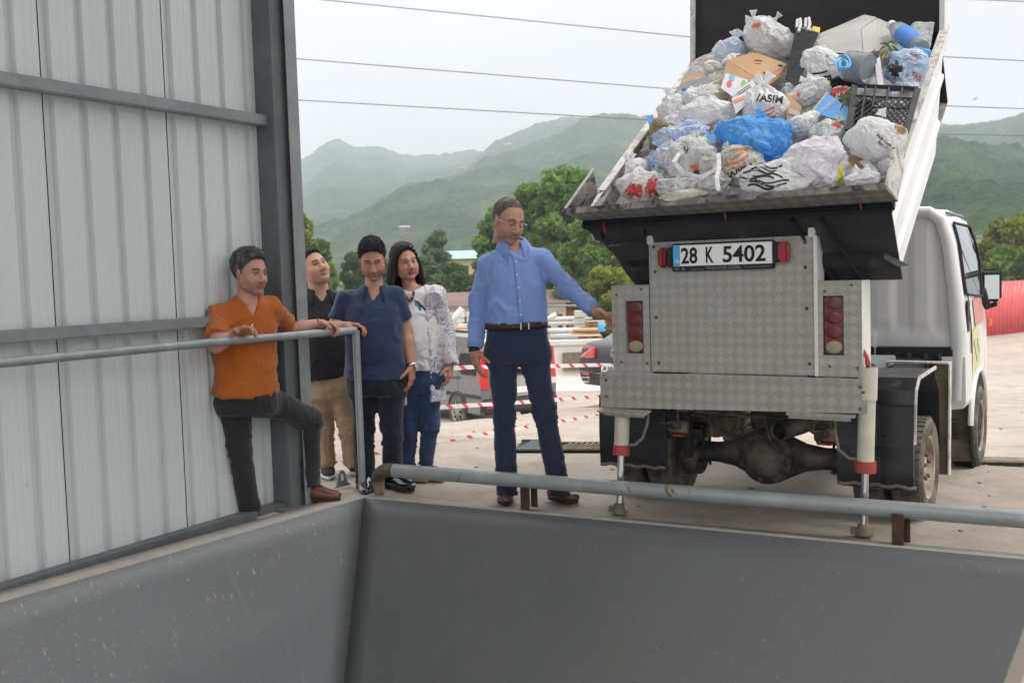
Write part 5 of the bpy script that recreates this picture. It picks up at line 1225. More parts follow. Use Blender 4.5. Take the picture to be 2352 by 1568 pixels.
bag('rubbish_bag', 2104, 132, 50, 44, B_BLUE, 43, 'blue bag corner squeezed at the right wall behind the shopping bag', rot=30, off=.0)
bag('rubbish_bag', 1760, 250, 94, 100, B_WHITE, 7, 'knotted white bag printed with tilted black capital letters in the middle of the heap', rot=4, off=.10, neck=.12, knot=8, ears=(.9, 2.3), prints=[('text', ('/ASIM', 24, 8, 12, -14), M_PBLK), ('stripes', (46, 16, 6, -12, 10, 3), M_PORG), ('stripes', (34, 14, 4, -30, -6, 3), M_PBLU)])
bag('rubbish_bag', 1627, 262, 128, 76, B_WHITE, 8, 'plump knotted grey-white bag with a bow, left of the printed bag', rot=2, off=.08, lump=.1, neck=.2, knot=7, ears=(.5, 2.5), crease=.035)
bag('rubbish_bag', 1638, 214, 72, 46, B_BEIGE, 9, 'white bag of yellowish food above the plump knotted bag', rot=-15, off=.05, knot=6, neck=.1, ears=(1.1, 2.2))
bag('rubbish_bag', 1546, 252, 64, 66, B_WHITE, 10, 'white bag hanging over the left wall near the blue strip', rot=20, off=.02, crease=.09, depth=.6)
bag('rubbish_bag', 1552, 282, 56, 44, B_LAV, 44, 'lavender white bag under the bag on the left wall', rot=-10, off=.0, crease=.07)
bag('rubbish_bag', 1737, 326, 178, 112, B_BLUE, 11, 'big bright blue knotted bag in the centre of the heap', rot=-6, off=.13, lump=.09, crease=.06, neck=0, depth=.85)
bag('rubbish_bag', 1511, 308, 38, 78, B_BROWN, 12, 'brown paper bag standing at the left wall', rot=-12, off=.03, crease=.06, depth=.9)
bag('rubbish_bag', 1565, 322, 112, 78, B_WRAP, 13, 'crinkled transparent wrap with blue inside', rot=14, off=.10, crease=.13, lump=.12)
bag('rubbish_bag', 1545, 362, 78, 84, B_WRAP, 45, 'lower piece of crinkled transparent blue wrap', rot=64, off=.08, crease=.13, depth=.6)
bag('rubbish_bag', 1463, 394, 62, 60, B_LAV, 14, 'round white bag at the lower left corner of the heap', rot=20, off=.02, lump=.08, crease=.03, depth=.9)
bag('rubbish_bag', 1477, 432, 112, 76, B_GREY, 15, 'grey bag with pale red print lying on the tailgate at the left', rot=-10, off=.10, crease=.05, prints=[('blot', (42, 34, -18, -8, 0), M_PRED), ('blot', (30, 42, 22, 4, 10), M_PRED)])
bag('rubbish_bag', 1592, 372, 124, 120, B_PRINT, 16, 'large see-through bag with loop handles and an orange wrapper inside', rot=-12, off=.16, crease=.06, lump=.12, prints=[('blot', (22, 15, 8, -10, 20), M_PORG), ('blot', (14, 20, 14, -24, 0), M_PBLK), ('text', ('H', 18, -20, 18, -10), M_PBLK)])
bag('rubbish_bag', 1560, 432, 92, 46, B_CLEAR, 46, 'clear limp bag under the large see-through bag', rot=8, off=.15, crease=.1)
bag('rubbish_bag', 1640, 420, 74, 62, B_CLEAR, 47, 'grey clear bag between the two printed bags on the tailgate', rot=-14, off=.15, crease=.08, prints=[('blot', (16, 10, -8, 22, 30), M_PRED)])
bag('rubbish_bag', 1698, 380, 104, 92, B_GREEN, 17, 'greenish clear bag with upside-down black letters and orange script', rot=28, off=.17, lump=.1, crease=.045, prints=[('text', ('WISV', 25, -6, -22, -8), M_PBLK), ('stripes', (60, 22, 6, 10, -6, 3), M_PORG), ('blot', (44, 7, 20, 30, -30), M_PORG)])
bag('rubbish_bag', 1775, 412, 150, 74, B_WHITE, 18, 'white bag with wide black zebra stripes lying on the tailgate', rot=-18, off=.17, lump=.12, crease=.05, prints=[('stripes', (86, 46, -22, 2, 12, 8), M_PBLK), ('blot', (44, 12, 44, -26, 0), M_PBLK)])
bag('rubbish_bag', 1872, 378, 142, 112, B_LAV, 19, 'big lavender white bag right of the zebra-striped bag', rot=-24, off=.14, lump=.14, crease=.06, neck=.18, pleats=7, depth=.8, prints=[('blot', (14, 50, 58, -2, 12), M_PYEL)])
bag('rubbish_bag', 1905, 314, 92, 74, B_PRINT, 20, 'clear bag of green and blue packaging next to the black crate', rot=-28, off=.09, lump=.1, prints=[('blot', (22, 44, 30, 4, 0), M_PGRN), ('text', ('APIKOLAN', 11, 2, -14, 0), M_PALE if 0 else M_PBLU), ('blot', (22, 12, 0, 28, 0), M_PRED)])
bag('rubbish_bag', 1846, 285, 74, 50, B_WHITE, 21, 'small white bag right of the big blue bag', rot=14, off=.09, crease=.08)
bag('rubbish_bag', 2015, 320, 122, 108, B_WHITE, 22, 'large smooth white bag with fine slanting black lettering at the lower right', rot=-14, off=.13, lump=.08, crease=.035, depth=.9, prints=[('text', ('Fatih Caddesi\nNo: 17', 9, 12, -6, -28), M_PBLK), ('blot', (30, 16, 40, 30, -30), mat('brown_print', (.42, .27, .12), .6))])
bag('rubbish_bag', 1979, 411, 78, 34, B_WHITE, 23, 'small crumpled white bag on the tailgate at the right', rot=4, off=.13, crease=.08)
bag('rubbish_bag', 1572, 449, 110, 26, B_BEIGE, 24, 'flat beige bag lying along the tailgate', rot=6, off=.15)
bag('rubbish_bag', 1668, 304, 62, 46, B_GREY, 25, 'pinkish grey bag between the knotted bag and the blue bag', rot=0, off=.05, prints=[('blot', (12, 14, -2, -12, 0), M_PRED)])
bag('rubbish_bag', 1936, 192, 60, 40, B_BLACK, 26, 'black bag between the water bottle and the crate', rot=0, off=.0)
bag('rubbish_bag', 1925, 218, 54, 36, B_PRINT, 27, 'red and white printed packet above the blue carton', rot=12, off=.03, group=None, cat='packet', prints=[('text', ('MW', 20, -4, -8, -14), M_PRED), ('blot', (40, 12, 0, 10, 0), M_PRED)])
bag('rubbish_bag', 2075, 205, 56, 36, B_PALEB, 28, 'pale bag inside the top of the black crate', rot=0, off=.0)
bag('rubbish_bag', 2052, 262, 96, 60, B_LAV, 29, 'lavender bag seen through the black crate', rot=0, off=-.03)
bag('rubbish_bag', 1990, 260, 60, 60, B_BLACK, 48, 'dark bag behind the left side of the crate', rot=0, off=-.03)
bag('rubbish_bag', 1820, 215, 50, 46, B_PRINT, 49, 'clear bag with pink scraps beside the small brown box', rot=0, off=.0)
bag('rubbish_bag', 1600, 228, 60, 44, B_WHITE, 50, 'thin white bag behind the plump knotted bag', rot=-30, off=.03, crease=.09)
bag('rubbish_bag', 1905, 352, 60, 50, B_PRINT, 51, 'clear bag below the green packaging', rot=0, off=.06)
bag('rubbish_bag', 2045, 388, 60, 60, B_GREY, 52, 'grey bag wedged at the right end of the tailgate', rot=0, off=.05)
# knot of the blue bag: gathered folds
Pb = heap(1728, 322, .13 + .14); kk = pxs(Pb); Rb = facing(0)
bm = NB()
for a0, ln in ((-.5, 44), (-.95, 36), (2.6, 22), (1.2, 20)):
    pts = [Rb @ V(math.cos(a0) * ln * kk * t_, -.022 + .055 * t_ , math.sin(a0) * ln * kk * t_) for t_ in np.linspace(0, 1, 6)]
    tube(bm, pts, [.010, .016, .021, .024, .022, .010], 8)
blueb = [o for o in bpy.data.objects if o.get('label', '').startswith('big bright blue')][0]
ko = bm_obj('gathered_knot', bm, B_BLUE, blueb, smooth=True); ko.location = Vector(Pb) - Vector(blueb.location)
# loop handles of the big see-through bag
hb_ = [o for o in bpy.data.objects if o.get('label', '').startswith('large see-through')][0]; bl_ = np.array(hb_.location)
for pts_px in ([(1590, 342), (1560, 352), (1548, 372), (1570, 398), (1610, 408), (1640, 392), (1650, 368), (1636, 352), (1610, 346)], [(1650, 352), (1652, 380), (1646, 410), (1650, 436)]):
    bm = NB(); pts = [heap(u, v, .25 + .02 * math.sin(i)) - bl_ for i, (u, v) in enumerate(pts_px)]
    for a, b in zip(pts, pts[1:]): beam(bm, a, b + (b - a) * .06, .020, .005, up=facing()[:, 1])
    bm_obj('loop_handle', bm, B_WHITE, hb_, bevel=.0015, seg=1)

# ---- boxes and hard things, given by the pixel corners of their faces and a depth offset on the heap
def pxbox(name, px, off, depth, m, label, cat, group=None, dirv=None, parts=()):
    "box whose near face has the 4 pixel corners px; it reaches back by depth"
    pts = [heap(u, v, off) for u, v in px]; c = sum(pts) / 4; R = facing(); dv = (R[:, 1] if dirv is None else R @ norm(V(*dirv))) * depth
    bm = NB(); prism(bm, [p - c for p in pts], dv); o = bm_obj(name, bm, m, bevel=.002, seg=1); o.location = c; tag(o, label, cat, group); return o, c
def pxpatch(par, c, px, off, m, name='print', th_=.0012):
    bm = NB(); prism(bm, [heap(u, v, off) - c for u, v in px], facing()[:, 1] * th_); return bm_obj(name, bm, m, par)
# apple carton: top face (with hand hole) and front
o, c = pxbox('cardboard_box', [(1670, 138), (1745, 186), (1738, 216), (1656, 190)], .10, .03, M_CARD, 'brown cardboard fruit carton with a hand hole under the topmost bag', 'box')
bm = NB(); tp = [heap(1670, 138, .10), heap(1733, 119, .02), heap(1810, 148, .02), heap(1745, 184, .10)]
fr2 = [heap(1745, 185, .10), heap(1810, 149, .02), heap(1797, 172, .02), heap(1739, 216, .10)]
for q_ in (tp, fr2): prism(bm, [p - c for p in q_], facing()[:, 1] * .004)
bm_obj('carton_side', bm, M_CARD, o)
def blend(q, a, b): return (q[0] * (1 - a) + q[3] * a) * (1 - b) + (q[1] * (1 - a) + q[2] * a) * b
bm = NB(); N3 = norm(np.cross(tp[1] - tp[0], tp[3] - tp[0])); N3 = N3 if N3 @ (CAM - tp[0]) > 0 else -N3
prism(bm, [blend(tp, *ab) - c + N3 * .002 for ab in ((.38, .48), (.36, .62), (.44, .70), (.56, .66), (.58, .52), (.50, .44))], N3 * .001)
bm_obj('hand_hole', bm, M_CARDD, o)
for a_, b_ in ((.93, .30), (.93, .82)):
    bm = NB(); prism(bm, [blend(tp, a_ - .06, b_ - .05) - c + N3 * .002, blend(tp, a_ - .06, b_ + .04) - c + N3 * .002, blend(tp, a_ + .04, b_ + .05) - c + N3 * .002, blend(tp, a_ + .04, b_ - .05) - c + N3 * .002], N3 * .001); bm_obj('hand_hole', bm, M_CARDD, o)
o, c = pxbox('cardboard_box', [(1804, 210), (1842, 246), (1834, 272), (1808, 290)], .09, .05, M_CARD, 'small brown cardboard box right of the knotted printed bag', 'box')
pxpatch(o, c, [(1812, 247), (1838, 258), (1834, 266), (1811, 262)], .094, M_WCARD, 'sticker')
o, c = pxbox('cardboard_box', [(1880, 78), (1978, 66), (1982, 125), (1868, 118)], .04, .10, M_WCARD, 'large white-grey carton leaning on the headboard', 'box')
bm = NB(); prism(bm, [heap(u, v, of) - c for u, v, of in ((1979, 66, .04), (2015, 42, -.02), (2016, 110, -.02), (1984, 130, .04))], V(0, .004, 0)); prism(bm, [heap(u, v, of) - c for u, v, of in ((1881, 78, .04), (1930, 58, -.03), (2013, 42, -.03), (1978, 66, .04))], V(0, .004, 0))
prism(bm, [heap(u, v, of) - c for u, v, of in ((2016, 42, -.02), (2047, 56, -.03), (2040, 112, -.03), (2010, 118, -.01))], V(0, .004, 0)); prism(bm, [heap(u, v, of) - c for u, v, of in ((1925, 60, -.03), (1985, 34, -.05), (2014, 40, -.05), (2000, 50, -.03))], V(0, .004, 0)); bm_obj('carton_flap', bm, M_WCARD, o)
o, c = pxbox('carton', [(1902, 214), (1952, 252), (1946, 282), (1866, 258)], .10, .03, mat('blue_carton', (.07, .30, .66), .5, 0, (.09, .36, .72), 8), 'bright blue milk powder carton with a name in capital script', 'box')
me_o = text_obj('print', 'molemalt', 18 * pxs(c), heap(1889, 258, .107) - c, heap(1920, 232, .107) - heap(1889, 258, .107), facing()[:, 2] + facing()[:, 0] * -.7, M_PAPER, o)
pxpatch(o, c, [(1903, 213), (1898, 212), (1862, 256), (1866, 259)], .101, M_WCARD, 'carton_edge')
o, c = pxbox('carton', [(1925, 385), (1958, 370), (1968, 388), (1932, 398)], .06, .05, M_PYEL, 'yellow and blue carton at the lower right of the heap', 'box'); pxpatch(o, c, [(1930, 392), (1968, 380), (1964, 400), (1932, 408)], .065, M_PAPER, 'carton_side')
o, c = pxbox('cardboard_piece', [(1948, 362), (1990, 356), (1980, 386), (1968, 396)], .07, .01, M_CARD, 'torn brown cardboard piece beside the yellow carton', 'cardboard')
o, c = pxbox('leaflet', [(1972, 372), (1990, 364), (2018, 392), (2005, 398)], .09, .002, M_PAPER, 'white leaflet with a blue border under the large smooth bag', 'leaflet')
# papers under the carton
o, c = pxbox('paper_sheet', [(1667, 168), (1718, 184), (1704, 238), (1655, 202)], .13, .002, M_PAPER, 'white leaflet with blue, red and green blobs in front of the carton', 'leaflet')
for (u, v), mm in (((1681, 178), mat('teal_print', (.16, .45, .58), .5)), ((1675, 193), M_PRED), ((1708, 192), M_PGRN)):
    pxpatch(o, c, [(u + 6 * math.cos(a), v + 8 * math.sin(a)) for a in np.linspace(0, 6.28, 11)[:-1]], .133, mm, 'colour_blob')
o, c = pxbox('paper_sheet', [(1690, 210), (1728, 184), (1738, 200), (1700, 236)], .145, .002, M_PAPER, 'folded white sheet with lines of text beside the leaflet', 'leaflet')
for k_ in range(3): pxpatch(o, c, [(1692 + 3 * k_, 214 + 4 * k_), (1722 + 3 * k_, 193 + 4 * k_), (1723 + 3 * k_, 194 + 4 * k_), (1693 + 3 * k_, 215.5 + 4 * k_)], .148, M_PBLK, 'text_line')
o, c = pxbox('paper_sheet', [(1680, 226), (1728, 206), (1736, 222), (1690, 262)], .15, .002, M_PAPER, 'lower white leaflet with an orange band', 'leaflet'); pxpatch(o, c, [(1684, 230), (1729, 211), (1731, 216), (1688, 238)], .153, M_PORG, 'orange_band')
o, c = pxbox('plastic_sheet', [(1543, 205), (1668, 157), (1662, 190), (1615, 202)], .06, .006, M_SHEETG, 'dark grey plastic tray jutting out over the left wall', 'tray'); pxpatch(o, c, [(1571, 191), (1580, 173), (1615, 165), (1617, 173)], .055, M_CARD, 'brown_edge')
o, c = pxbox('blue_strip', [(1562, 197), (1618, 198), (1608, 208), (1576, 226)], .05, .01, B_BLUE, 'blue plastic scrap under the grey tray', 'plastic scrap')
o, c = pxbox('blue_board', [(1484, 268), (1499, 263), (1508, 296), (1496, 305)], .0, .02, mat('blue_board', (.04, .26, .66), .5, 0, (.035, .22, .6), 5), 'bright blue board end sticking up over the left wall', 'board')
o, c = pxbox('blue_board', [(1522, 318), (1524, 340), (1500, 390), (1487, 372)], .07, .02, bpy.data.materials['blue_board'], 'bright blue board slanting down beside the round white bag', 'board')
o, c = pxbox('blue_board', [(1622, 308), (1644, 308), (1645, 330), (1632, 328)], .15, .02, bpy.data.materials['blue_board'], 'small blue board corner left of the big blue bag', 'board')
# black shopping bag with white handles
o, c = pxbox('shopping_bag', [(1829, 62), (1880, 76), (1832, 200), (1803, 180)], .075, .05, B_BLACK, 'tall flat black shopping bag with white handles', 'shopping bag')
bm = NB(); 
for p_ in ([(1830, 64), (1832, 46), (1838, 44), (1839, 58), (1834, 74)], [(1850, 64), (1851, 44), (1858, 42), (1860, 56), (1856, 70)]):
    tube(bm, [heap(u, v, .08) - c for u, v in p_], .009, 6)
bm_obj('white_handle', bm, M_PAPER, o, smooth=True); pxpatch(o, c, [(1836, 62), (1884, 66), (1882, 78), (1832, 68)], .05, B_WHITE, 'inner_packet'); pxpatch(o, c, [(1867, 60), (1884, 64), (1882, 76), (1866, 70)], .055, M_PYEL, 'yellow_packet')
# big water bottle with blue cap and handle
def bottle(name, u0, v0, u1, v1, r, label, prof, m, capm, off, cat='bottle'):
    a, b = heap(u0, v0, off), heap(u1, v1, off); L_ = np.linalg.norm(b - a); root = empty(name, a, 0, label, cat)
    bm = NB(); lathe(bm, [(q * r, h * L_) for q, h in prof], (0, 0, 0), b - a, 28); bm_obj('body', bm, m, root, smooth=True)
    bm = NB(); lathe(bm, [(prof[0][0] * r * 1.15, -.06 * L_), (prof[0][0] * r * 1.2, .03 * L_)], (0, 0, 0), b - a, 16); bm_obj('cap', bm, capm, root, smooth=True); return root, a, b
wb, a, b = bottle('water_bottle', 1932, 150, 1995, 158, .082, 'large clear water bottle with a blue cap and blue handle ring', [(.30, 0), (.32, .06), (.75, .14), (.98, .26), (1, .4), (.96, .45), (1, .5), (.96, .6), (1, .66), (.97, .8), (1, .92), (.9, 1), (.01, 1)], M_BTL, M_PLB, .09)
bm = NB(); pts = [heap(1936 + 17 * math.cos(t_) , 146 + 17 * math.sin(t_) * (1.1 if math.sin(t_) < 0 else .8), .175) - a for t_ in np.linspace(0, 2 * math.pi, 22)]; tube(bm, pts, .0055, 6)
pts = [heap(1938 + 9 * math.cos(t_), 148 + 9 * math.sin(t_), .18) - a for t_ in np.linspace(0, 2 * math.pi, 16)]; tube(bm, pts, .007, 6); bm_obj('carry_ring', bm, M_PLB, wb, smooth=True)
jg, a, b = bottle('detergent_bottle', 2050, 60, 2118, 112, .050, 'clear detergent bottle with a blue label lying at the headboard', [(.45, 0), (.6, .1), (.95, .2), (1, .35), (1, .9), (.85, .99), (.01, 1)], M_BTL, M_PAPER, .02)
bm = NB(); d_ = norm(b - a); L_ = np.linalg.norm(b - a); lathe(bm, [(.0515, .36 * L_), (.0515, .85 * L_)], (0, 0, 0), d_, 28, cap=False); bm_obj('bottle_label', bm, M_PBLU, jg, smooth=True)
# black crate
ca, cb2, cc, cd2 = heap(1963, 197, .115), heap(2108, 204, .05), heap(2080, 305, .08), heap(1950, 300, .15)
cr = empty('plastic_crate', (ca + cc) / 2, 0, 'black plastic lattice crate standing on end at the right wall', 'crate'); c = (ca + cc) / 2
def cpt(s, t_, o=0): return (ca * (1 - s) + cb2 * s) * (1 - t_) + (cd2 * (1 - s) + cc * s) * t_ - c + facing()[:, 1] * o
bm = NB(); W_ = .016
for (s0, t0, s1, t1, w_) in ((0, 0, 1, 0, .020), (0, 1, 1, 1, .020), (0, 0, 0, 1, .03), (1, 0, 1, 1, .03), (0, .24, 1, .24, .010), (0, .48, 1, .48, .010), (.34, 0, .34, .5, .009), (.55, 0, .55, .5, .009), (.76, 0, .76, .5, .009), (.18, 0, .18, 1, .009)):
    beam(bm, cpt(s0, t0), cpt(s1, t1), w_, .012, up=facing()[:, 1])
bm_obj('crate_frame', bm, M_RUBBER, cr)
bm = NB()
for k_ in range(-5, 12):
    for sg in (1, -1):
        s0 = k_ * .1; pts = []
        for q in np.linspace(0, 1, 21):
            s = s0 + q * .6 * (1 if sg > 0 else -1) + (0 if sg > 0 else .6)
            if 0 <= s <= 1: pts.append((s, .26 + q * .72))
        if len(pts) > 1: beam(bm, cpt(*pts[0], .004 * sg), cpt(*pts[-1], .004 * sg), .006, .005, up=facing()[:, 1])
bm_obj('lattice', bm, M_RUBBER, cr)
bm = NB(); 
for p_, q_ in (((0, 0), (1, 0)), ((0, 0), (0, 1)), ((1, 0), (1, 1))):
    prism(bm, [cpt(*p_, .005), cpt(*q_, .005), cpt(*q_, .12), cpt(*p_, .12)], V(.002, .002, .004))
bm_obj('crate_side', bm, M_RUBBER, cr)
# white paper cup sleeve, leafy stalks
o, c = pxbox('white_tube', [(2009, 140), (2021, 130), (2030, 198), (2016, 196)], .08, .03, M_PAPER, 'white paper tube upright between the water bottle and the shopping bag', 'paper tube')
M_LEAFG = mat('plant_leaf', (.10, .20, .04), .6, 0, (.16, .26, .06), 20)
for cu, cv, n_, lb, of in ((2040, 108, 12, 'leafy green stalks below the white carton', .08), (1950, 232, 12, 'green sprigs left of the black crate', .12), (1990, 262, 16, 'grassy greens inside the black crate', .07)):
    c = heap(cu, cv, of); k_ = pxs(c); R = facing(); root = empty('leafy_stalk', c, 0, lb, 'plant', 'plant cuttings in the load'); bm = NB(); g = np.random.RandomState(cu)
    for i in range(n_):
        a = g.uniform(0, 6.28); ln = g.uniform(14, 34) * k_; b = g.uniform(-8, 8, 2) * k_; d = R @ V(math.cos(a), g.uniform(-.4, .2), math.sin(a)); s = norm(np.cross(d, R[:, 1])) * ln * .12; p = R @ V(b[0], 0, b[1])
        v_ = [bm.verts.new(p), bm.verts.new(p + d * ln * .5 + s), bm.verts.new(p + d * ln + R @ V(0, 0, -ln * .25)), bm.verts.new(p + d * ln * .5 - s)]; bm.faces.new(v_)
    bm_obj('leaf', bm, M_LEAFG, root)
# the mass of refuse below the things one can tell apart
nx_, ny_ = 90, 80; P = []
for i in range(nx_):
    for j in range(ny_):
        x = -.745 + 1.49 * i / (nx_ - 1); s = j / (ny_ - 1); L_ = 1.80
        p = HP0 + HPd * (s * L_ + .04) + V(x, 0, 0); edge = min(1, (.76 - abs(x)) / .12) * min(1, (1.02 - s) / .1)
        h = -.17 + .06 * edge + .035 * float(vnoise(V(x * 5, s * 8, 1))) + .03 * abs(float(vnoise(V(x * 14, s * 22, 4))))
        q = p + HPn * h; P.append(TW(q))
I = np.arange(nx_ * ny_).reshape(nx_, ny_); F = np.stack([I[:-1, :-1], I[1:, :-1], I[1:, 1:], I[:-1, 1:]], -1).reshape(-1, 4)
M_HEAP = mat_bag('gap_shade_refuse', (.42, .41, .40), (.14, .13, .13), (.03, .03, .035), trans=0, rough=.5, nsc=12, inside=.5)  # refuse tones darkened to paint shade into the gaps between the bags
tag(mesh_obj('refuse', np.array(P), F, M_HEAP), 'mixed refuse filling the gaps between the bags', 'refuse', kind='stuff')
# ================================================================== PEOPLE
class Field:
    def __init__(s, lo, hi, h):
        s.lo = np.array(lo, float); s.h = h; s.n = np.maximum(((np.array(hi, float) - s.lo) / h).astype(int) + 1, 2)
        s.ax = [s.lo[i] + h * np.arange(s.n[i]) for i in range(3)]
        s.f = np.full(s.n, .08, np.float32)
    def sub(s, lo, hi):
        i0 = np.clip(((np.array(lo) - s.lo) / s.h).astype(int), 0, s.n - 1); i1 = np.clip(((np.array(hi) - s.lo) / s.h).astype(int) + 2, 1, s.n)
        i1 = np.maximum(i1, i0 + 1)
        sl = tuple(slice(a, b) for a, b in zip(i0, i1)); g = np.meshgrid(*[s.ax[i][sl[i]] for i in range(3)], indexing='ij'); return sl, np.stack(g, -1).astype(np.float32)
    def put(s, sl, d, k=.02, op='u'):
        a = s.f[sl]; d = d.astype(np.float32)
        if op == 'u':
            h = np.clip(.5 + .5 * (a - d) / k, 0, 1); s.f[sl] = a * (1 - h) + d * h - k * h * (1 - h)
        elif op == 's':
            d = -d; h = np.clip(.5 + .5 * (d - a) / k, 0, 1); s.f[sl] = a * (1 - h) + d * h + k * h * (1 - h)
    def cone(s, a, b, ra, rb, k=.02, op='u', cut=None, m=.07):
        a = np.array(a, float); b = np.array(b, float); r = max(ra, rb) + m; sl, P = s.sub(np.minimum(a, b) - r, np.maximum(a, b) + r)
        ba = b - a; L2 = max(ba @ ba, 1e-9); t = np.clip(((P - a) @ ba) / L2, 0, 1); d = np.linalg.norm(P - a - t[..., None] * ba, axis=-1) - (ra + (rb - ra) * t)
        if cut is not None: d = np.maximum(d, (P - cut[0]) @ cut[1])
        s.put(sl, d, k, op)
    def ell(s, c, r, k=.02, op='u', R=None, m=.06, lim=None):
        c = np.array(c, float); r = np.array(r, float); q = r.max() + m; sl, P = s.sub(c - q, c + q); Q = P - c
        if R is not None: Q = Q @ R
        n = np.linalg.norm(Q / r, axis=-1); g = np.linalg.norm(Q / (r * r), axis=-1); d = n * (n - 1) / np.maximum(g, 1e-6)
        if lim is not None: d = np.maximum(d, lim(P))
        s.put(sl, d, k, op)
    def loft(s, secs, side, front, k=.03, op='u', ex=2.3, cap=(1, 1), m=.08, grow=0.0):
        "secs: (point, halfwidth, halfdepth) along a roughly straight spine"
        pts = np.array([q[0] for q in secs]); w_ = np.array([q[1] for q in secs]) + grow; d_ = np.array([q[2] for q in secs]) + grow
        ax = norm(pts[-1] - pts[0]); s_ = (pts - pts[0]) @ ax; R_ = w_.max() + m
        sl, P = s.sub(pts.min(0) - R_, pts.max(0) + R_); t = (P - pts[0]) @ ax
        tt = np.linspace(s_[0], s_[-1], 80); ker = np.ones(9) / 9
        def sm(v): q = np.interp(tt, s_, v); q = np.concatenate([np.full(4, q[0]), q, np.full(4, q[-1])]); return np.convolve(q, ker, 'valid')
        C = [np.interp(t, tt, sm(pts[:, i])) for i in range(3)]; W = np.interp(t, tt, sm(w_)); D = np.interp(t, tt, sm(d_))
        Q = P - np.stack(C, -1); x = np.abs(Q @ side) / W; y = np.abs(Q @ front) / D
        r = (x ** ex + y ** ex) ** (1 / ex); d = (r - 1) * np.minimum(W, D) * 1.1
        if cap[0]: d = np.maximum(d, s_[0] - t)
        if cap[1]: d = np.maximum(d, t - s_[-1])
        s.put(sl, d, k, op)
    def mesh(s):
        g = vdb.FloatGrid(background=.08); a = s.f.copy(); a[0] = a[-1] = .05; a[:, 0] = a[:, -1] = .05; a[:, :, 0] = a[:, :, -1] = .05
        g.copyFromArray(np.clip(a, -.08, .08)); v, t_, q = g.convertToPolygons(0.0, 0.0)
        v = np.array(v, float) * s.h + s.lo; q = q.astype(np.int64); c = v.mean(0)
        vol = np.einsum('ij,ij->i', v[q[:, 0]] - c, np.cross(v[q[:, 1]] - c, v[q[:, 2]] - c)).sum()
        return v, (q if vol > 0 else q[:, ::-1])
def vnormals(v, q):
    n = np.zeros_like(v); a = np.cross(v[q[:, 2]] - v[q[:, 0]], v[q[:, 3]] - v[q[:, 1]])
    for i in range(4): np.add.at(n, q[:, i], a)
    return n / np.maximum(np.linalg.norm(n, axis=1), 1e-9)[:, None]
def vsmooth(v, q, it=2):
    e = np.concatenate([q[:, [0, 1]], q[:, [1, 2]], q[:, [2, 3]], q[:, [3, 0]]])
    for _ in range(it):
        s = np.zeros_like(v); c = np.zeros(len(v)); np.add.at(s, e[:, 0], v[e[:, 1]]); np.add.at(s, e[:, 1], v[e[:, 0]]); np.add.at(c, e[:, 0], 1); np.add.at(c, e[:, 1], 1); v = v * .45 + .55 * s / np.maximum(c, 1)[:, None]
    return v
M_SKIN = mat('skin', (1, 1, 1), .48, 0, attr=True, spec=.4, sss=.06)
M_EYE = mat('eye', (1, 1, 1), .12, 0, attr=True, coat=.5)
def mat_cloth(name, c, c2=None, rough=.88, weave=0, sheen=.25):
    return mat(name, c, rough, 0, c2 or tuple(x * .84 for x in c), 4, (.35, .7), bump=.12, bscale=220, sheen=sheen, spec=.25)
M_HAIRD = mat('dark_hair', (.008, .007, .007), .6, 0, (.02, .016, .014), 60, bump=.6, bscale=160, sc=(1, 1, .3))
M_HAIRG = mat('greying_hair', (.035, .036, .04), .6, 0, (.15, .155, .165), 45, (.42, .66), bump=.7, bscale=150, sc=(1, 1, .4))
M_HAIRB = mat('dark_brown_hair', (.012, .007, .006), .55, 0, (.035, .014, .010), 30, (.45, .7), bump=.35, bscale=70, sc=(1, 1, .15), spec=.25)
M_HAIRS = mat('cropped_brown_hair', (.10, .08, .07), .8, 0, (.24, .21, .19), 22, (.45, .65), bump=.4, bscale=200)

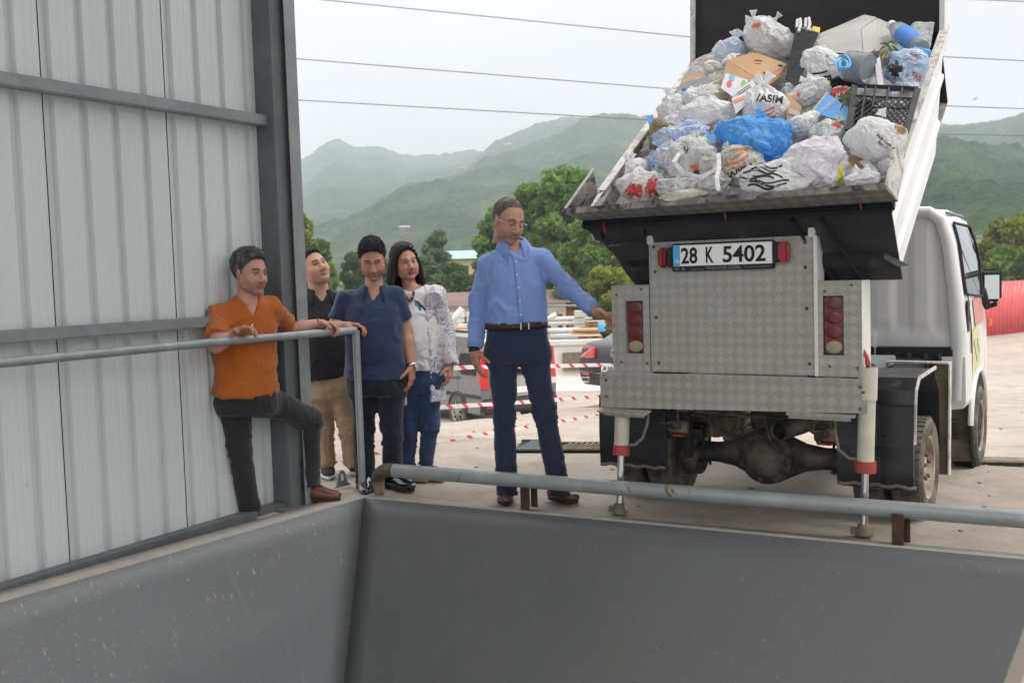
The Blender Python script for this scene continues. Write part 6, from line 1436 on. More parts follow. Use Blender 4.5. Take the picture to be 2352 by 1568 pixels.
def head_local(p):
    "head mesh in its own frame: x to the person's left is +, y forward, z up; the ears are at z ~ 0"
    F = Field((-.105, -.13, -.16), (.105, .135, .145), .0030); wd = p.get('wide', 1.0)
    F.ell((0, -.018, .045), (.076, .097, .082), .01)
    F.ell((0, .028, -.005), (.062 * wd, .066, .085), .03)
    F.ell((0, .022, -.060), (.054 * wd, .056, .040), .03)
    F.ell((0, .066, -.092), (.024, .020, .018), .025)
    for s in (-1, 1):
        F.ell((s * .040 * wd, .052, -.028), (.026, .026, .030), .025)
        F.cone((s * .012, .088, .026), (s * .042, .076, .028), .009, .008, .014)
        F.ell((s * .031, .099, .004), (.018, .016, .011), .012, 's')
        F.ell((s * .031, .0745, .005), (.0150, .0110, .0115), .004)
        F.cone((s * .052, .030, -.070), (s * .058, -.005, -.03), .012, .012, .03)
        F.ell((s * .075, -.004, .000), (.008, .018, .031), .008, R=np.array(Matrix.Rotation(R_(-14), 3, 'X') @ Matrix.Rotation(R_(s * 22), 3, 'Z')).T)
        F.ell((s * .083, .002, .003), (.004, .009, .018), .005, 's')
        F.ell((s * .0125, .098, -.036), (.0095, .010, .0075), .008)
        F.cone((s * .030, .078, -.030), (s * .032, .070, -.060), .006, .006, .02)
    F.cone((0, .086, .014), (0, .110, -.028), .0075, .0125, .014)
    F.ell((0, .108, -.034), (.011, .010, .008), .008)
    F.ell((0, .0925, -.0585), (.0235, .0085, .0055), .006); F.ell((0, .0905, -.0675), (.0190, .0090, .0065), .006)
    F.ell((0, .1005, -.0630), (.025, .006, .0016), .003, 's')
    F.ell((0, .090, -.0775), (.020, .008, .004), .012, 's')
    F.cone((0, -.022, -.05), (0, -.030, -.095), .050 * p.get('neckw', 1), .046 * p.get('neckw', 1), .03)
    if p.get('chinfat'): F.ell((0, .030, -.088), (.046, .045, .026), .03)
    v, q = F.mesh(); v = vsmooth(v, q, 1)
    sk = V(*p['skin']); c = np.tile(sk, (len(v), 1)); x, y, z = v.T
    def blend(mask, col): c[:] = c * (1 - mask[:, None]) + V(*col) * mask[:, None]
    n = fbm(v * 60, 3, 3); c *= (1 + .06 * n)[:, None]
    red = np.exp(-(((np.abs(x) - .042) / .02) ** 2 + ((z + .025) / .022) ** 2)) * (y > .03); blend(red * .35, sk * V(1.12, .78, .74))
    blend(np.exp(-((x / .014) ** 2 + ((z + .030) / .014) ** 2)) * (y > .08) * .3, sk * V(1.12, .75, .7))
    blend((np.abs(x) > .072) * (np.abs(z) < .04) * .35, sk * V(1.12, .72, .66))
    lip = np.clip(1.35 - ((x / .0245) ** 2 + ((z + .063) / .0115) ** 2) * 1.0, 0, 1) * (y > .075); blend(np.clip(lip * 2, 0, 1) * p.get('lipmix', .6), p.get('lip', (.36, .14, .12)))
    line = np.exp(-((z + .063) / .0018) ** 2) * (np.abs(x) < .023) * (y > .075); blend(line * .8, (.10, .04, .035))
    bz = .028 + .004 * np.cos((np.abs(x) - .03) / .02 * 1.5); brow = np.exp(-((z - bz) / p.get('browh', .0050)) ** 2) * (np.abs(x) > .012) * (np.abs(x) < .050) * (y > .05); blend(np.clip(brow * 1.5, 0, 1) * .92, p.get('brow', (.03, .022, .018)))
    if p.get('stubble'):
        e = np.clip((-.030 - z) / .02 + np.clip((np.abs(x) - .045) / .02, 0, 1) * .6, 0, 1) * (z > -.115) * np.clip((y + .01) / .03, 0, 1) * (1 - np.clip(lip * 2, 0, 1))
        mu_ = np.exp(-((z + .048) / .008) ** 2) * (np.abs(x) < .032) * (y > .07)
        e = np.clip(np.maximum(e * (z < -.034), mu_), 0, 1) * (.75 + .25 * vnoise(v * 300, 7)); blend(e * p['stubble'], p.get('stubcol', (.09, .075, .07)))
    sc_ = p.get('scalp')
    if sc_:
        yb = np.interp(z, HL[0], HL[1]) + sc_[1]; e = np.clip((yb - y) / .012, 0, 1) * (z > -.06) * (1 - (np.abs(x) > .076) * (z < .03)); blend(np.clip(e, 0, 1) * sc_[0] * (.8 + .2 * vnoise(v * 200, 9)), sc_[2])
    for s in (-1, 1):   # lashes; shade of eye sockets, nostrils and mouth folds painted into the skin
        blend(np.exp(-(((x - s * .031) / .019) ** 2 + ((z - .007) / .012) ** 2)) * (y > .055) * .45, sk * V(.55, .48, .48))
        blend(np.exp(-((z - .0128 + ((x - s * .031) / .016) ** 2 * .004) / .0020) ** 2) * (np.abs(x - s * .031) < .018) * (y > .06) * .85, (.03, .02, .018))
        blend(np.exp(-(((x - s * .009) / .0035) ** 2 + ((z + .0415) / .003) ** 2)) * (y > .09) * .8, (.06, .025, .02))
        blend(np.exp(-(((x - s * (.026 + (-.030 - z) * .35)) / .0035) ** 2)) * (z < -.030) * (z > -.060) * (y > .05) * .3, sk * V(.6, .5, .5))
    return v, q, np.clip(c, 0, 1)
HL = ([-.10, -.08, -.05, -.02, .0, .03, .055, .07, .085, .10, .13], [-.06, -.055, -.03, .0, .020, .034, .050, .056, .066, .085, .12])
def hair_local(p, t=.012, top=.0, front=0.0, back=0, h=.0034, seed=0, amp=.004, fs=70):
    F = Field((-.12, -.16, -.13), (.12, .14, .17), h)
    lim = lambda P: np.maximum(P[..., 1] - (np.interp(P[..., 2], HL[0], HL[1]) + front), -.082 - P[..., 2])
    F.ell((0, -.018, .045 + top * .5), (.0765 + t, .098 + t, .084 + t + top), .006, lim=lim)
    if top: F.ell((0, .02, .095 + top * .6), (.062, .062, .035 + top), .02, lim=lim)
    v, q = F.mesh(); v = vsmooth(v, q, 2); n = vnormals(v, q)
    v = v + n * (amp * ridged(v * V(fs, fs, fs * .45), seed) + amp * .8 * fbm(v * 28, 2, seed + 3))[:, None]
    return v, q
def basis(f, roll=0):
    f = norm(f); s = norm(np.cross(f, (0, 0, 1))); u = np.cross(s, f); a = R_(roll); s2 = s * math.cos(a) + u * math.sin(a); u2 = -s * math.sin(a) + u * math.cos(a)
    return np.stack([s2, f, u2], 1)          # columns: right-hand side, forward, up
FN = [(.026, (.042, .026, .020), .0085), (.009, (.046, .030, .022), .0088), (-.009, (.043, .028, .021), .0084), (-.026, (.034, .021, .018), .0076)]
def hand_field(F, W, d, n, th, curl, sc=1.0, tcurl=.4, spread=.06, kk=.006, tout=.8):
    "W wrist, d towards the fingers, n out of the palm, th the thumb's side; curl per finger in radians at each knuckle"
    d = norm(d); n = norm(n - d * (n @ d)); th = norm(th - d * (th @ d) - n * (th @ n)); S = sc
    if not hasattr(curl, '__len__'): curl = [curl] * 4
    W = np.array(W, float)
    for i, (o, L_, r) in enumerate(FN):
        kn = W + d * .088 * S * (1 - .06 * abs(i - 1)) + th * o * S
        F.cone(W + th * o * .5 * S + d * .012 * S, kn, .0145 * S, .0120 * S, .014); a = curl[i] * .7; p = kn; dd = norm(d + th * spread * (1.5 - i) * .6)
        for j, l in enumerate(L_):
            a_ = a + curl[i] * (j * .95); e = dd * math.cos(a_) + n * math.sin(a_); q = p + e * l * S; F.cone(p, q, r * S * (1 - .08 * j), r * S * (1 - .08 * (j + 1)), kk, m=.03); p = q
    F.ell(W + d * .035 * S + th * .024 * S + n * .008 * S, (.019 * S, .019 * S, .024 * S), .012)
    b = W + d * .022 * S + th * .026 * S + n * .006; d1 = norm(d * .62 + th * tout + n * .25); p1 = b + d1 * .040 * S; d2 = norm(d1 + d * tcurl + n * tcurl); p2 = p1 + d2 * .030 * S; d3 = norm(d2 + d * tcurl * .8 + n * tcurl); p3 = p2 + d3 * .024 * S
    F.cone(b, p1, .0140 * S, .0110 * S, .010); F.cone(p1, p2, .0108 * S, .0095 * S, kk, m=.03); F.cone(p2, p3, .0095 * S, .0080 * S, kk, m=.03)
def mk_hand(W, d, n, th, curl, el, rw, **kw):
    W = np.array(W, float); F = Field(W - .19, W + .19, .0033); hand_field(F, W, d, n, th, curl, **kw); e = norm(np.array(el) - W); F.cone(W + e * .06, W + norm(d) * .02, rw * 1.04, rw * .86, .018); v, q = F.mesh(); return vsmooth(v, q, 1), q
def join(parts):
    vs, qs, cs, o = [], [], [], 0
    for v, q, c in parts: vs.append(v); qs.append(q + o); cs.append(c); o += len(v)
    return np.concatenate(vs), np.concatenate(qs), np.concatenate(cs)
def garment(name, F, m, root, org, wr=(), it=1, col=None):
    v, q = F.mesh(); v = vsmooth(v, q, it); n = vnormals(v, q)
    for f in wr: v = v + n * f(v)[:, None]
    return mesh_obj(name, v - org, q, m, root, col=None if col is None else col(v))
def folds(amp, sc, seed, w=None):
    def g(v):
        q = v * V(*sc) + .7 * np.stack([vnoise(v * 6, seed + 2), vnoise(v * 6, seed + 3), vnoise(v * 6, seed + 4)], -1)
        a = np.clip(1 - np.abs(vnoise(q, seed)) * 2.6, 0, 1) ** 1.6; b = np.clip(1 - np.abs(vnoise(q * 1.7 + 5, seed + 6)) * 3, 0, 1) ** 1.5
        a = a * .9 + b * .45 + .35 * fbm(v * V(*sc) * .5, 2, seed + 9) - .25
        return amp * a * (1 if w is None else w(v))
    return g
def near(p, r): p = np.array(p); return lambda v: np.exp(-(np.linalg.norm(v - p, axis=1) / r) ** 2)
def shoe(root, org, heel, toe, m, msole, w_=.046, h=.075, name='shoe', solet=.018, sandal=False):
    heel = np.array(heel, float); toe = np.array(toe, float); d = norm((toe - heel) * V(1, 1, 0) + V(0, 0, 1e-6)); L_ = np.linalg.norm(toe - heel); s = V(-d[1], d[0], 0)
    so_ = empty(name, (0, 0, 0)); so_.parent = root
    F = Field(np.minimum(heel, toe) - .10, np.maximum(heel, toe) + V(.10, .10, .17), .0055); R = np.stack([s, d, V(0, 0, 1)], 1); c = heel + (toe - heel) * .5
    fl = lambda P: (solet * .8 + heel[2]) - P[..., 2]
    F.ell(heel + (toe - heel) * .70 + V(0, 0, .030), (w_, L_ * .34, .034), .02, R=R, lim=fl); F.ell(heel + (toe - heel) * .26 + V(0, 0, .040), (w_ * .82, L_ * .28, h * .72), .03, R=R, lim=fl); F.ell(heel + (toe - heel) * .48 + V(0, 0, .045), (w_ * .8, L_ * .26, .040), .03, R=R, lim=fl)
    v, q = F.mesh(); mesh_obj('upper', vsmooth(v, q, 1) - org, q, m, so_)
    bm = NB(); ol = []
    for a in np.linspace(0, 2 * math.pi, 33)[:-1]:
        x = math.cos(a); y = math.sin(a); ww = w_ * (1.02 if y > 0 else .80) * (1 - .15 * max(0, -y)); ol.append(c + d * (y * L_ * .515) + s * (x * ww) * (1 - .25 * abs(y) ** 4) + V(0, 0, 0))
    prism(bm, [p - org for p in ol], (0, 0, solet)); bm_obj('sole', bm, msole, so_, bevel=.003, seg=1); return so_
def collar(root, org, N, side, front, up, rn, m, tall=.035, drop=.035, point=.05, open_=35, wide=.028, name='collar'):
    bm = NB(); rows = []; A = np.linspace(-180 + open_, 180 - open_, 41)
    for a in A:
        th = R_(a); e = -front * math.cos(th) + side * math.sin(th); f = abs(a) / (180 - open_); pt = max(0, (f - .72) / .28)
        dip = -.040 * max(0, f - .25)
        r0 = N + e * rn * V(1, 1, 1) + up * (tall + dip) ; r1 = N + e * (rn + .005) + up * (tall + .004 + dip); r2 = N + e * (rn + wide * .7) + up * (tall * .35 + dip - point * .3 * pt); r3 = N + e * (rn + wide) + front * .012 * pt + up * (-drop * .45 + dip - point * pt)
        rows.append([bm.verts.new(q - org) for q in (N + e * rn - up * .03 + up * dip, r0, r1, r2, r3)])
    for a, b in zip(rows, rows[1:]):
        for i in range(4): bm.faces.new((a[i], b[i], b[i + 1], a[i + 1]))
    o = bm_obj(name, bm, m, root, smooth=True); q = o.modifiers.new('s', 'SOLIDIFY'); q.thickness = .003; q.offset = 0; return o

def person(org, label, J, p):
    """J: joints in world space: pel, chest, neck, sl, sr, el, er, wl, wr (l = the picture's left), hl, hr, kl, kr, al, ar, head;  p: build, colours, clothes"""
    root = empty('person', org, 0, label, 'person'); org = np.array(org, float); J = {k: np.array(v, float) for k, v in J.items()}
    front = norm(V(*p['front'], 0)); side = norm(V(-front[1], front[0], 0)); B = p.get('girth', 1.0); SH = p.get('shw', 1.0)
    if side[0] < 0: side = -side
    hip_side = norm((J['hr'] - J['hl']) * V(1, 1, .3)); up = norm(J['neck'] - J['pel'])
    # ---- skin
    lo = np.min(list(J.values()), 0) - .25; hi = np.max(list(J.values()), 0) + .25
    H_ = .0075; F = Field(lo, hi, H_); sk = V(*p['skin']); S = p.get('scale', 1.0)
    hb_ = basis(p['look'], p.get('roll', 0)); hc = J['head']
    nb = hc + hb_ @ (V(0, -.02, -.07) * S); F.cone(J['neck'] - up * .05, nb, .056 * S * p.get('neckw', 1), .052 * S * p.get('neckw', 1), .02)
    tw = [(J['pel'] - up * .02, .125 * B, .08 * B), (J['pel'] + (J['chest'] - J['pel']) * .45, .125 * B, .085 * B), (J['chest'], .130 * SH, .098 * B), (J['neck'] - up * .07, .115 * SH, .078), (J['neck'] - up * .03, .07, .060), (J['neck'] + up * .02, .05, .05)]
    F.loft(tw, side, front, .02)
    for sh, el, wr in (('sl', 'el', 'wl'), ('sr', 'er', 'wr')):
        F.cone(J['neck'] - up * .06, J[sh] - up * .01, .036, .036, .02); ar_ = p.get('armr', 1.0) * S; F.cone(J[sh] - up * .01, J[el], .040 * ar_, .040 * ar_, .02); F.cone(J[el], J[el] + (J[wr] - J[el]) * .35, .041 * ar_, .040 * ar_, .02); F.cone(J[el] + (J[wr] - J[el]) * .3, J[wr], .041 * ar_, p.get('wrist', .027) * S, .02)
    for h, k, a in (('hl', 'kl', 'al'), ('hr', 'kr', 'ar')):
        F.cone(J[h], J[k], .062, .042, .03); F.cone(J[k], J[k] + (J[a] - J[k]) * .35, .040, .040, .02); F.cone(J[k] + (J[a] - J[k]) * .35, J[a], .040, .034, .02)
    if p.get('foot'):
        for a, d in (('al', p['footdir'][0]), ('ar', p['footdir'][1])): d = norm(V(*d, 0)); F.ell(J[a] + d * .07 - V(0, 0, .035), (.042, .11, .028), .03, R=np.stack([V(-d[1], d[0], 0), d, V(0, 0, 1)], 1))
    v, q = F.mesh(); v = vsmooth(v, q, 1); n_ = fbm(v * 18, 2, 2); parts = [(v, q, np.tile(sk, (len(v), 1)) * (1 + .05 * n_)[:, None])]
    hv, hq, hcol = head_local(p); hv = hv * V(1, 1, 1) * S; parts.append((hc + hv @ hb_.T, hq, hcol))
    for wkey, ekey, hk in (('wl', 'el', 'handl'), ('wr', 'er', 'handr')):
        if hk in p:
            d, n, th, cu = p[hk][:4]; kw = p[hk][4] if len(p[hk]) > 4 else {}
            v, q = mk_hand(J[wkey], V(*d), V(*n), V(*th), cu, J[ekey], p.get('wrist', .027) * S, sc=p.get('hands', 1.0) * .96, **kw); cc = np.tile(sk * V(1.02, .9, .88), (len(v), 1)) * (1 + .07 * fbm(v * 50, 2, 5))[:, None]; parts.append((v, q, cc))
    v, q, c = join(parts); mesh_obj('body', v - org, q, M_SKIN, root, col=np.clip(c, 0, 1))
    # ---- eyes
    lid = p.get('lid', 0)
    for s in (-1, 1):
        bm = NB(); bmesh.ops.create_uvsphere(bm, u_segments=20, v_segments=14, radius=1); ev = np.array([x.co[:] for x in bm.verts]); ef = [[y.index for y in x.verts] for x in bm.faces]; bm.free()
        g = norm(V(*p.get('gaze', (0, 1, 0)))); ct = ev @ g; ec = np.where((ct > .86)[:, None], V(.008, .006, .005), np.where((ct > .70)[:, None], V(.035, .02, .012), V(.60, .57, .54)))
        # opening between the lids: a lens-shaped part of the ball stays in front of the skin
        ev2 = ev * V(.0140, .0125, .0070 * (1 - lid * .75)) + V(s * .031, .0775 - lid * .001, .0052 - lid * .003); mesh_obj('eye', hc + (ev2 * S) @ hb_.T - org, ef, M_EYE, root, col=ec)
    # ---- hair
    if p.get('hair'):
        for a in p['hair']:
            hv, hq = hair_local(p, **a.get('k', {})); g = np.random.RandomState(3)
            if a.get('st'):
                n_, ln = a['st']; nn_ = vnormals(hv, hq); ids = g.randint(0, len(hv), n_); b_ = hv[ids]; dd = nn_[ids] * .75 + V(0, .35, .35) + g.normal(size=(n_, 3)) * .3; dd /= np.linalg.norm(dd, axis=1)[:, None]
                dd = dd * (ln * g.uniform(.5, 1.2, n_) * np.clip((b_[:, 2] - .0) / .06, .25, 1))[:, None]; sd2 = np.cross(dd, g.normal(size=(n_, 3))); sd2 = sd2 / np.linalg.norm(sd2, axis=1)[:, None] * .0017
                tv = np.stack([b_ - sd2 - dd * .2, b_ + sd2 - dd * .2, b_ + dd + sd2 * .15, b_ + dd - sd2 * .15], 1).reshape(-1, 3); hq = np.concatenate([hq, np.arange(n_ * 4).reshape(-1, 4) + len(hv)]); hv = np.concatenate([hv, tv])
            mesh_obj('hair', hc + (hv * S) @ hb_.T - org, hq, a['m'], root)
    # ---- trousers
    G_ = p.get('leg', 1.0); tm = p['trm']; F = Field(lo, hi, .0085)
    F.loft([(J['pel'] + up * p.get('waisth', .075), .150 * B * p.get('waist', 1), .108 * B), (J['pel'] + up * .02, .160 * B * p.get('waist', 1), .118 * B), (J['pel'] - up * .07, .168 * B * p.get('hips', 1), .122 * B), (J['pel'] - up * .13, .155 * B * p.get('hips', 1), .112 * B)], hip_side, norm(np.cross(hip_side, up)), .03)
    for h, k, a in (('hl', 'kl', 'al'), ('hr', 'kr', 'ar')):
        F.cone(J[h], J[k], .092 * G_ * B ** .5, .068 * G_, .035, m=.09); F.ell(J[h] + norm(J[h] - J['pel']) * .01 - front * .03, (.095 * B ** .5, .095, .09), .04)
        hem = J[a] + (J[a] - J[k]) / np.linalg.norm(J[a] - J[k]) * p.get('hemdrop', .02); dn = norm(J[a] - J[k])
        F.cone(J[k], hem + dn * .06, .068 * G_, p.get('hem', .062), .03, cut=(hem, dn), m=.09)
    wrk = [folds(.006, (9, 9, 4), 31), folds(.013, (10, 10, 26), 41, lambda v: near(J['kl'], .13)(v) + near(J['kr'], .13)(v)), folds(.014, (9, 9, 26), 51, lambda v: near(J['al'], .11)(v) + near(J['ar'], .11)(v)), folds(.012, (14, 14, 14), 61, lambda v: near((J['hl'] + J['hr']) / 2 - up * .05, .13)(v))]
    F.cone(J['pel'] - up * .09 + front * .13, J['pel'] - up * .16 + front * .12, .02, .02, .03, 's') if 0 else None
    garment('trousers', F, tm, root, org, wrk)
    # ---- shirt
    for sp in p['tops']:
        g = sp.get('grow', 0.0); F = Field(lo, hi, sp.get('h', .0075)); hemz = sp.get('hem', -.06)
        T = [(J['pel'] + up * hemz, (.158 * B) * sp.get('hemw', 1), .118 * B * sp.get('hemw', 1)), (J['pel'] + up * .08, .156 * B * sp.get('midw', 1), .120 * B * sp.get('belly', 1)), (J['pel'] + (J['chest'] - J['pel']) * .55, .156 * B * sp.get('midw', 1), .122 * B * sp.get('belly', 1)), (J['chest'], .168 * SH, .122 * B), (J['chest'] * .45 + (J['neck'] - up * .06) * .55, .166 * SH, .106 * B), (J['neck'] - up * .060, .135 * SH, .085), (J['neck'] - up * .018, .082, .070), (J['neck'] + up * .012, .062, .062)]
        F.loft(T, side, front, .02, grow=g)
        for sh, el, wr in (('sl', 'el', 'wl'), ('sr', 'er', 'wr')):
            if sp.get('skip') == sh: continue
            F.cone(J['neck'] - up * .050, J[sh] - up * .006, .052 + g, .052 * sp.get('slw', 1) + g, .045, m=.09)
            if sp.get('sleeve') == 'long':
                dn = norm(J[wr] - J[el]); cut = J[wr] - dn * sp.get('cuff', .012)
                F.cone(J[sh] - up * .01, J[el], .057 + g, .052 * sp.get('slw', 1) + g, .03, m=.09); F.cone(J[el], cut + dn * .03, .054 * sp.get('slw', 1) + g, .040 * sp.get('cuffw', 1) + g, .025, cut=(cut, dn), m=.09)
            elif sp.get('sleeve') == 'short':
                dn = norm(J[el] - J[sh]); c_ = J[sh] + (J[el] - J[sh]) * sp.get('frac', .72); F.cone(J[sh] - up * .008, c_ + dn * .04, .056 * sp.get('slw', 1) + g, .059 * sp.get('slw', 1) + g, .03, cut=(c_, dn), m=.09)
        # neck opening
        N0 = J['neck']
        nk = sp.get('neck', ('round', .062, .02)); 
        F.cone(N0 - up * .02, N0 + up * .12, nk[1], nk[1] * 1.1, .006, 's')
        if nk[0] == 'v':
            vb = N0 + front * .10 - up * nk[2]
            for t_ in np.linspace(0, 1, 7): c_ = vb * (1 - t_) + (N0 + front * .06 + up * .02) * t_; F.cone(c_ - front * .05, c_ + front * .06, .006 + (nk[1] - .012) * t_, .008 + (nk[1] - .012) * t_, .004, 's')
        if sp.get('open'):
            a, b, wd = sp['open']
            for t_ in np.linspace(0, 1, 26): c_ = J['neck'] * (1 - t_) + (J['pel'] + up * hemz * 1.05) * t_ + side * (a + (b - a) * t_); F.cone(c_ + front * .03, c_ + front * .25, wd, wd, .004, 's')
        wr_ = [folds(sp.get('fold', .006) * 1.5, sp.get('fsc', (9, 9, 5)), sp.get('seed', 5)), folds(.012, (7, 7, 18), sp.get('seed', 5) + 7, lambda v: near(J['pel'] + up * .05, .14)(v)), folds(.013, (20, 20, 12), sp.get('seed', 5) + 17, lambda v: near(J['el'], .09)(v) + near(J['er'], .09)(v)), folds(.014, (12, 12, 10), sp.get('seed', 5) + 27, lambda v: near(J['sl'] - up * .08 + side * .04, .09)(v) + near(J['sr'] - up * .08 - side * .04, .09)(v))]
        garment(sp['name'], F, sp['m'], root, org, wr_, col=sp.get('col'))
    return root, J, front, side, up, hb_, hc, org
def PW(u, v, y): return PY(u, v, y)
M_SOLE = mat('dark_sole', (.03, .022, .018), .7); M_SOLEW = mat('white_sole', (.72, .72, .71), .6); M_BUTTON = mat('pale_button', (.62, .62, .58), .35); M_SILVER = mat('silver_metal', (.60, .60, .58), .25, 1.0)

# ---- 1. tall man in the light blue shirt
Yt = 5.82
J = dict(pel=PW(1188, 778, Yt), chest=PW(1186, 655, Yt + .01), neck=PW(1180, 562, Yt + .02), sl=PW(1124, 604, Yt + .02), sr=PW(1246, 590, Yt), el=PW(1098, 690, Yt + .05), wl=PW(1090, 803, Yt - .02), er=PW(1303, 660, Yt - .05), wr=PW(1366, 714, Yt - .22),
         hl=PW(1155, 810, Yt), hr=PW(1224, 808, Yt), kl=PW(1158, 960, Yt - .02), kr=PW(1252, 950, Yt - .03), al=G(1164, 1128, .10) , ar=G(1284, 1118, .10), head=PW(1167, 510, Yt - .01))
J['al'] = PW(1164, 1125, 5.84); J['ar'] = PW(1284, 1118, 5.80)
M_SHB = mat_cloth('light_blue_shirt_cloth', (.215, .33, .66), (.185, .285, .60)); M_NAVY = mat_cloth('navy_suit_cloth', (.022, .032, .072), (.017, .026, .060)); M_BELT = mat('dark_brown_belt', (.035, .014, .012), .45, 0, (.05, .02, .016), 20)
M_SHOEB = mat('brown_leather', (.13, .042, .022), .28, 0, (.07, .022, .012), 9, coat=.5)
tall = person(G(1215, 1150), 'tall man in a light blue shirt and glasses reaching towards the truck', J, dict(front=(.10, -1), look=(.50, -.80, -.30), roll=6, skin=(.46, .25, .18), stubble=.5, stubcol=(.20, .17, .155), lipmix=.35, brow=(.08, .055, .045), lid=.6, gaze=(.1, .9, -.4), scalp=(.9, -.012, (.12, .095, .085)), hair=[dict(m=M_HAIRS, k=dict(t=.0015, top=.0, front=-.024, amp=.0015, fs=120, seed=2), st=(1600, .005))], scale=1.03, wrist=.028,
    trm=M_NAVY, waist=1.02, girth=1.06, hem=.060, hemdrop=.03, leg=.90, shw=1.0, armr=.76, handl=((.06, -.12, -1), (.8, .5, 0), (.3, -1, 0), [.35, .4, .45, .5]), handr=((.85, -.2, -.45), (-.3, -.5, -.8), (.3, -.7, .6), [.5, .75, .85, .9], dict(tcurl=.3)),
    tops=[dict(name='shirt', m=M_SHB, sleeve='long', hem=.088, hemw=1.0, midw=1.06, belly=1.08, neck=('v', .056, .045), fold=.007, fsc=(7, 7, 4), slw=.96, cuffw=.98, seed=5)]))
root, J, fr, sd_, up, hbs, hc, org = tall
collar(root, org, J['neck'] + up * .004, sd_, fr, up, .061, M_SHB, tall=.040, drop=.03, point=.065, open_=26, wide=.044)
def front_hit(root, P, dirv):
    "point on the person's top clothing hit from the front"
    o = [c for c in root.children if c.name.split('.')[0] in ('shirt', 'polo_shirt', 't_shirt', 'blouse')][0]
    me = o.data; k_ = o.name
    if k_ not in BV: BV[k_] = BVHTree.FromPolygons([v.co[:] for v in me.vertices], [p_.vertices[:] for p_ in me.polygons])
    h = BV[k_].ray_cast(Vector(P), Vector(dirv)); return V(*h[0]) if h[0] is not None else None
BV = {}
def strip_on(root, org, A, B_, fr, w_, m, name, n=14, out=.003):
    bm = NB(); pr_ = None; s_ = norm(np.cross(fr, B_ - A))
    for i in range(n):
        c_ = A + (B_ - A) * i / (n - 1); row = []
        for e in (-.5, .5):
            h = front_hit(root, c_ + s_ * w_ * e + fr * .3 - org, -fr)
            if h is None: row = None; break
            row.append(bm.verts.new(h + fr * out))
        if row and pr_: bm.faces.new((pr_[0], row[0], row[1], pr_[1]))
        pr_ = row
    o = bm_obj(name, bm, m, root, smooth=True); q = o.modifiers.new('s', 'SOLIDIFY'); q.thickness = .002; return o
A_ = PW(1183, 574, Yt - .1); B_ = PW(1196, 738, Yt - .1); strip_on(root, org, A_, B_, fr, .030, M_SHB, 'placket')
for u, v in ((1184, 580), (1185, 600), (1187, 631), (1190, 660), (1193, 691), (1195, 722)):
    h = front_hit(root, PW(u, v, Yt - .1) + fr * .3 - org, -fr)
    if h is not None: bm = NB(); lathe(bm, [(.0055, 0), (.0055, .003)], h + fr * .004, fr, 10); bm_obj('button', bm, M_BUTTON, root)
bm = NB(); NB_ = 40; c_ = J['pel'] + up * .078; pr_ = None; first = None
for i in range(NB_ + 1):
    a = 2 * math.pi * i / NB_; e = sd_ * math.cos(a) * .180 * 1.0 + fr * math.sin(a) * .138; row = [bm.verts.new(c_ + e + up * o_ - org) for o_ in (-.018, .018)]
    if pr_: bm.faces.new((pr_[0], row[0], row[1], pr_[1]))
    pr_ = row
o = bm_obj('belt', bm, M_BELT, root, smooth=True); q = o.modifiers.new('s', 'SOLIDIFY'); q.thickness = .006
for dx_ in (-.004, .040):
    bm = NB(); box(bm, c_ + fr * .144 + sd_ * (.012 + dx_) - org, (.006, .006, .038)); bm_obj('buckle', bm, M_SILVER, root, bevel=.001)
shoe(root, org, G(1160, 1138) + V(0, .05, .0), G(1163, 1158) + V(0, -.02, 0), M_SHOEB, M_SOLE, .048)
shoe(root, org, G(1272, 1148) + V(-.03, .04, 0), G(1326, 1152) + V(0, -.03, 0), M_SHOEB, M_SOLE, .048)
bm = NB(); dn = norm(J['wl'] - J['el']); tube(bm, [J['wl'] - dn * .012 - org, J['wl'] + dn * .012 - org], .033, 18); bm_obj('wristwatch', bm, M_RUBBER, root)
# cuffs
for w_, e_ in (('wl', 'el'), ('wr', 'er')):
    dn = norm(J[w_] - J[e_]); bm = NB(); tube(bm, [J[w_] - dn * .075 - org, J[w_] - dn * .012 - org], [.0435, .041], 24, cap=False); o = bm_obj('cuff', bm, M_SHB, root, smooth=True); q = o.modifiers.new('s', 'SOLIDIFY'); q.thickness = .003; q.offset = 1
# glasses
bm = NB()
def hd(x, y, z): return hc + hbs @ (V(x, y, z) * 1.03) - org
for s in (-1, 1):
    pts = [hd(s * (.033 + .022 * math.cos(a)), .096 - .004 * abs(math.cos(a)), .002 + .014 * math.sin(a)) for a in np.linspace(0, 2 * math.pi, 19)]; tube(bm, pts, .0011, 5)
    tube(bm, [hd(s * .056, .092, .010), hd(s * .072, .075, .011), hd(s * .080, -.003, .013)], .0016, 5)
tube(bm, [hd(-.011, .098, .006), hd(0, .102, .010), hd(.011, .098, .006)], .0014, 5); bm_obj('glasses', bm, M_SILVER, root)

# ---- 2. man in the navy polo shirt
Yn = 6.42
J = dict(pel=PW(864, 860, Yn), chest=PW(858, 745, Yn), neck=PW(860, 660, Yn + .02), sl=PW(793, 686, Yn + .02), sr=PW(909, 676, Yn + .03), el=PW(766, 752, Yn + .0), wl=PW(793, 748, 6.27), er=PW(932, 758, Yn + .05), wr=PW(946, 840, Yn - .03),
         hl=PW(836, 890, Yn), hr=PW(893, 890, Yn), kl=PW(834, 1000, Yn), kr=PW(901, 1000, Yn), al=PW(840, 1108, Yn + .02), ar=PW(902, 1108, Yn + .02), head=PW(856, 599, Yn - .02))
M_POLO = mat_cloth('navy_polo_cloth', (.026, .040, .092), (.020, .032, .076)); M_DNAVY = mat_cloth('dark_navy_trousers', (.012, .016, .030), (.009, .012, .024))
M_PATENT = mat('black_patent_leather', (.008, .008, .009), .10, coat=1)
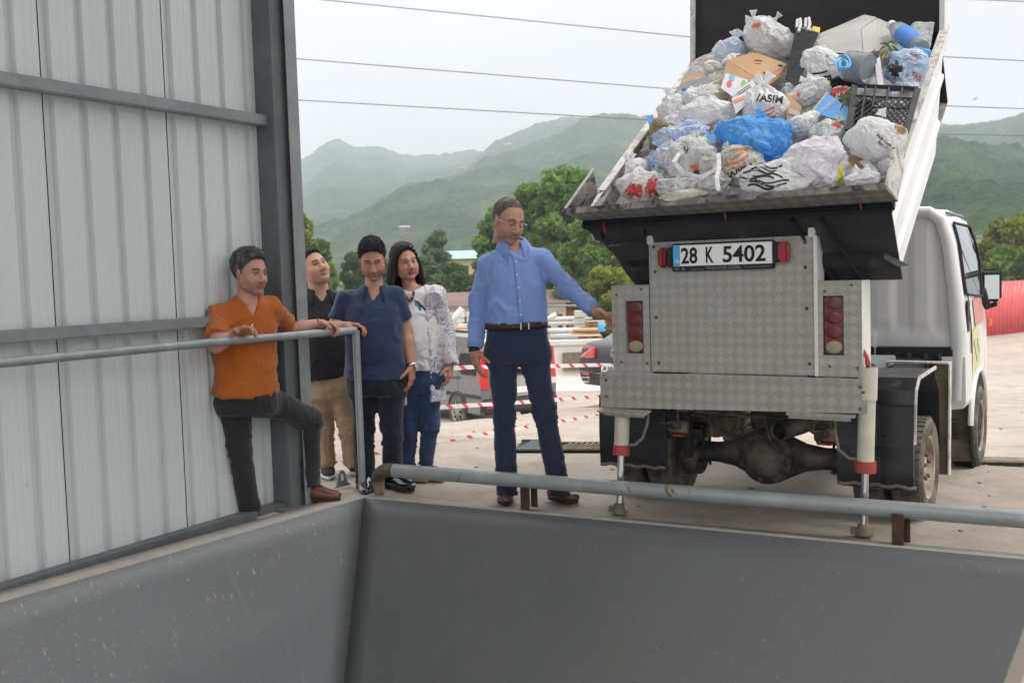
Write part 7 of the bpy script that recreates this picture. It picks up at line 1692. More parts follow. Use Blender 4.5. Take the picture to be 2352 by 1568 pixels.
nav = person(G(872, 1140), 'man in a navy polo shirt with one hand on the end of the handrail', J, dict(front=(.05, -1), look=(.12, -.93, -.34), roll=-3, skin=(.42, .22, .155), stubble=.35, lid=.9, gaze=(.1, .9, -.5), scale=1.0, wide=1.03,
    hair=[dict(m=M_HAIRD, k=dict(t=.005, top=.010, front=-.005, amp=.002, fs=95, seed=3), st=(3200, .015))], trm=M_DNAVY, waisth=-.01, waist=.98, girth=1.12, leg=.94, hem=.060, hemdrop=.05, shw=1.05,
    handl=((.95, -.12, .02), (.05, -.2, -1), (.2, -.9, .2), [.75, .75, .75, .7], dict(tout=.9, tcurl=.0)), handr=((-.02, -.15, -1), (-.9, .3, 0), (-.25, -1, 0), [.35, .4, .42, .5]),
    tops=[dict(name='polo_shirt', m=M_POLO, sleeve='short', frac=.72, hem=-.03, hemw=1.10, midw=1.07, belly=1.12, neck=('v', .060, .075), fold=.006, fsc=(7, 7, 4), seed=15, slw=1.0)]))
root, J, fr, sd_, up, hbs, hc, org = nav
collar(root, org, J['neck'] + up * .002, sd_, fr, up, .066, M_POLO, tall=.030, drop=.03, point=.05, open_=34, wide=.040)
shoe(root, org, G(895, 1118) + V(-.02, .06, 0), G(950, 1128) + V(0, -.0, 0), M_PATENT, M_SOLE, .046)
shoe(root, org, G(836, 1118) + V(0, .04, 0), G(843, 1138) + V(0, -.02, 0), M_PATENT, M_SOLE, .046)
dn = norm(J['wr'] - J['er']); bm = NB(); tube(bm, [J['wr'] - dn * .014 - org, J['wr'] + dn * .006 - org], .032, 20); o = bm_obj('wristwatch', bm, M_SILVER, root)
bm = NB(); lathe(bm, [(.019, 0), (.019, .009)], J['wr'] - dn * .004 + V(.026, -.016, 0) - org, (.9, -.4, 0), 18); bm_obj('watch_face', bm, M_SILVER, o)

# ---- 3. man in the orange T-shirt, one foot on the hopper rim
def rail_at(u):
    "point on the handrail seen at column u"
    lo_, hi_ = RAIL_A - norm(RAIL_B - RAIL_A) * 1.5, RAIL_B + norm(RAIL_B - RAIL_A) * .3
    for k_ in range(50):
        m_ = (lo_ + hi_) / 2; q = m_ - CAM; uu = 1176 + FPX * (q @ _R) / (q @ _f)
        if uu < u: lo_ = m_
        else: hi_ = m_
    return m_
RLu = norm((RAIL_B - RAIL_A) * V(1, 1, 0)); RBk = V(-RLu[1], RLu[0], 0)     # away from the hopper
ha, hb2 = rail_at(548), rail_at(742)
Yo = rail_at(575)[1] + .175
J = dict(pel=PW(566, 893, Yo), chest=PW(561, 775, Yo - .02), neck=PW(567, 685, Yo - .02), sl=PW(502, 722, Yo - .09), sr=PW(620, 706, Yo + .07), el=PW(497, 792, rail_at(500)[1] + .05), wl=ha + V(-.035, .045, .040), er=PW(668, 757, Yo + .27), wr=hb2 + V(-.035, .05, .055),
         hl=PW(537, 925, Yo + .0), hr=PW(600, 915, Yo + .06), kl=PW(550, 1030, Yo), kr=PW(715, 962, G(720, 1152)[1] - .02), al=PW(576, 1188, Yo + .08), ar=PW(708, 1114, G(720, 1152)[1]), head=PW(574, 629, Yo - .02))
M_ORNG = mat_cloth('burnt_orange_cloth', (.40, .105, .012), (.33, .082, .010)); M_DGREY = mat_cloth('dark_grey_trousers', (.026, .026, .029), (.020, .020, .022))
M_LOAF = mat('reddish_brown_leather', (.14, .035, .022), .4, 0, (.09, .022, .015), 12, coat=.25)
orf = person(G(575, 1215, -.34), 'man in a burnt orange T-shirt with one foot up on the hopper rim', J, dict(front=(.62, -.78), look=(.80, -.58, -.08), roll=0, skin=(.45, .24, .18), stubble=.35, scale=1.02, lid=.3, gaze=(.25, .95, -.05), hands=1.0,
    hair=[dict(m=M_HAIRG, k=dict(t=.006, top=.006, front=-.006, amp=.003, fs=95, seed=6), st=(2200, .010))], trm=M_DGREY, girth=1.04, leg=.93, hem=.062, hemdrop=-.0, shw=1.06, waisth=-.01, waist=.98,
    handl=((.88, -.28, .30), (.1, -.35, -1), (.1, -.95, .1), [.55, .6, .65, .7], dict(tcurl=.3)), handr=((.85, .1, -.12), (.05, -.3, -1), (-.1, -.9, .3), [.85, .95, 1.0, 1.0], dict(tcurl=.35)),
    tops=[dict(name='t_shirt', m=M_ORNG, sleeve='short', frac=.78, hem=-.025, hemw=1.12, midw=1.05, belly=.98, neck=('v', .064, .085), fold=.008, fsc=(9, 9, 5), seed=25, slw=1.04)]))
root, J, fr, sd_, up, hbs, hc, org = orf
shoe(root, org, V(J['ar'][0] - .065, J['ar'][1] + .01, .012), V(J['ar'][0] + .19, J['ar'][1] - .03, .012), M_LOAF, M_SOLE, .046, h=.07, solet=.014)
shoe(root, org, J['al'] + V(-.02, .03, -.10), J['al'] + V(.12, -.06, -.10), M_LOAF, M_SOLE, .046, h=.07)
bm = NB(); tp_ = V(J['ar'][0] + .07, J['ar'][1] - .005, .085) - org; tube(bm, [tp_ + V(-.02, 0, .01), tp_ + V(0, -.01, .018), tp_ + V(.02, -.02, .012)], .005, 6); bm_obj('bow', bm, M_LOAF, root)
bm = NB(); q_ = J['wl'] + V(.105, -.03, .035) - org; tube(bm, [q_, q_ + V(.006, 0, 0)], .011, 12); bm_obj('ring', bm, M_SILVER, root)
dn = norm(J['wr'] - J['er']); bm = NB(); tube(bm, [J['wr'] - dn * .006 - org, J['wr'] + dn * .002 - org], .0305, 14); bm_obj('bracelet', bm, M_BELT, root)

# ---- 4. man in black behind the column
Yb = 6.80
J = dict(pel=PW(758, 868, Yb), chest=PW(748, 770, Yb), neck=PW(733, 668, Yb + .02), sl=PW(682, 700, Yb + .03), sr=PW(787, 690, Yb + .03), el=PW(668, 770, Yb + .05), wl=PW(690, 850, Yb - .05), er=PW(806, 770, Yb + .08), wr=PW(800, 850, Yb + .0),
         hl=PW(736, 895, Yb), hr=PW(785, 895, Yb), kl=PW(743, 980, Yb), kr=PW(800, 985, Yb), al=PW(752, 1070, Yb + .02), ar=PW(812, 1068, Yb + .05), head=PW(721, 616, Yb))
M_BPOLO = mat_cloth('black_polo_cloth', (.018, .017, .022), (.013, .012, .016)); M_KHAKI = mat_cloth('khaki_chino', (.40, .29, .185), (.33, .235, .15))
M_SNEAK = mat('dark_grey_knit', (.035, .03, .035), .85)
blk = person(G(775, 1095), 'young man in black polo shirt and khaki trousers half hidden by the column', J, dict(front=(.35, -1), look=(.62, -.74, .28), roll=-14, skin=(.50, .27, .19), stubble=.12, wide=1.16, neckw=1.18, chinfat=1, scale=1.02, gaze=(.2, .9, .35),
    hair=[dict(m=M_HAIRD, k=dict(t=.004, top=.003, front=-.010, amp=.002, fs=95, seed=9), st=(1500, .008))], trm=M_KHAKI, waisth=.02, waist=.96, girth=1.12, leg=.92, hem=.060, hemdrop=.0, shw=1.12,
    handl=((0, -.1, -1), (.8, .4, 0), (.3, -1, 0), .4), handr=((0, -.1, -1), (-.8, .4, 0), (-.3, -1, 0), .4),
    tops=[dict(name='polo_shirt', m=M_BPOLO, sleeve='short', frac=.8, hem=.0, hemw=1.12, midw=1.09, belly=1.14, neck=('v', .066, .06), fold=.005, fsc=(7, 7, 4), seed=35)]))
root, J, fr, sd_, up, hbs, hc, org = blk
collar(root, org, J['neck'] + up * .002, sd_, fr, up, .072, M_BPOLO, tall=.030, drop=.03, point=.05, open_=34, wide=.040)
shoe(root, org, G(745, 1082) + V(-.0, .08, 0), G(756, 1100), M_SNEAK, M_SOLEW, .048, solet=.026)
shoe(root, org, G(812, 1082) + V(-.0, .06, 0), G(822, 1090), M_SNEAK, M_SOLEW, .048, solet=.026)

# ---- 5. woman
Yw = 6.60
J = dict(pel=PW(962, 850, Yw), chest=PW(955, 740, Yw), neck=PW(946, 662, Yw + .02), sl=PW(896, 686, Yw + .04), sr=PW(1000, 678, Yw), el=PW(882, 762, Yw + .08), wl=PW(905, 830, Yw + .0), er=PW(1018, 756, Yw + .04), wr=PW(1034, 838, Yw - .03),
         hl=PW(942, 880, Yw), hr=PW(986, 880, Yw), kl=PW(938, 980, Yw), kr=PW(988, 975, Yw), al=PW(937, 1072, Yw + .04), ar=PW(977, 1072, Yw + .05), head=PW(931, 606, Yw))
M_TOPW = mat_cloth('white_top_cloth', (.68, .67, .68), (.62, .61, .63)); M_JEAN = mat_cloth('dark_blue_denim', (.022, .045, .11), (.035, .065, .15))
def mat_kimono():
    m, t, co, p, o = base_mat('blue_paisley_cloth')
    wv = t.n('TexVoronoi', i_Vector=t.n('Mapping', i_0=co, i_Scale=(1, 1, .8)).outputs[0], i_Scale=13.0).outputs[0]; ring = t.math('SINE', t.math('MULTIPLY', wv, 30))
    a = t.ramp(ring, .1, .5); n = t.noise(co, 7, 4, .6, 1.5); f = t.ramp(n, .42, .56); n2 = t.noise(co, 22, 4, .7, .8)
    c = t.mix(t.math('MULTIPLY', a, f), (.62, .57, .56), (.22, .27, .44)); c = t.mix(t.math('MULTIPLY', t.ramp(n2, .52, .62, 0, .8), f), c, (.28, .34, .52)); c = t.mix(t.math('MULTIPLY', t.ramp(n2, .60, .64), .5), c, (.15, .17, .32))
    t.set(p, 'Base Color', c); t.set(p, 'Roughness', .85); t.set(p, 'Sheen Weight', .2); return m
M_KIM = mat_kimono()
wom = person(G(962, 1120), 'smiling woman with long dark hair in a blue patterned cardigan and jeans', J, dict(front=(.28, -1), look=(.42, -.90, .03), roll=-9, skin=(.47, .25, .185), lip=(.42, .05, .07), lipmix=.9, brow=(.03, .02, .02), browh=.0034, scale=.97, wide=1.0, neckw=.86, gaze=(.2, .95, .1), wrist=.023, armr=.8, hands=.9,
    hair=[dict(m=M_HAIRB, k=dict(t=.014, top=.006, front=-.010, amp=.003, fs=60, seed=12))], trm=M_JEAN, girth=.90, waist=.95, hips=1.10, leg=.88, hem=.043, hemdrop=-.01, shw=.92, foot=1, footdir=((.55, -.8), (.6, -.7)),
    handl=((0, -.1, -1), (.8, .4, 0), (.3, -1, 0), .4), handr=((-.02, -.25, -1), (-.9, .3, 0), (-.3, -1, 0), [.5, .6, .75, .9]),
    tops=[dict(name='blouse', m=M_TOPW, sleeve=None, hem=.0, hemw=1.08, midw=1.08, belly=1.18, neck=('round', .070, .0), fold=.006, fsc=(9, 9, 4), seed=45),
          dict(name='cardigan', m=M_KIM, sleeve='long', grow=.006, hem=-.21, hemw=1.12, midw=1.12, belly=1.06, neck=('round', .080, .0), open=(-.01, -.035, .078), fold=.010, fsc=(9, 9, 3), seed=55, slw=1.05, cuffw=1.15, cuff=.0)]))
root, J, fr, sd_, up, hbs, hc, org = wom
def hdw(x, y, z): return hc + hbs @ (V(x, y, z) * .97) - org
# long hair: overlapping locks falling from the crown
bm = NB(); g = np.random.RandomState(4)
for i in range(46):
    a = -150 + 300 * i / 45 + g.uniform(-4, 4); a = R_(a); e = V(math.sin(a), -math.cos(a), 0)      # a=0 back of the head
    st = V(e[0] * .060, -.018 + e[1] * .080, .070 + g.uniform(-.02, .02)); md = V(e[0] * .092, -.022 + e[1] * .105, .0); right = e[0] > .2
    if abs(a) > R_(118): continue
    ln = g.uniform(.20, .30) if e[0] > .1 else g.uniform(.12, .2)
    P0, P1 = hdw(*st), hdw(*md); down = V(0, 0, -1)
    P2 = P1 + down * .10 + hbs @ V(e[0] * .022, -.0, 0); P3 = P1 + down * ln + V(.02 if e[0] > 0 else -.01, -.035 * (e[0] > .3), 0) + hbs @ V(e[0] * .045, .03 * abs(e[0]), 0)
    tube(bm, [P0, P1, (P1 + P2) / 2, P2, (P2 + P3) / 2 + V(g.uniform(-.006, .006), 0, 0), P3], [.012, .019, .019, .018, .015, .004], 8)
bm_obj('long_hair', bm, M_HAIRB, root, smooth=True)
bm = NB()   # parting locks on the forehead and the small plait above the ear
for s, pts in ((1, [(-.02, .075, .105), (.035, .070, .095), (.066, .048, .055), (.080, .025, -.01), (.086, .01, -.09)]), (-1, [(-.02, .075, .105), (-.045, .055, .088), (-.068, .035, .055), (-.080, .012, .01), (-.084, -.01, -.05)])):
    tube(bm, [hdw(*q) for q in pts], [.010, .015, .016, .014, .010], 8)
bm_obj('parting_lock', bm, M_HAIRB, root, smooth=True)
M_PLAIT = mat('plait_parting', (.32, .20, .15), .6)
for k_, (x, y, z) in enumerate(((-.030, .068, .104), (-.050, .055, .086), (-.066, .040, .062))):
    bm = NB(); tube(bm, [hdw(x - .008, y + .010, z + .004), hdw(x + .004, y + .016, z + .002)], .0035, 6); bm_obj('plait_parting', bm, M_PLAIT, root)
# necklace
bm = NB(); cl = [('bead', (.03, .02, .02)), ('b2', (.30, .22, .08)), ('b3', (.42, .05, .05)), ('b4', (.04, .22, .30))]; ms = [mat('bead_' + n_, c_, .3) for n_, c_ in cl]
nk_l = [PW(u, v, Yw - .2) for u, v in ((926, 662), (930, 672), (936, 680), (943, 685), (951, 690), (957, 683), (959, 675), (960, 665))]
nl = empty('necklace', (0, 0, 0)); nl.parent = root
for i in range(len(nk_l) - 1):
    for q in (0, .5):
        P_ = nk_l[i] * (1 - q) + nk_l[i + 1] * q; h = front_hit(root, P_ + fr * .4 - org, -fr); h = h if h is not None else None
        if h is None: continue
        bm = NB(); bmesh.ops.create_icosphere(bm, subdivisions=2, radius=.008 + .004 * (i in (3, 4)), matrix=Matrix.Translation(h + fr * .008)); bm_obj('bead', bm, ms[(i * 2 + int(q * 2)) % 3], nl, smooth=True)
for (u0, v0, u1, v1, mm, r_) in ((952, 688, 957, 703, ms[3], .007), (955, 690, 972, 706, ms[0], .009), (960, 692, 978, 712, ms[0], .008), (958, 694, 966, 712, ms[3], .010)):
    a_, b_ = PW(u0, v0, Yw - .16), PW(u1, v1, Yw - .17); bm = NB(); tube(bm, [a_ - org, b_ - org], [r_ * .6, r_], 8); bm_obj('pendant', bm, mm, nl, smooth=True)
M_SAND = mat('blue_sandal_strap', (.035, .075, .17), .6); M_CORK = mat('cork_sole', (.34, .25, .17), .9)
for ak, heel, toe in (('al', G(936, 1110), G(976, 1118)), ('ar', G(985, 1104), G(1020, 1111))):
    d_ = norm((toe - heel) * V(1, 1, 0)); s_ = V(-d_[1], d_[0], 0); sn = empty('sandal', (0, 0, 0)); sn.parent = root; J0 = J[ak]
    h0 = V(J0[0], J0[1], 0) - d_ * .05; h0[2] = 0; c_ = h0 + d_ * .115
    bm = NB(); prism(bm, [c_ + d_ * (math.sin(a) * .125) + s_ * (math.cos(a) * .045) - org for a in np.linspace(0, 2 * math.pi, 25)[:-1]], (0, 0, .028)); bm_obj('sole', bm, M_CORK, sn, bevel=.003)
    F = Field(c_ - .16, c_ + .16, .0045); F.ell(c_ + V(0, 0, .048) - d_ * .01, (.036, .11, .026), .02, R=np.stack([s_, d_, V(0, 0, 1)], 1)); F.cone(h0 + d_ * .05 + V(0, 0, .05), h0 + d_ * .05 + V(0, 0, .14), .036, .034, .03)
    for k_ in range(5): F.cone(c_ + d_ * .07 + s_ * (k_ - 2) * .014 + V(0, 0, .040), c_ + d_ * (.112 - abs(k_ - 1.2) * .006) + s_ * (k_ - 2) * .016 + V(0, 0, .037), .010, .0085, .005)
    v, q = F.mesh(); mesh_obj('bare_foot', v - org, q, M_SKIN, sn, col=np.tile(V(.47, .25, .185), (len(v), 1)))
    for y_, r_, w_ in ((.035, .040, .010), (.055, .038, -.014), (.01, .042, .02), (-.06, .036, 0)):
        bm = NB(); pts = [c_ + d_ * (y_ + w_ * math.cos(a)) + s_ * (.043 * math.cos(a)) + V(0, 0, .026 + r_ * 1.28 * math.sin(a)) - org for a in np.linspace(0, math.pi, 11)]; tube(bm, pts, .0075, 6); bm_obj('strap', bm, M_SAND, sn, smooth=True)
# ================================================================== YARD: cars, wall, stacks, tape, drain
def mat_paint(name, c, rough=.25, coat=.8, metal=.0, dust=(.30, .26, .21)):
    return mat(name, c, rough, metal, tuple(x * 1.08 for x in c), 3, coat=coat, dirt=dust, dscale=.9, drange=(.66, 1.0))
M_VAN = mat_paint('grey_van_paint', (.17, .17, .185), metal=.15); M_VANB = mat('van_black_plastic', (.035, .036, .04), .6, 0, (.05, .05, .055), 6); M_CARB = mat('black_car_paint', (.010, .011, .013), .22, 0, (.013, .014, .016), 3, coat=.5, spec=.35)
M_RLAMP = mat('tail_lamp_red', (.55, .02, .02), .15, coat=1); M_ALLOY = mat('alloy_wheel', (.50, .49, .47), .35, .7, (.34, .31, .27), 10); M_GLASSV = mat('tinted_window', (.012, .014, .017), .12, spec=.3)
M_LAMPW = mat('pale_lamp', (.7, .7, .7), .2)
def car(name, loc, rz, prof, hw, label, body, top=1.0, groups=None):
    """prof: side outline (y, z) from the rear bottom round to the front bottom, hw: half width, narrowing upwards"""
    root = empty(name, loc, rz, label, 'car' if 'car' in name else 'van'); bm = NB(); ys = [-1, -.96, -.8, -.4, 0, .4, .8, .96, 1]
    n = len(prof); rings = []
    zmax = max(p[1] for p in prof)
    for s in ys:
        ring = []
        for y, z in prof:
            tum = 1 - top * .10 * max(0, (z - .85) / (zmax - .85)) ** 1.2; edge = 1 - .035 * (abs(s) > .9) * 1
            yc = y * edge if abs(s) > .9 else y; zc = z - (.03 if abs(s) > .95 and z > .6 else 0); ring.append(bm.verts.new((s * hw * tum, yc, zc)))
        rings.append(ring)
    for a, b in zip(rings, rings[1:]):
        for i in range(n): bm.faces.new((a[i], a[(i + 1) % n], b[(i + 1) % n], b[i])).smooth = True
    for r_ in (rings[0], rings[-1]):
        f = bm.faces.new(r_)
    b = bm_obj('body', bm, body, root, smooth=True); return root, b
def alloy(root, x, y, r, w_, sx):
    wh = empty('wheel', (x, y, r)); wh.parent = root
    bm = NB(); lathe(bm, [(r * .66, -w_ / 2), (r * .92, -w_ / 2), (r, -w_ * .36), (r, w_ * .36), (r * .92, w_ / 2), (r * .66, w_ / 2)], (0, 0, 0), (1, 0, 0), 36, cap=False); bm_obj('tyre', bm, M_TYRE, wh, smooth=True)
    bm = NB(); lathe(bm, [(r * .68, sx * w_ * .48), (r * .62, sx * w_ * .44), (r * .60, sx * w_ * .2)], (0, 0, 0), (1, 0, 0), 32, cap=False)
    for k_ in range(9):
        a = 2 * math.pi * k_ / 9; beam(bm, (sx * w_ * .42, 0, 0), (sx * w_ * .42, math.cos(a) * r * .63, math.sin(a) * r * .63), r * .13, .02, up=(1, 0, 0))
    lathe(bm, [(r * .14, sx * w_ * .40), (r * .14, sx * w_ * .48)], (0, 0, 0), (1, 0, 0), 14); bm_obj('rim', bm, M_ALLOY, wh)
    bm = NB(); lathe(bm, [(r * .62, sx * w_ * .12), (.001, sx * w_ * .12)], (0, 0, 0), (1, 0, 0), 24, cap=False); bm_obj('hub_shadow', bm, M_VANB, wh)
# --- grey van (rear three-quarter view)
Yv = 20.0
pv = PY(1108, 985, Yv); gv = min(pv[2], -1.55)
wl_ = PY(1056, 978, 20.0); vz = wl_[2]
vrz = R_(-38)                                   # forward axis turned to the left of the picture
vx = V(math.cos(vrz), math.sin(vrz), 0); vy = V(-math.sin(vrz), math.cos(vrz), 0)
vrz2 = R_(32)
van, vb = car('van', V(*(wl_[:2] + V(math.cos(vrz2), math.sin(vrz2)) * .78 - V(-math.sin(vrz2), math.cos(vrz2)) * .1), vz), vrz2,
    [(-.86, .32), (-.92, .55), (-.93, .80), (-.90, 1.15), (-.82, 1.55), (-.70, 1.74), (-.40, 1.79), (.6, 1.80), (1.6, 1.74), (2.2, 1.38), (2.9, 1.15), (3.15, .95), (3.22, .55), (3.15, .32)], .86, 'dusty grey van parked behind the people, seen from its rear corner', M_VAN)
def vpoly(par, x, yz, m, name, th_=.01, sx=-1):
    bm = NB(); prism(bm, [(x, y, z) for y, z in yz], (sx * th_, 0, 0)); return bm_obj(name, bm, m, par, bevel=.003, seg=1)
VW_ = .86
vpoly(van, -.835, [(-.70, 1.05), (-.16, 1.05), (-.10, 1.12), (-.10, 1.38), (-.18, 1.46), (-.62, 1.46), (-.70, 1.36)], M_GLASSV, 'rear_side_window', .022)
vpoly(van, -.86, [(-.9, .62), (3.0, .60), (3.0, .66), (-.9, .68)], M_VANB, 'rubbing_strip', .02)
vpoly(van, -.86, [(-.02, .42), (-.015, .42), (-.015, 1.6), (-.02, 1.6)], M_VANB, 'door_seam', .004)
vpoly(van, -.861, [(-.1, .96), (1.0, .93), (1.0, .95), (-.1, .985)], M_VANB, 'sliding_rail', .012)
bm = NB(); box(bm, (0, -.92, .46), (1.70, .12, .30)); bm_obj('rear_bumper', bm, M_VANB, van, bevel=.05, seg=3)
bm = NB(); prism(bm, [(-.62, -.945, .62), (.62, -.945, .62), (.60, -.93, 1.0), (-.60, -.93, 1.0)], (0, .05, 0)); bm_obj('tailgate_lower', bm, mat_paint('light_grey_van_paint', (.42, .42, .44), metal=.2), van, bevel=.02)
bm = NB(); prism(bm, [(-.56, -.935, 1.06), (.56, -.935, 1.06), (.52, -.86, 1.52), (-.52, -.86, 1.52)], (0, .05, 0)); bm_obj('rear_window', bm, M_GLASSV, van, bevel=.02)
for sx in (-1, 1):
    bm = NB(); prism(bm, [(sx * .70, -.945, .92), (sx * .865, -.90, .92), (sx * .85, -.86, 1.52), (sx * .72, -.87, 1.52)], (0, .06, 0)); bm_obj('tail_light', bm, M_RLAMP, van, bevel=.01)
    bm = NB(); prism(bm, [(sx * .70, -.945, .80), (sx * .845, -.91, .80), (sx * .865, -.905, .92), (sx * .70, -.945, .92)], (0, .05, 0)); bm_obj('reversing_light', bm, M_LAMPW if sx > 0 else M_RLAMP, van, bevel=.01)
    bm = NB(); box(bm, (sx * .72, -.975, .50), (.16, .04, .13)); bm_obj('bumper_light', bm, M_RLAMP, van, bevel=.015)
    alloy(van, sx * .80, 0, .315, .20, sx); alloy(van, sx * .77, 2.55, .315, .20, sx)
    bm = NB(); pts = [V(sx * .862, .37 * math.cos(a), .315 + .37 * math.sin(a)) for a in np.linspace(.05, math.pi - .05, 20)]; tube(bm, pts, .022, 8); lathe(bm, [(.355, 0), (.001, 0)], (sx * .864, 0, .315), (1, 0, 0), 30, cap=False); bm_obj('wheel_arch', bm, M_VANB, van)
bm = NB(); box(bm, (-.10, -.955, .74), (.52, .02, .11)); npv = bm_obj('licence_plate', bm, M_PLW, van); bm = NB(); box(bm, (-.335, -.968, .74), (.05, .008, .11)); bm_obj('blue_band', bm, M_PLB, npv)
for sx in (-1, 1):
    bm = NB(); tube(bm, [V(sx * .70, -.5, 1.76), V(sx * .70, -.45, 1.86), V(sx * .70, 1.2, 1.86), V(sx * .70, 1.25, 1.78)], .025, 8); bm_obj('roof_rail', bm, M_VANB, van)
# --- black saloon, rear left corner seen
sp_ = PY(1372, 893, 16.0); srz = R_(-56)
car_loc = V(PY(1337, 880, 16.6)[0], 16.6, sp_[2] - .27); 
sx_, sy_ = V(math.cos(srz), math.sin(srz), 0), V(-math.sin(srz), math.cos(srz), 0)
sal, sb = car('black_car', car_loc + sx_ * .86 + sy_ * .58, srz, [(-.50, .28), (-.60, .42), (-.62, .62), (-.56, .88), (-.46, .98), (-.10, 1.03), (.45, 1.30), (1.0, 1.42), (1.8, 1.42), (2.4, 1.18), (2.8, .96), (3.7, .82), (3.85, .5), (3.8, .28)], .90, 'glossy black saloon car, only its rear left corner showing beside the truck', M_CARB, top=1.3)
for sx in (-1, 1):
    bm = NB(); prism(bm, [(sx * .48, -.632, .74), (sx * .86, -.60, .72), (sx * .912, -.52, .80), (sx * .905, -.50, .92), (sx * .52, -.60, .90)], (0, .09, 0)); bm_obj('tail_light', bm, M_RLAMP, sal, bevel=.012)
    bm = NB(); prism(bm, [(sx * .60, -.632, .455), (sx * .84, -.60, .455), (sx * .84, -.60, .485), (sx * .60, -.632, .49)], (0, .03, 0)); bm_obj('bumper_reflector', bm, M_RLAMP, sal)
    bm = NB(); pts = [V(sx * .62, -.625, .34), V(sx * .82, -.60, .34), V(sx * .84, -.60, .40), V(sx * .62, -.625, .42), V(sx * .62, -.625, .34)]; tube(bm, pts, .010, 6); bm_obj('exhaust_trim', bm, M_SILVER, sal)
    alloy(sal, sx * .83, .35, .32, .21, sx)
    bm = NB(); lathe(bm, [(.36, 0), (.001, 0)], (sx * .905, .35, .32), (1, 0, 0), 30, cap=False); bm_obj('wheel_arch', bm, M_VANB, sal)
bm = NB(); tube(bm, [V(-.86, -.60, .50), V(0, -.645, .50), V(.86, -.60, .50)], .009, 6); bm_obj('chrome_strip', bm, M_SILVER, sal)
# round badge: ring, V over W
bc = V(0, -.622, .84)
bm = NB(); lathe(bm, [(.058, 0), (.060, .012), (.052, .014), (.050, .004), (.001, .004)], bc, (0, -1, .12), 28); bdg = bm_obj('round_badge', bm, M_SILVER, sal, smooth=True)
bm = NB()
def bl(pts): tube(bm, [bc + V(x, -.016, z) for x, z in pts], .0042, 6)
bl([(-.020, .043), (0, .004), (.020, .043)]); bl([(-.044, .018), (-.020, -.040), (0, -.006), (.020, -.040), (.044, .018)]); bm_obj('emblem_letters', bm, M_INK, bdg)
bm = NB(); box(bm, (0, -.640, .60), (.52, .03, .115)); np_ = bm_obj('licence_plate', bm, M_PLW, sal)
text_obj('lettering', '28 NN 28', .105, (-.235, -.660, .562), (1, 0, 0), (0, 0, 1), M_INK, np_, bold=.002)
# --- white concrete wall with a flared foot
M_WCONC = mat('white_concrete', (.66, .65, .62), .85, 0, (.58, .56, .52), .9, dirt=(.42, .37, .30), dscale=.8, drange=(.6, .8), bump=.1)
a = PY(1215, 782, 27); b = PY(1420, 778, 27); 
bw = norm((b - a) * V(1, 1, 0) + V(0, -.0, 0)); nb_ = V(-bw[1], bw[0], 0); zt = PY(1300, 782, 27)[2]; gz_ = float(ground_z(a[0], 27)) - .1
bm = NB(); A_ = V(a[0] - 1.5, 27, 0); L_ = 4.3
prism(bm, [A_ + V(0, 0, zt), A_ + V(0, 0, zt - .12), A_ + V(0, .05, zt - .12), A_ + V(0, -.0, gz_ + .5), A_ + V(0, -.15, gz_ + .2), A_ + V(0, -.42, gz_), A_ + V(0, .4, gz_), A_ + V(0, .3, zt)], bw * L_)
cw_ = bm_obj('concrete_wall', bm, M_WCONC, bevel=.02); tag(cw_, 'long white concrete barrier wall with a flared foot behind the cars', 'wall')
bm = NB(); p_ = PY(1292, 810, 26.95); q_ = PY(1335, 850, 26.95); prism(bm, [V(p_[0], 26.93, p_[2]), V(q_[0], 26.93, p_[2]), V(q_[0], 26.93, q_[2]), V(p_[0], 26.93, q_[2])], (0, .06, 0)); tag(bm_obj('shutter_panel', bm, M_MUD), 'weathered grey-brown metal panel leaning on the white wall', 'panel')
# --- storage stacks beyond: pipes, timber, pallets, tubs
M_PVC = mat('white_pvc', (.66, .66, .64), .5, 0, (.56, .55, .52), 2); M_WOOD = mat('weathered_timber', (.34, .25, .17), .85, 0, (.48, .34, .21), 2); M_WOODO = mat('orange_timber', (.55, .32, .16), .8, 0, (.46, .27, .14), 3); M_CONCB = mat('pale_block', (.52, .50, .46), .9, 0, (.42, .40, .36), 2)
def stack(name, u0, u1, v0, v1, y, kind, m, label, cat, rows=3, cols=4):
    a, b = PY(u0, v1, y), PY(u1, v0, y); w_, h_ = abs(b[0] - a[0]), abs(b[2] - a[2]); root = empty(name, V((a[0] + b[0]) / 2, y, min(a[2], b[2])), 0, label, cat); g = np.random.RandomState(int(u0))
    for r_ in range(rows):
        z = h_ * (r_ + .5) / rows
        if kind == 'pipes':
            for c_ in range(cols):
                yy = c_ * h_ / rows * 1.0; bm = NB(); e = g.uniform(-.05, .05) * w_; tube(bm, [V(-w_ / 2 + e, yy, z), V(w_ / 2 + e, yy, z)], h_ / rows * .46, 12, cap=True); bm_obj('pipe', bm, m, root)
        elif kind == 'boards':
            bm = NB(); e = g.uniform(-.1, .1) * w_; beam(bm, V(-w_ / 2 + e, 0, z), V(w_ / 2 + e, g.uniform(-.1, .1), z + g.uniform(-.02, .02)), .8, h_ / rows * .62); bm_obj('board', bm, m, root)
        elif kind == 'pallet':
            bm = NB(); hz = h_ / rows
            for q in (-.5, -.17, .17, .5): box(bm, (q * w_ * .9, 0, z - hz * .1), (w_ * .12, .8, hz * .45))
            box(bm, (0, 0, z + hz * .3), (w_, .9, hz * .18)); box(bm, (0, 0, z - hz * .4), (w_, .9, hz * .14)); bm_obj('pallet_tier', bm, m, root)
        elif kind == 'blocks':
            for c_ in range(cols): bm = NB(); x = (c_ + .5) / cols * w_ - w_ / 2; box(bm, (x, g.uniform(-.05, .05), z), (w_ / cols * g.uniform(.75, .95), .6, h_ / rows * .9)); bm_obj('block', bm, m, root)
    return root
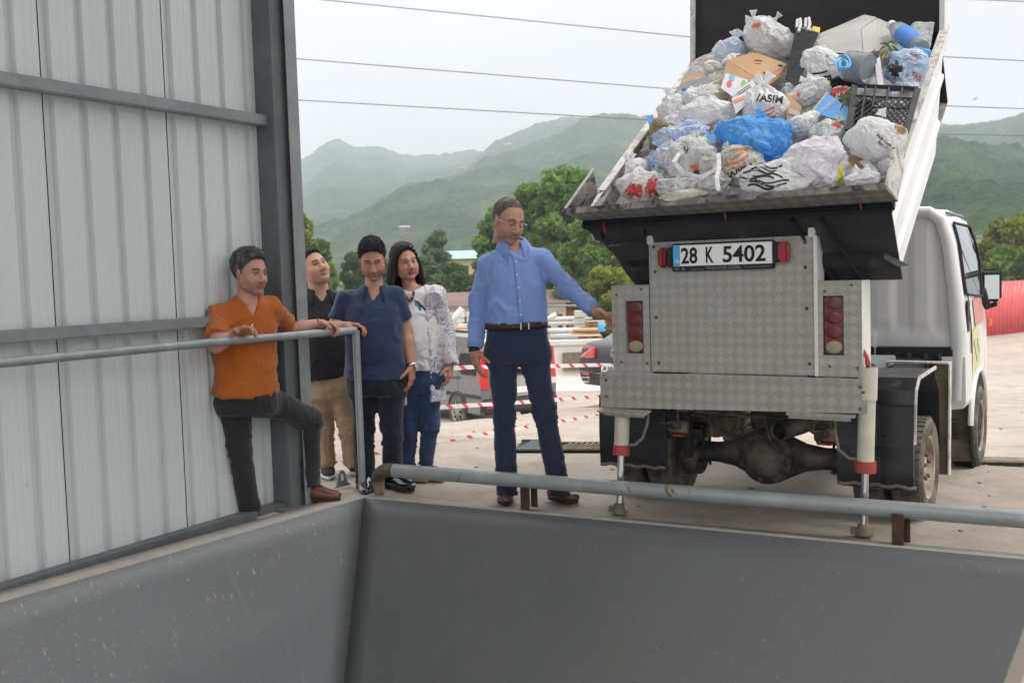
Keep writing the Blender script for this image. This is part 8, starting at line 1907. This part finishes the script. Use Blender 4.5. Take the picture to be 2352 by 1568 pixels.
stack('pipe_stack', 1262, 1332, 752, 776, 36, 'pipes', M_PVC, 'upper stack of white plastic pipes just right of the tall man', 'pipes', 2, 2)
stack('pipe_stack', 1250, 1322, 726, 748, 40, 'pipes', M_PVC, 'farther stack of white plastic pipes behind the tall man\'s forearm', 'pipes', 2, 2)
stack('timber_stack', 1312, 1375, 752, 768, 34, 'boards', M_WOODO, 'orange brown timber boards stacked in the yard', 'timber', 2)
stack('pallet_stack', 1300, 1380, 768, 782, 32, 'pallet', M_WOOD, 'low stack of weathered wooden pallets behind the white wall', 'pallets', 2)
stack('pallet_stack', 1345, 1400, 735, 756, 38, 'pallet', M_WOOD, 'farther stack of wooden pallets near the truck', 'pallets', 3)
stack('block_stack', 1318, 1345, 712, 760, 39, 'blocks', M_CONCB, 'tower of pale concrete rings between pipes and pallets', 'concrete blocks', 3, 1)
stack('beam_stack', 1262, 1320, 768, 784, 31, 'boards', M_GALV, 'grey metal trough sections lying on the wall', 'metal sections', 1)
stack('block_stack', 1020, 1110, 742, 764, 42, 'blocks', M_WCONC, 'row of white blocks left of the tall man', 'concrete blocks', 1, 3)
stack('timber_stack', 1015, 1085, 748, 758, 30, 'boards', M_WOODO, 'thin brown boards above the van roof', 'timber', 1)
stack('block_stack', 1010, 1100, 716, 742, 46, 'blocks', M_WCONC, 'far row of big white blocks in front of the long building', 'concrete blocks', 2, 3)
stack('pipe_stack', 1340, 1404, 716, 735, 44, 'pipes', M_PVC, 'farthest white pipes at the left light box', 'pipes', 2, 2)
bm = NB(); p_ = PY(1382, 754, 33); lathe(bm, [(.10, 0), (.12, .04), (.13, .26), (.10, .30)], p_ - V(0, 0, .1), (0, 0, 1), 14); tag(bm_obj('blue_drum', bm, M_PLB), 'small blue plastic drum on the pallets', 'drum')
for pts, r_, lb in (([(1032, 748), (1045, 728), (1062, 708)], .12, 'thick white pipe sticking up between the woman and the tall man'), ([(1252, 736), (1278, 722)], .10, 'slanting white pipe end right of the tall man')):
    bm = NB(); tube(bm, [PY(u, v, 38) for u, v in pts], r_, 12); tag(bm_obj('plastic_pipe', bm, M_PVC), lb, 'pipe')
bm = NB(); tube(bm, [PY(1250, 702, 45), PY(1405, 701, 45)], .05, 6); tube(bm, [PY(1280, 702, 45), PY(1280, 722, 45)], .03, 6); tube(bm, [PY(1350, 702, 45), PY(1350, 722, 45)], .03, 6); tag(bm_obj('railing', bm, M_GALV), 'thin grey railing in front of the brown roofed building', 'railing')
# small scattered white litter far left
for i, (u, v, s_) in enumerate(((712, 878, .10), (708, 900, .08), (766, 915, .09), (763, 900, .06))):
    p_ = PY(u, v, 17); bm = NB(); box(bm, p_, (s_ * 2, s_, s_)); tag(bm_obj('scrap', bm, M_PVC, bevel=.01), ['white scrap lying highest at the steel column', 'white scrap lying lower at the steel column', 'white scrap seen between the khaki legs', 'tiny white scrap above the one between the khaki legs'][i], 'scrap')
# --- barrier tapes
def mat_tape():
    m, t, co, p, o = base_mat('barrier_tape'); at = t.n('Attribute', attribute_name='tint').outputs['Fac']
    s = t.math('FRACT', at); f = t.ramp(t.math('ABSOLUTE', t.math('SUBTRACT', s, .5)), .12, .14, 1, 0); c = t.mix(f, (.80, .78, .78), (.72, .09, .11)); t.set(p, 'Base Color', c); t.set(p, 'Roughness', .4)
    tr = t.n('BsdfTranslucent'); t.set(tr, 'Color', c); mx = t.n('MixShader', i_0=.3); t.t.links.new(p.outputs[0], mx.inputs[1]); t.t.links.new(tr.outputs[0], mx.inputs[2]); t.t.links.new(mx.outputs[0], o.inputs[0]); return m
M_TAPE = mat_tape()
def tape(pts, lb, w_=.036, per=.20):
    P0 = [PY(u, v, y) for u, v, y in pts]; n = 120; s = np.linspace(0, len(P0) - 1, n); P0 = np.array(P0); C_ = np.stack([np.interp(s, range(len(P0)), P0[:, i]) for i in range(3)], -1)
    L_ = np.concatenate([[0], np.cumsum(np.linalg.norm(np.diff(C_, axis=0), axis=1))]); tw = .5 * np.sin(L_ * 2.1) + .25 * np.sin(L_ * 5.3)
    up = np.stack([0 * tw, -np.sin(tw), np.cos(tw)], -1) * w_ / 2; vv = np.concatenate([C_ - up, C_ + up]); I = np.arange(n); F = np.stack([I[:-1], I[1:], I[1:] + n, I[:-1] + n], -1)
    sl_ = np.concatenate([L_ / per, L_ / per + .22]); tag(mesh_obj('barrier_tape', vv, F, M_TAPE, col=sl_[:, None] * V(1, 1, 1)), lb, 'tape', 'red and white barrier tapes strung across the yard')
tape([(690, 837, 7.3), (760, 838, 7.5), (900, 848, 8.0), (1045, 845, 8.5), (1080, 843, 8.6), (1200, 842, 9.0), (1280, 840, 9.4), (1345, 838.5, 9.7), (1420, 837, 10)], 'highest red and white barrier tape, at waist height')
tape([(690, 947, 7.3), (770, 945, 7.5), (860, 942, 7.8), (950, 938, 8.1), (1040, 933, 8.4), (1125, 928, 8.8), (1205, 923, 9.2), (1300, 916, 9.7), (1420, 907, 10.3)], 'middle red and white barrier tape, in front of the van wheel')
tape([(690, 1072, 7.2), (735, 1064, 7.3), (800, 1052, 7.5), (870, 1040, 7.7), (950, 1028, 7.95), (1025, 1015, 8.2), (1100, 998, 8.5), (1180, 985, 8.9), (1270, 970, 9.4), (1400, 948, 10.2)], 'lowest red and white barrier tape, sagging near the ground', w_=.030)
# --- drain channel across the yard: dark slot with bars
dl = [(1172, 1032), (1250, 1031), (1385, 1032)]
def drain(u0, v0, u1, v1, w_, nb, bar, name, lb, bend=.0, mm=None):
    a, b = GG(u0, v0), GG(u1, v1); d = norm(b - a); s = norm(np.cross(V(0, 0, 1), d)); L_ = np.linalg.norm(b - a); 
    if s[1] < 0: s = -s
    root = empty(name, a, 0, lb, 'drain'); bm = NB(); prism(bm, [V(0, 0, .006) + s * 0, d * L_ + V(0, 0, .006), d * L_ + s * w_ + V(0, 0, .006), s * w_ + V(0, 0, .006)], (0, 0, -.03)); bm_obj('slot', bm, M_DARK, root)
    bm = NB()
    for i in range(nb):
        q = d * (L_ * (i + .5) / nb); pts = [q + s * w_ * t_ + d * (bend * math.sin(t_ * 1.5)) + V(0, 0, .014) for t_ in np.linspace(0, 1, 5)]
        for x, y in zip(pts, pts[1:]): beam(bm, x, y, L_ / nb * bar, .012)
    bm_obj('bars', bm, mm or M_STEEL, root)
    for o_ in (0, w_): bm = NB(); beam(bm, s * o_ + V(0, 0, .014), d * L_ + s * o_ + V(0, 0, .014), .03, .014); bm_obj('edge_rail', bm, mm or M_STEEL, root)
drain(1180, 1036, 1243, 1036, .42, 12, .5, 'drain_grate', 'dark slatted drain grate behind the tall man\'s legs', .08)
drain(1262, 1036, 1384, 1036, .30, 9, .42, 'drain_grate', 'rusty drain channel between the tall man and the truck', .12, M_MUD)
drain(2128, 1061, 2500, 1066, .30, 16, .42, 'drain_grate', 'drain channel with pale cross bars behind the front wheel', .0, M_MUD)
# stones and lumps of dried mud on the yard
g = np.random.RandomState(5); M_STONE = mat('yard_stone', (.36, .30, .24), .95, 0, (.26, .21, .16), 5)
bm = NB()
for i in range(520):
    d_ = abs(g.normal()) * 5 + .25; t_ = g.uniform(-3, 14); p = C0 + RN * d_ + RT * t_; r_ = g.uniform(.004, .017) * (1 + d_ * .06); z = float(ground_z(p[0], p[1])); q = bmesh.ops.create_icosphere(bm, subdivisions=1, radius=r_, matrix=Matrix.Translation((p[0], p[1], z - .008)) @ Matrix.Diagonal((g.uniform(.8, 1.6), g.uniform(.8, 1.4), .5, 1)))
tag(bm_obj('gravel', bm, M_STONE), 'small stones and mud crumbs strewn over the yard', kind='stuff')
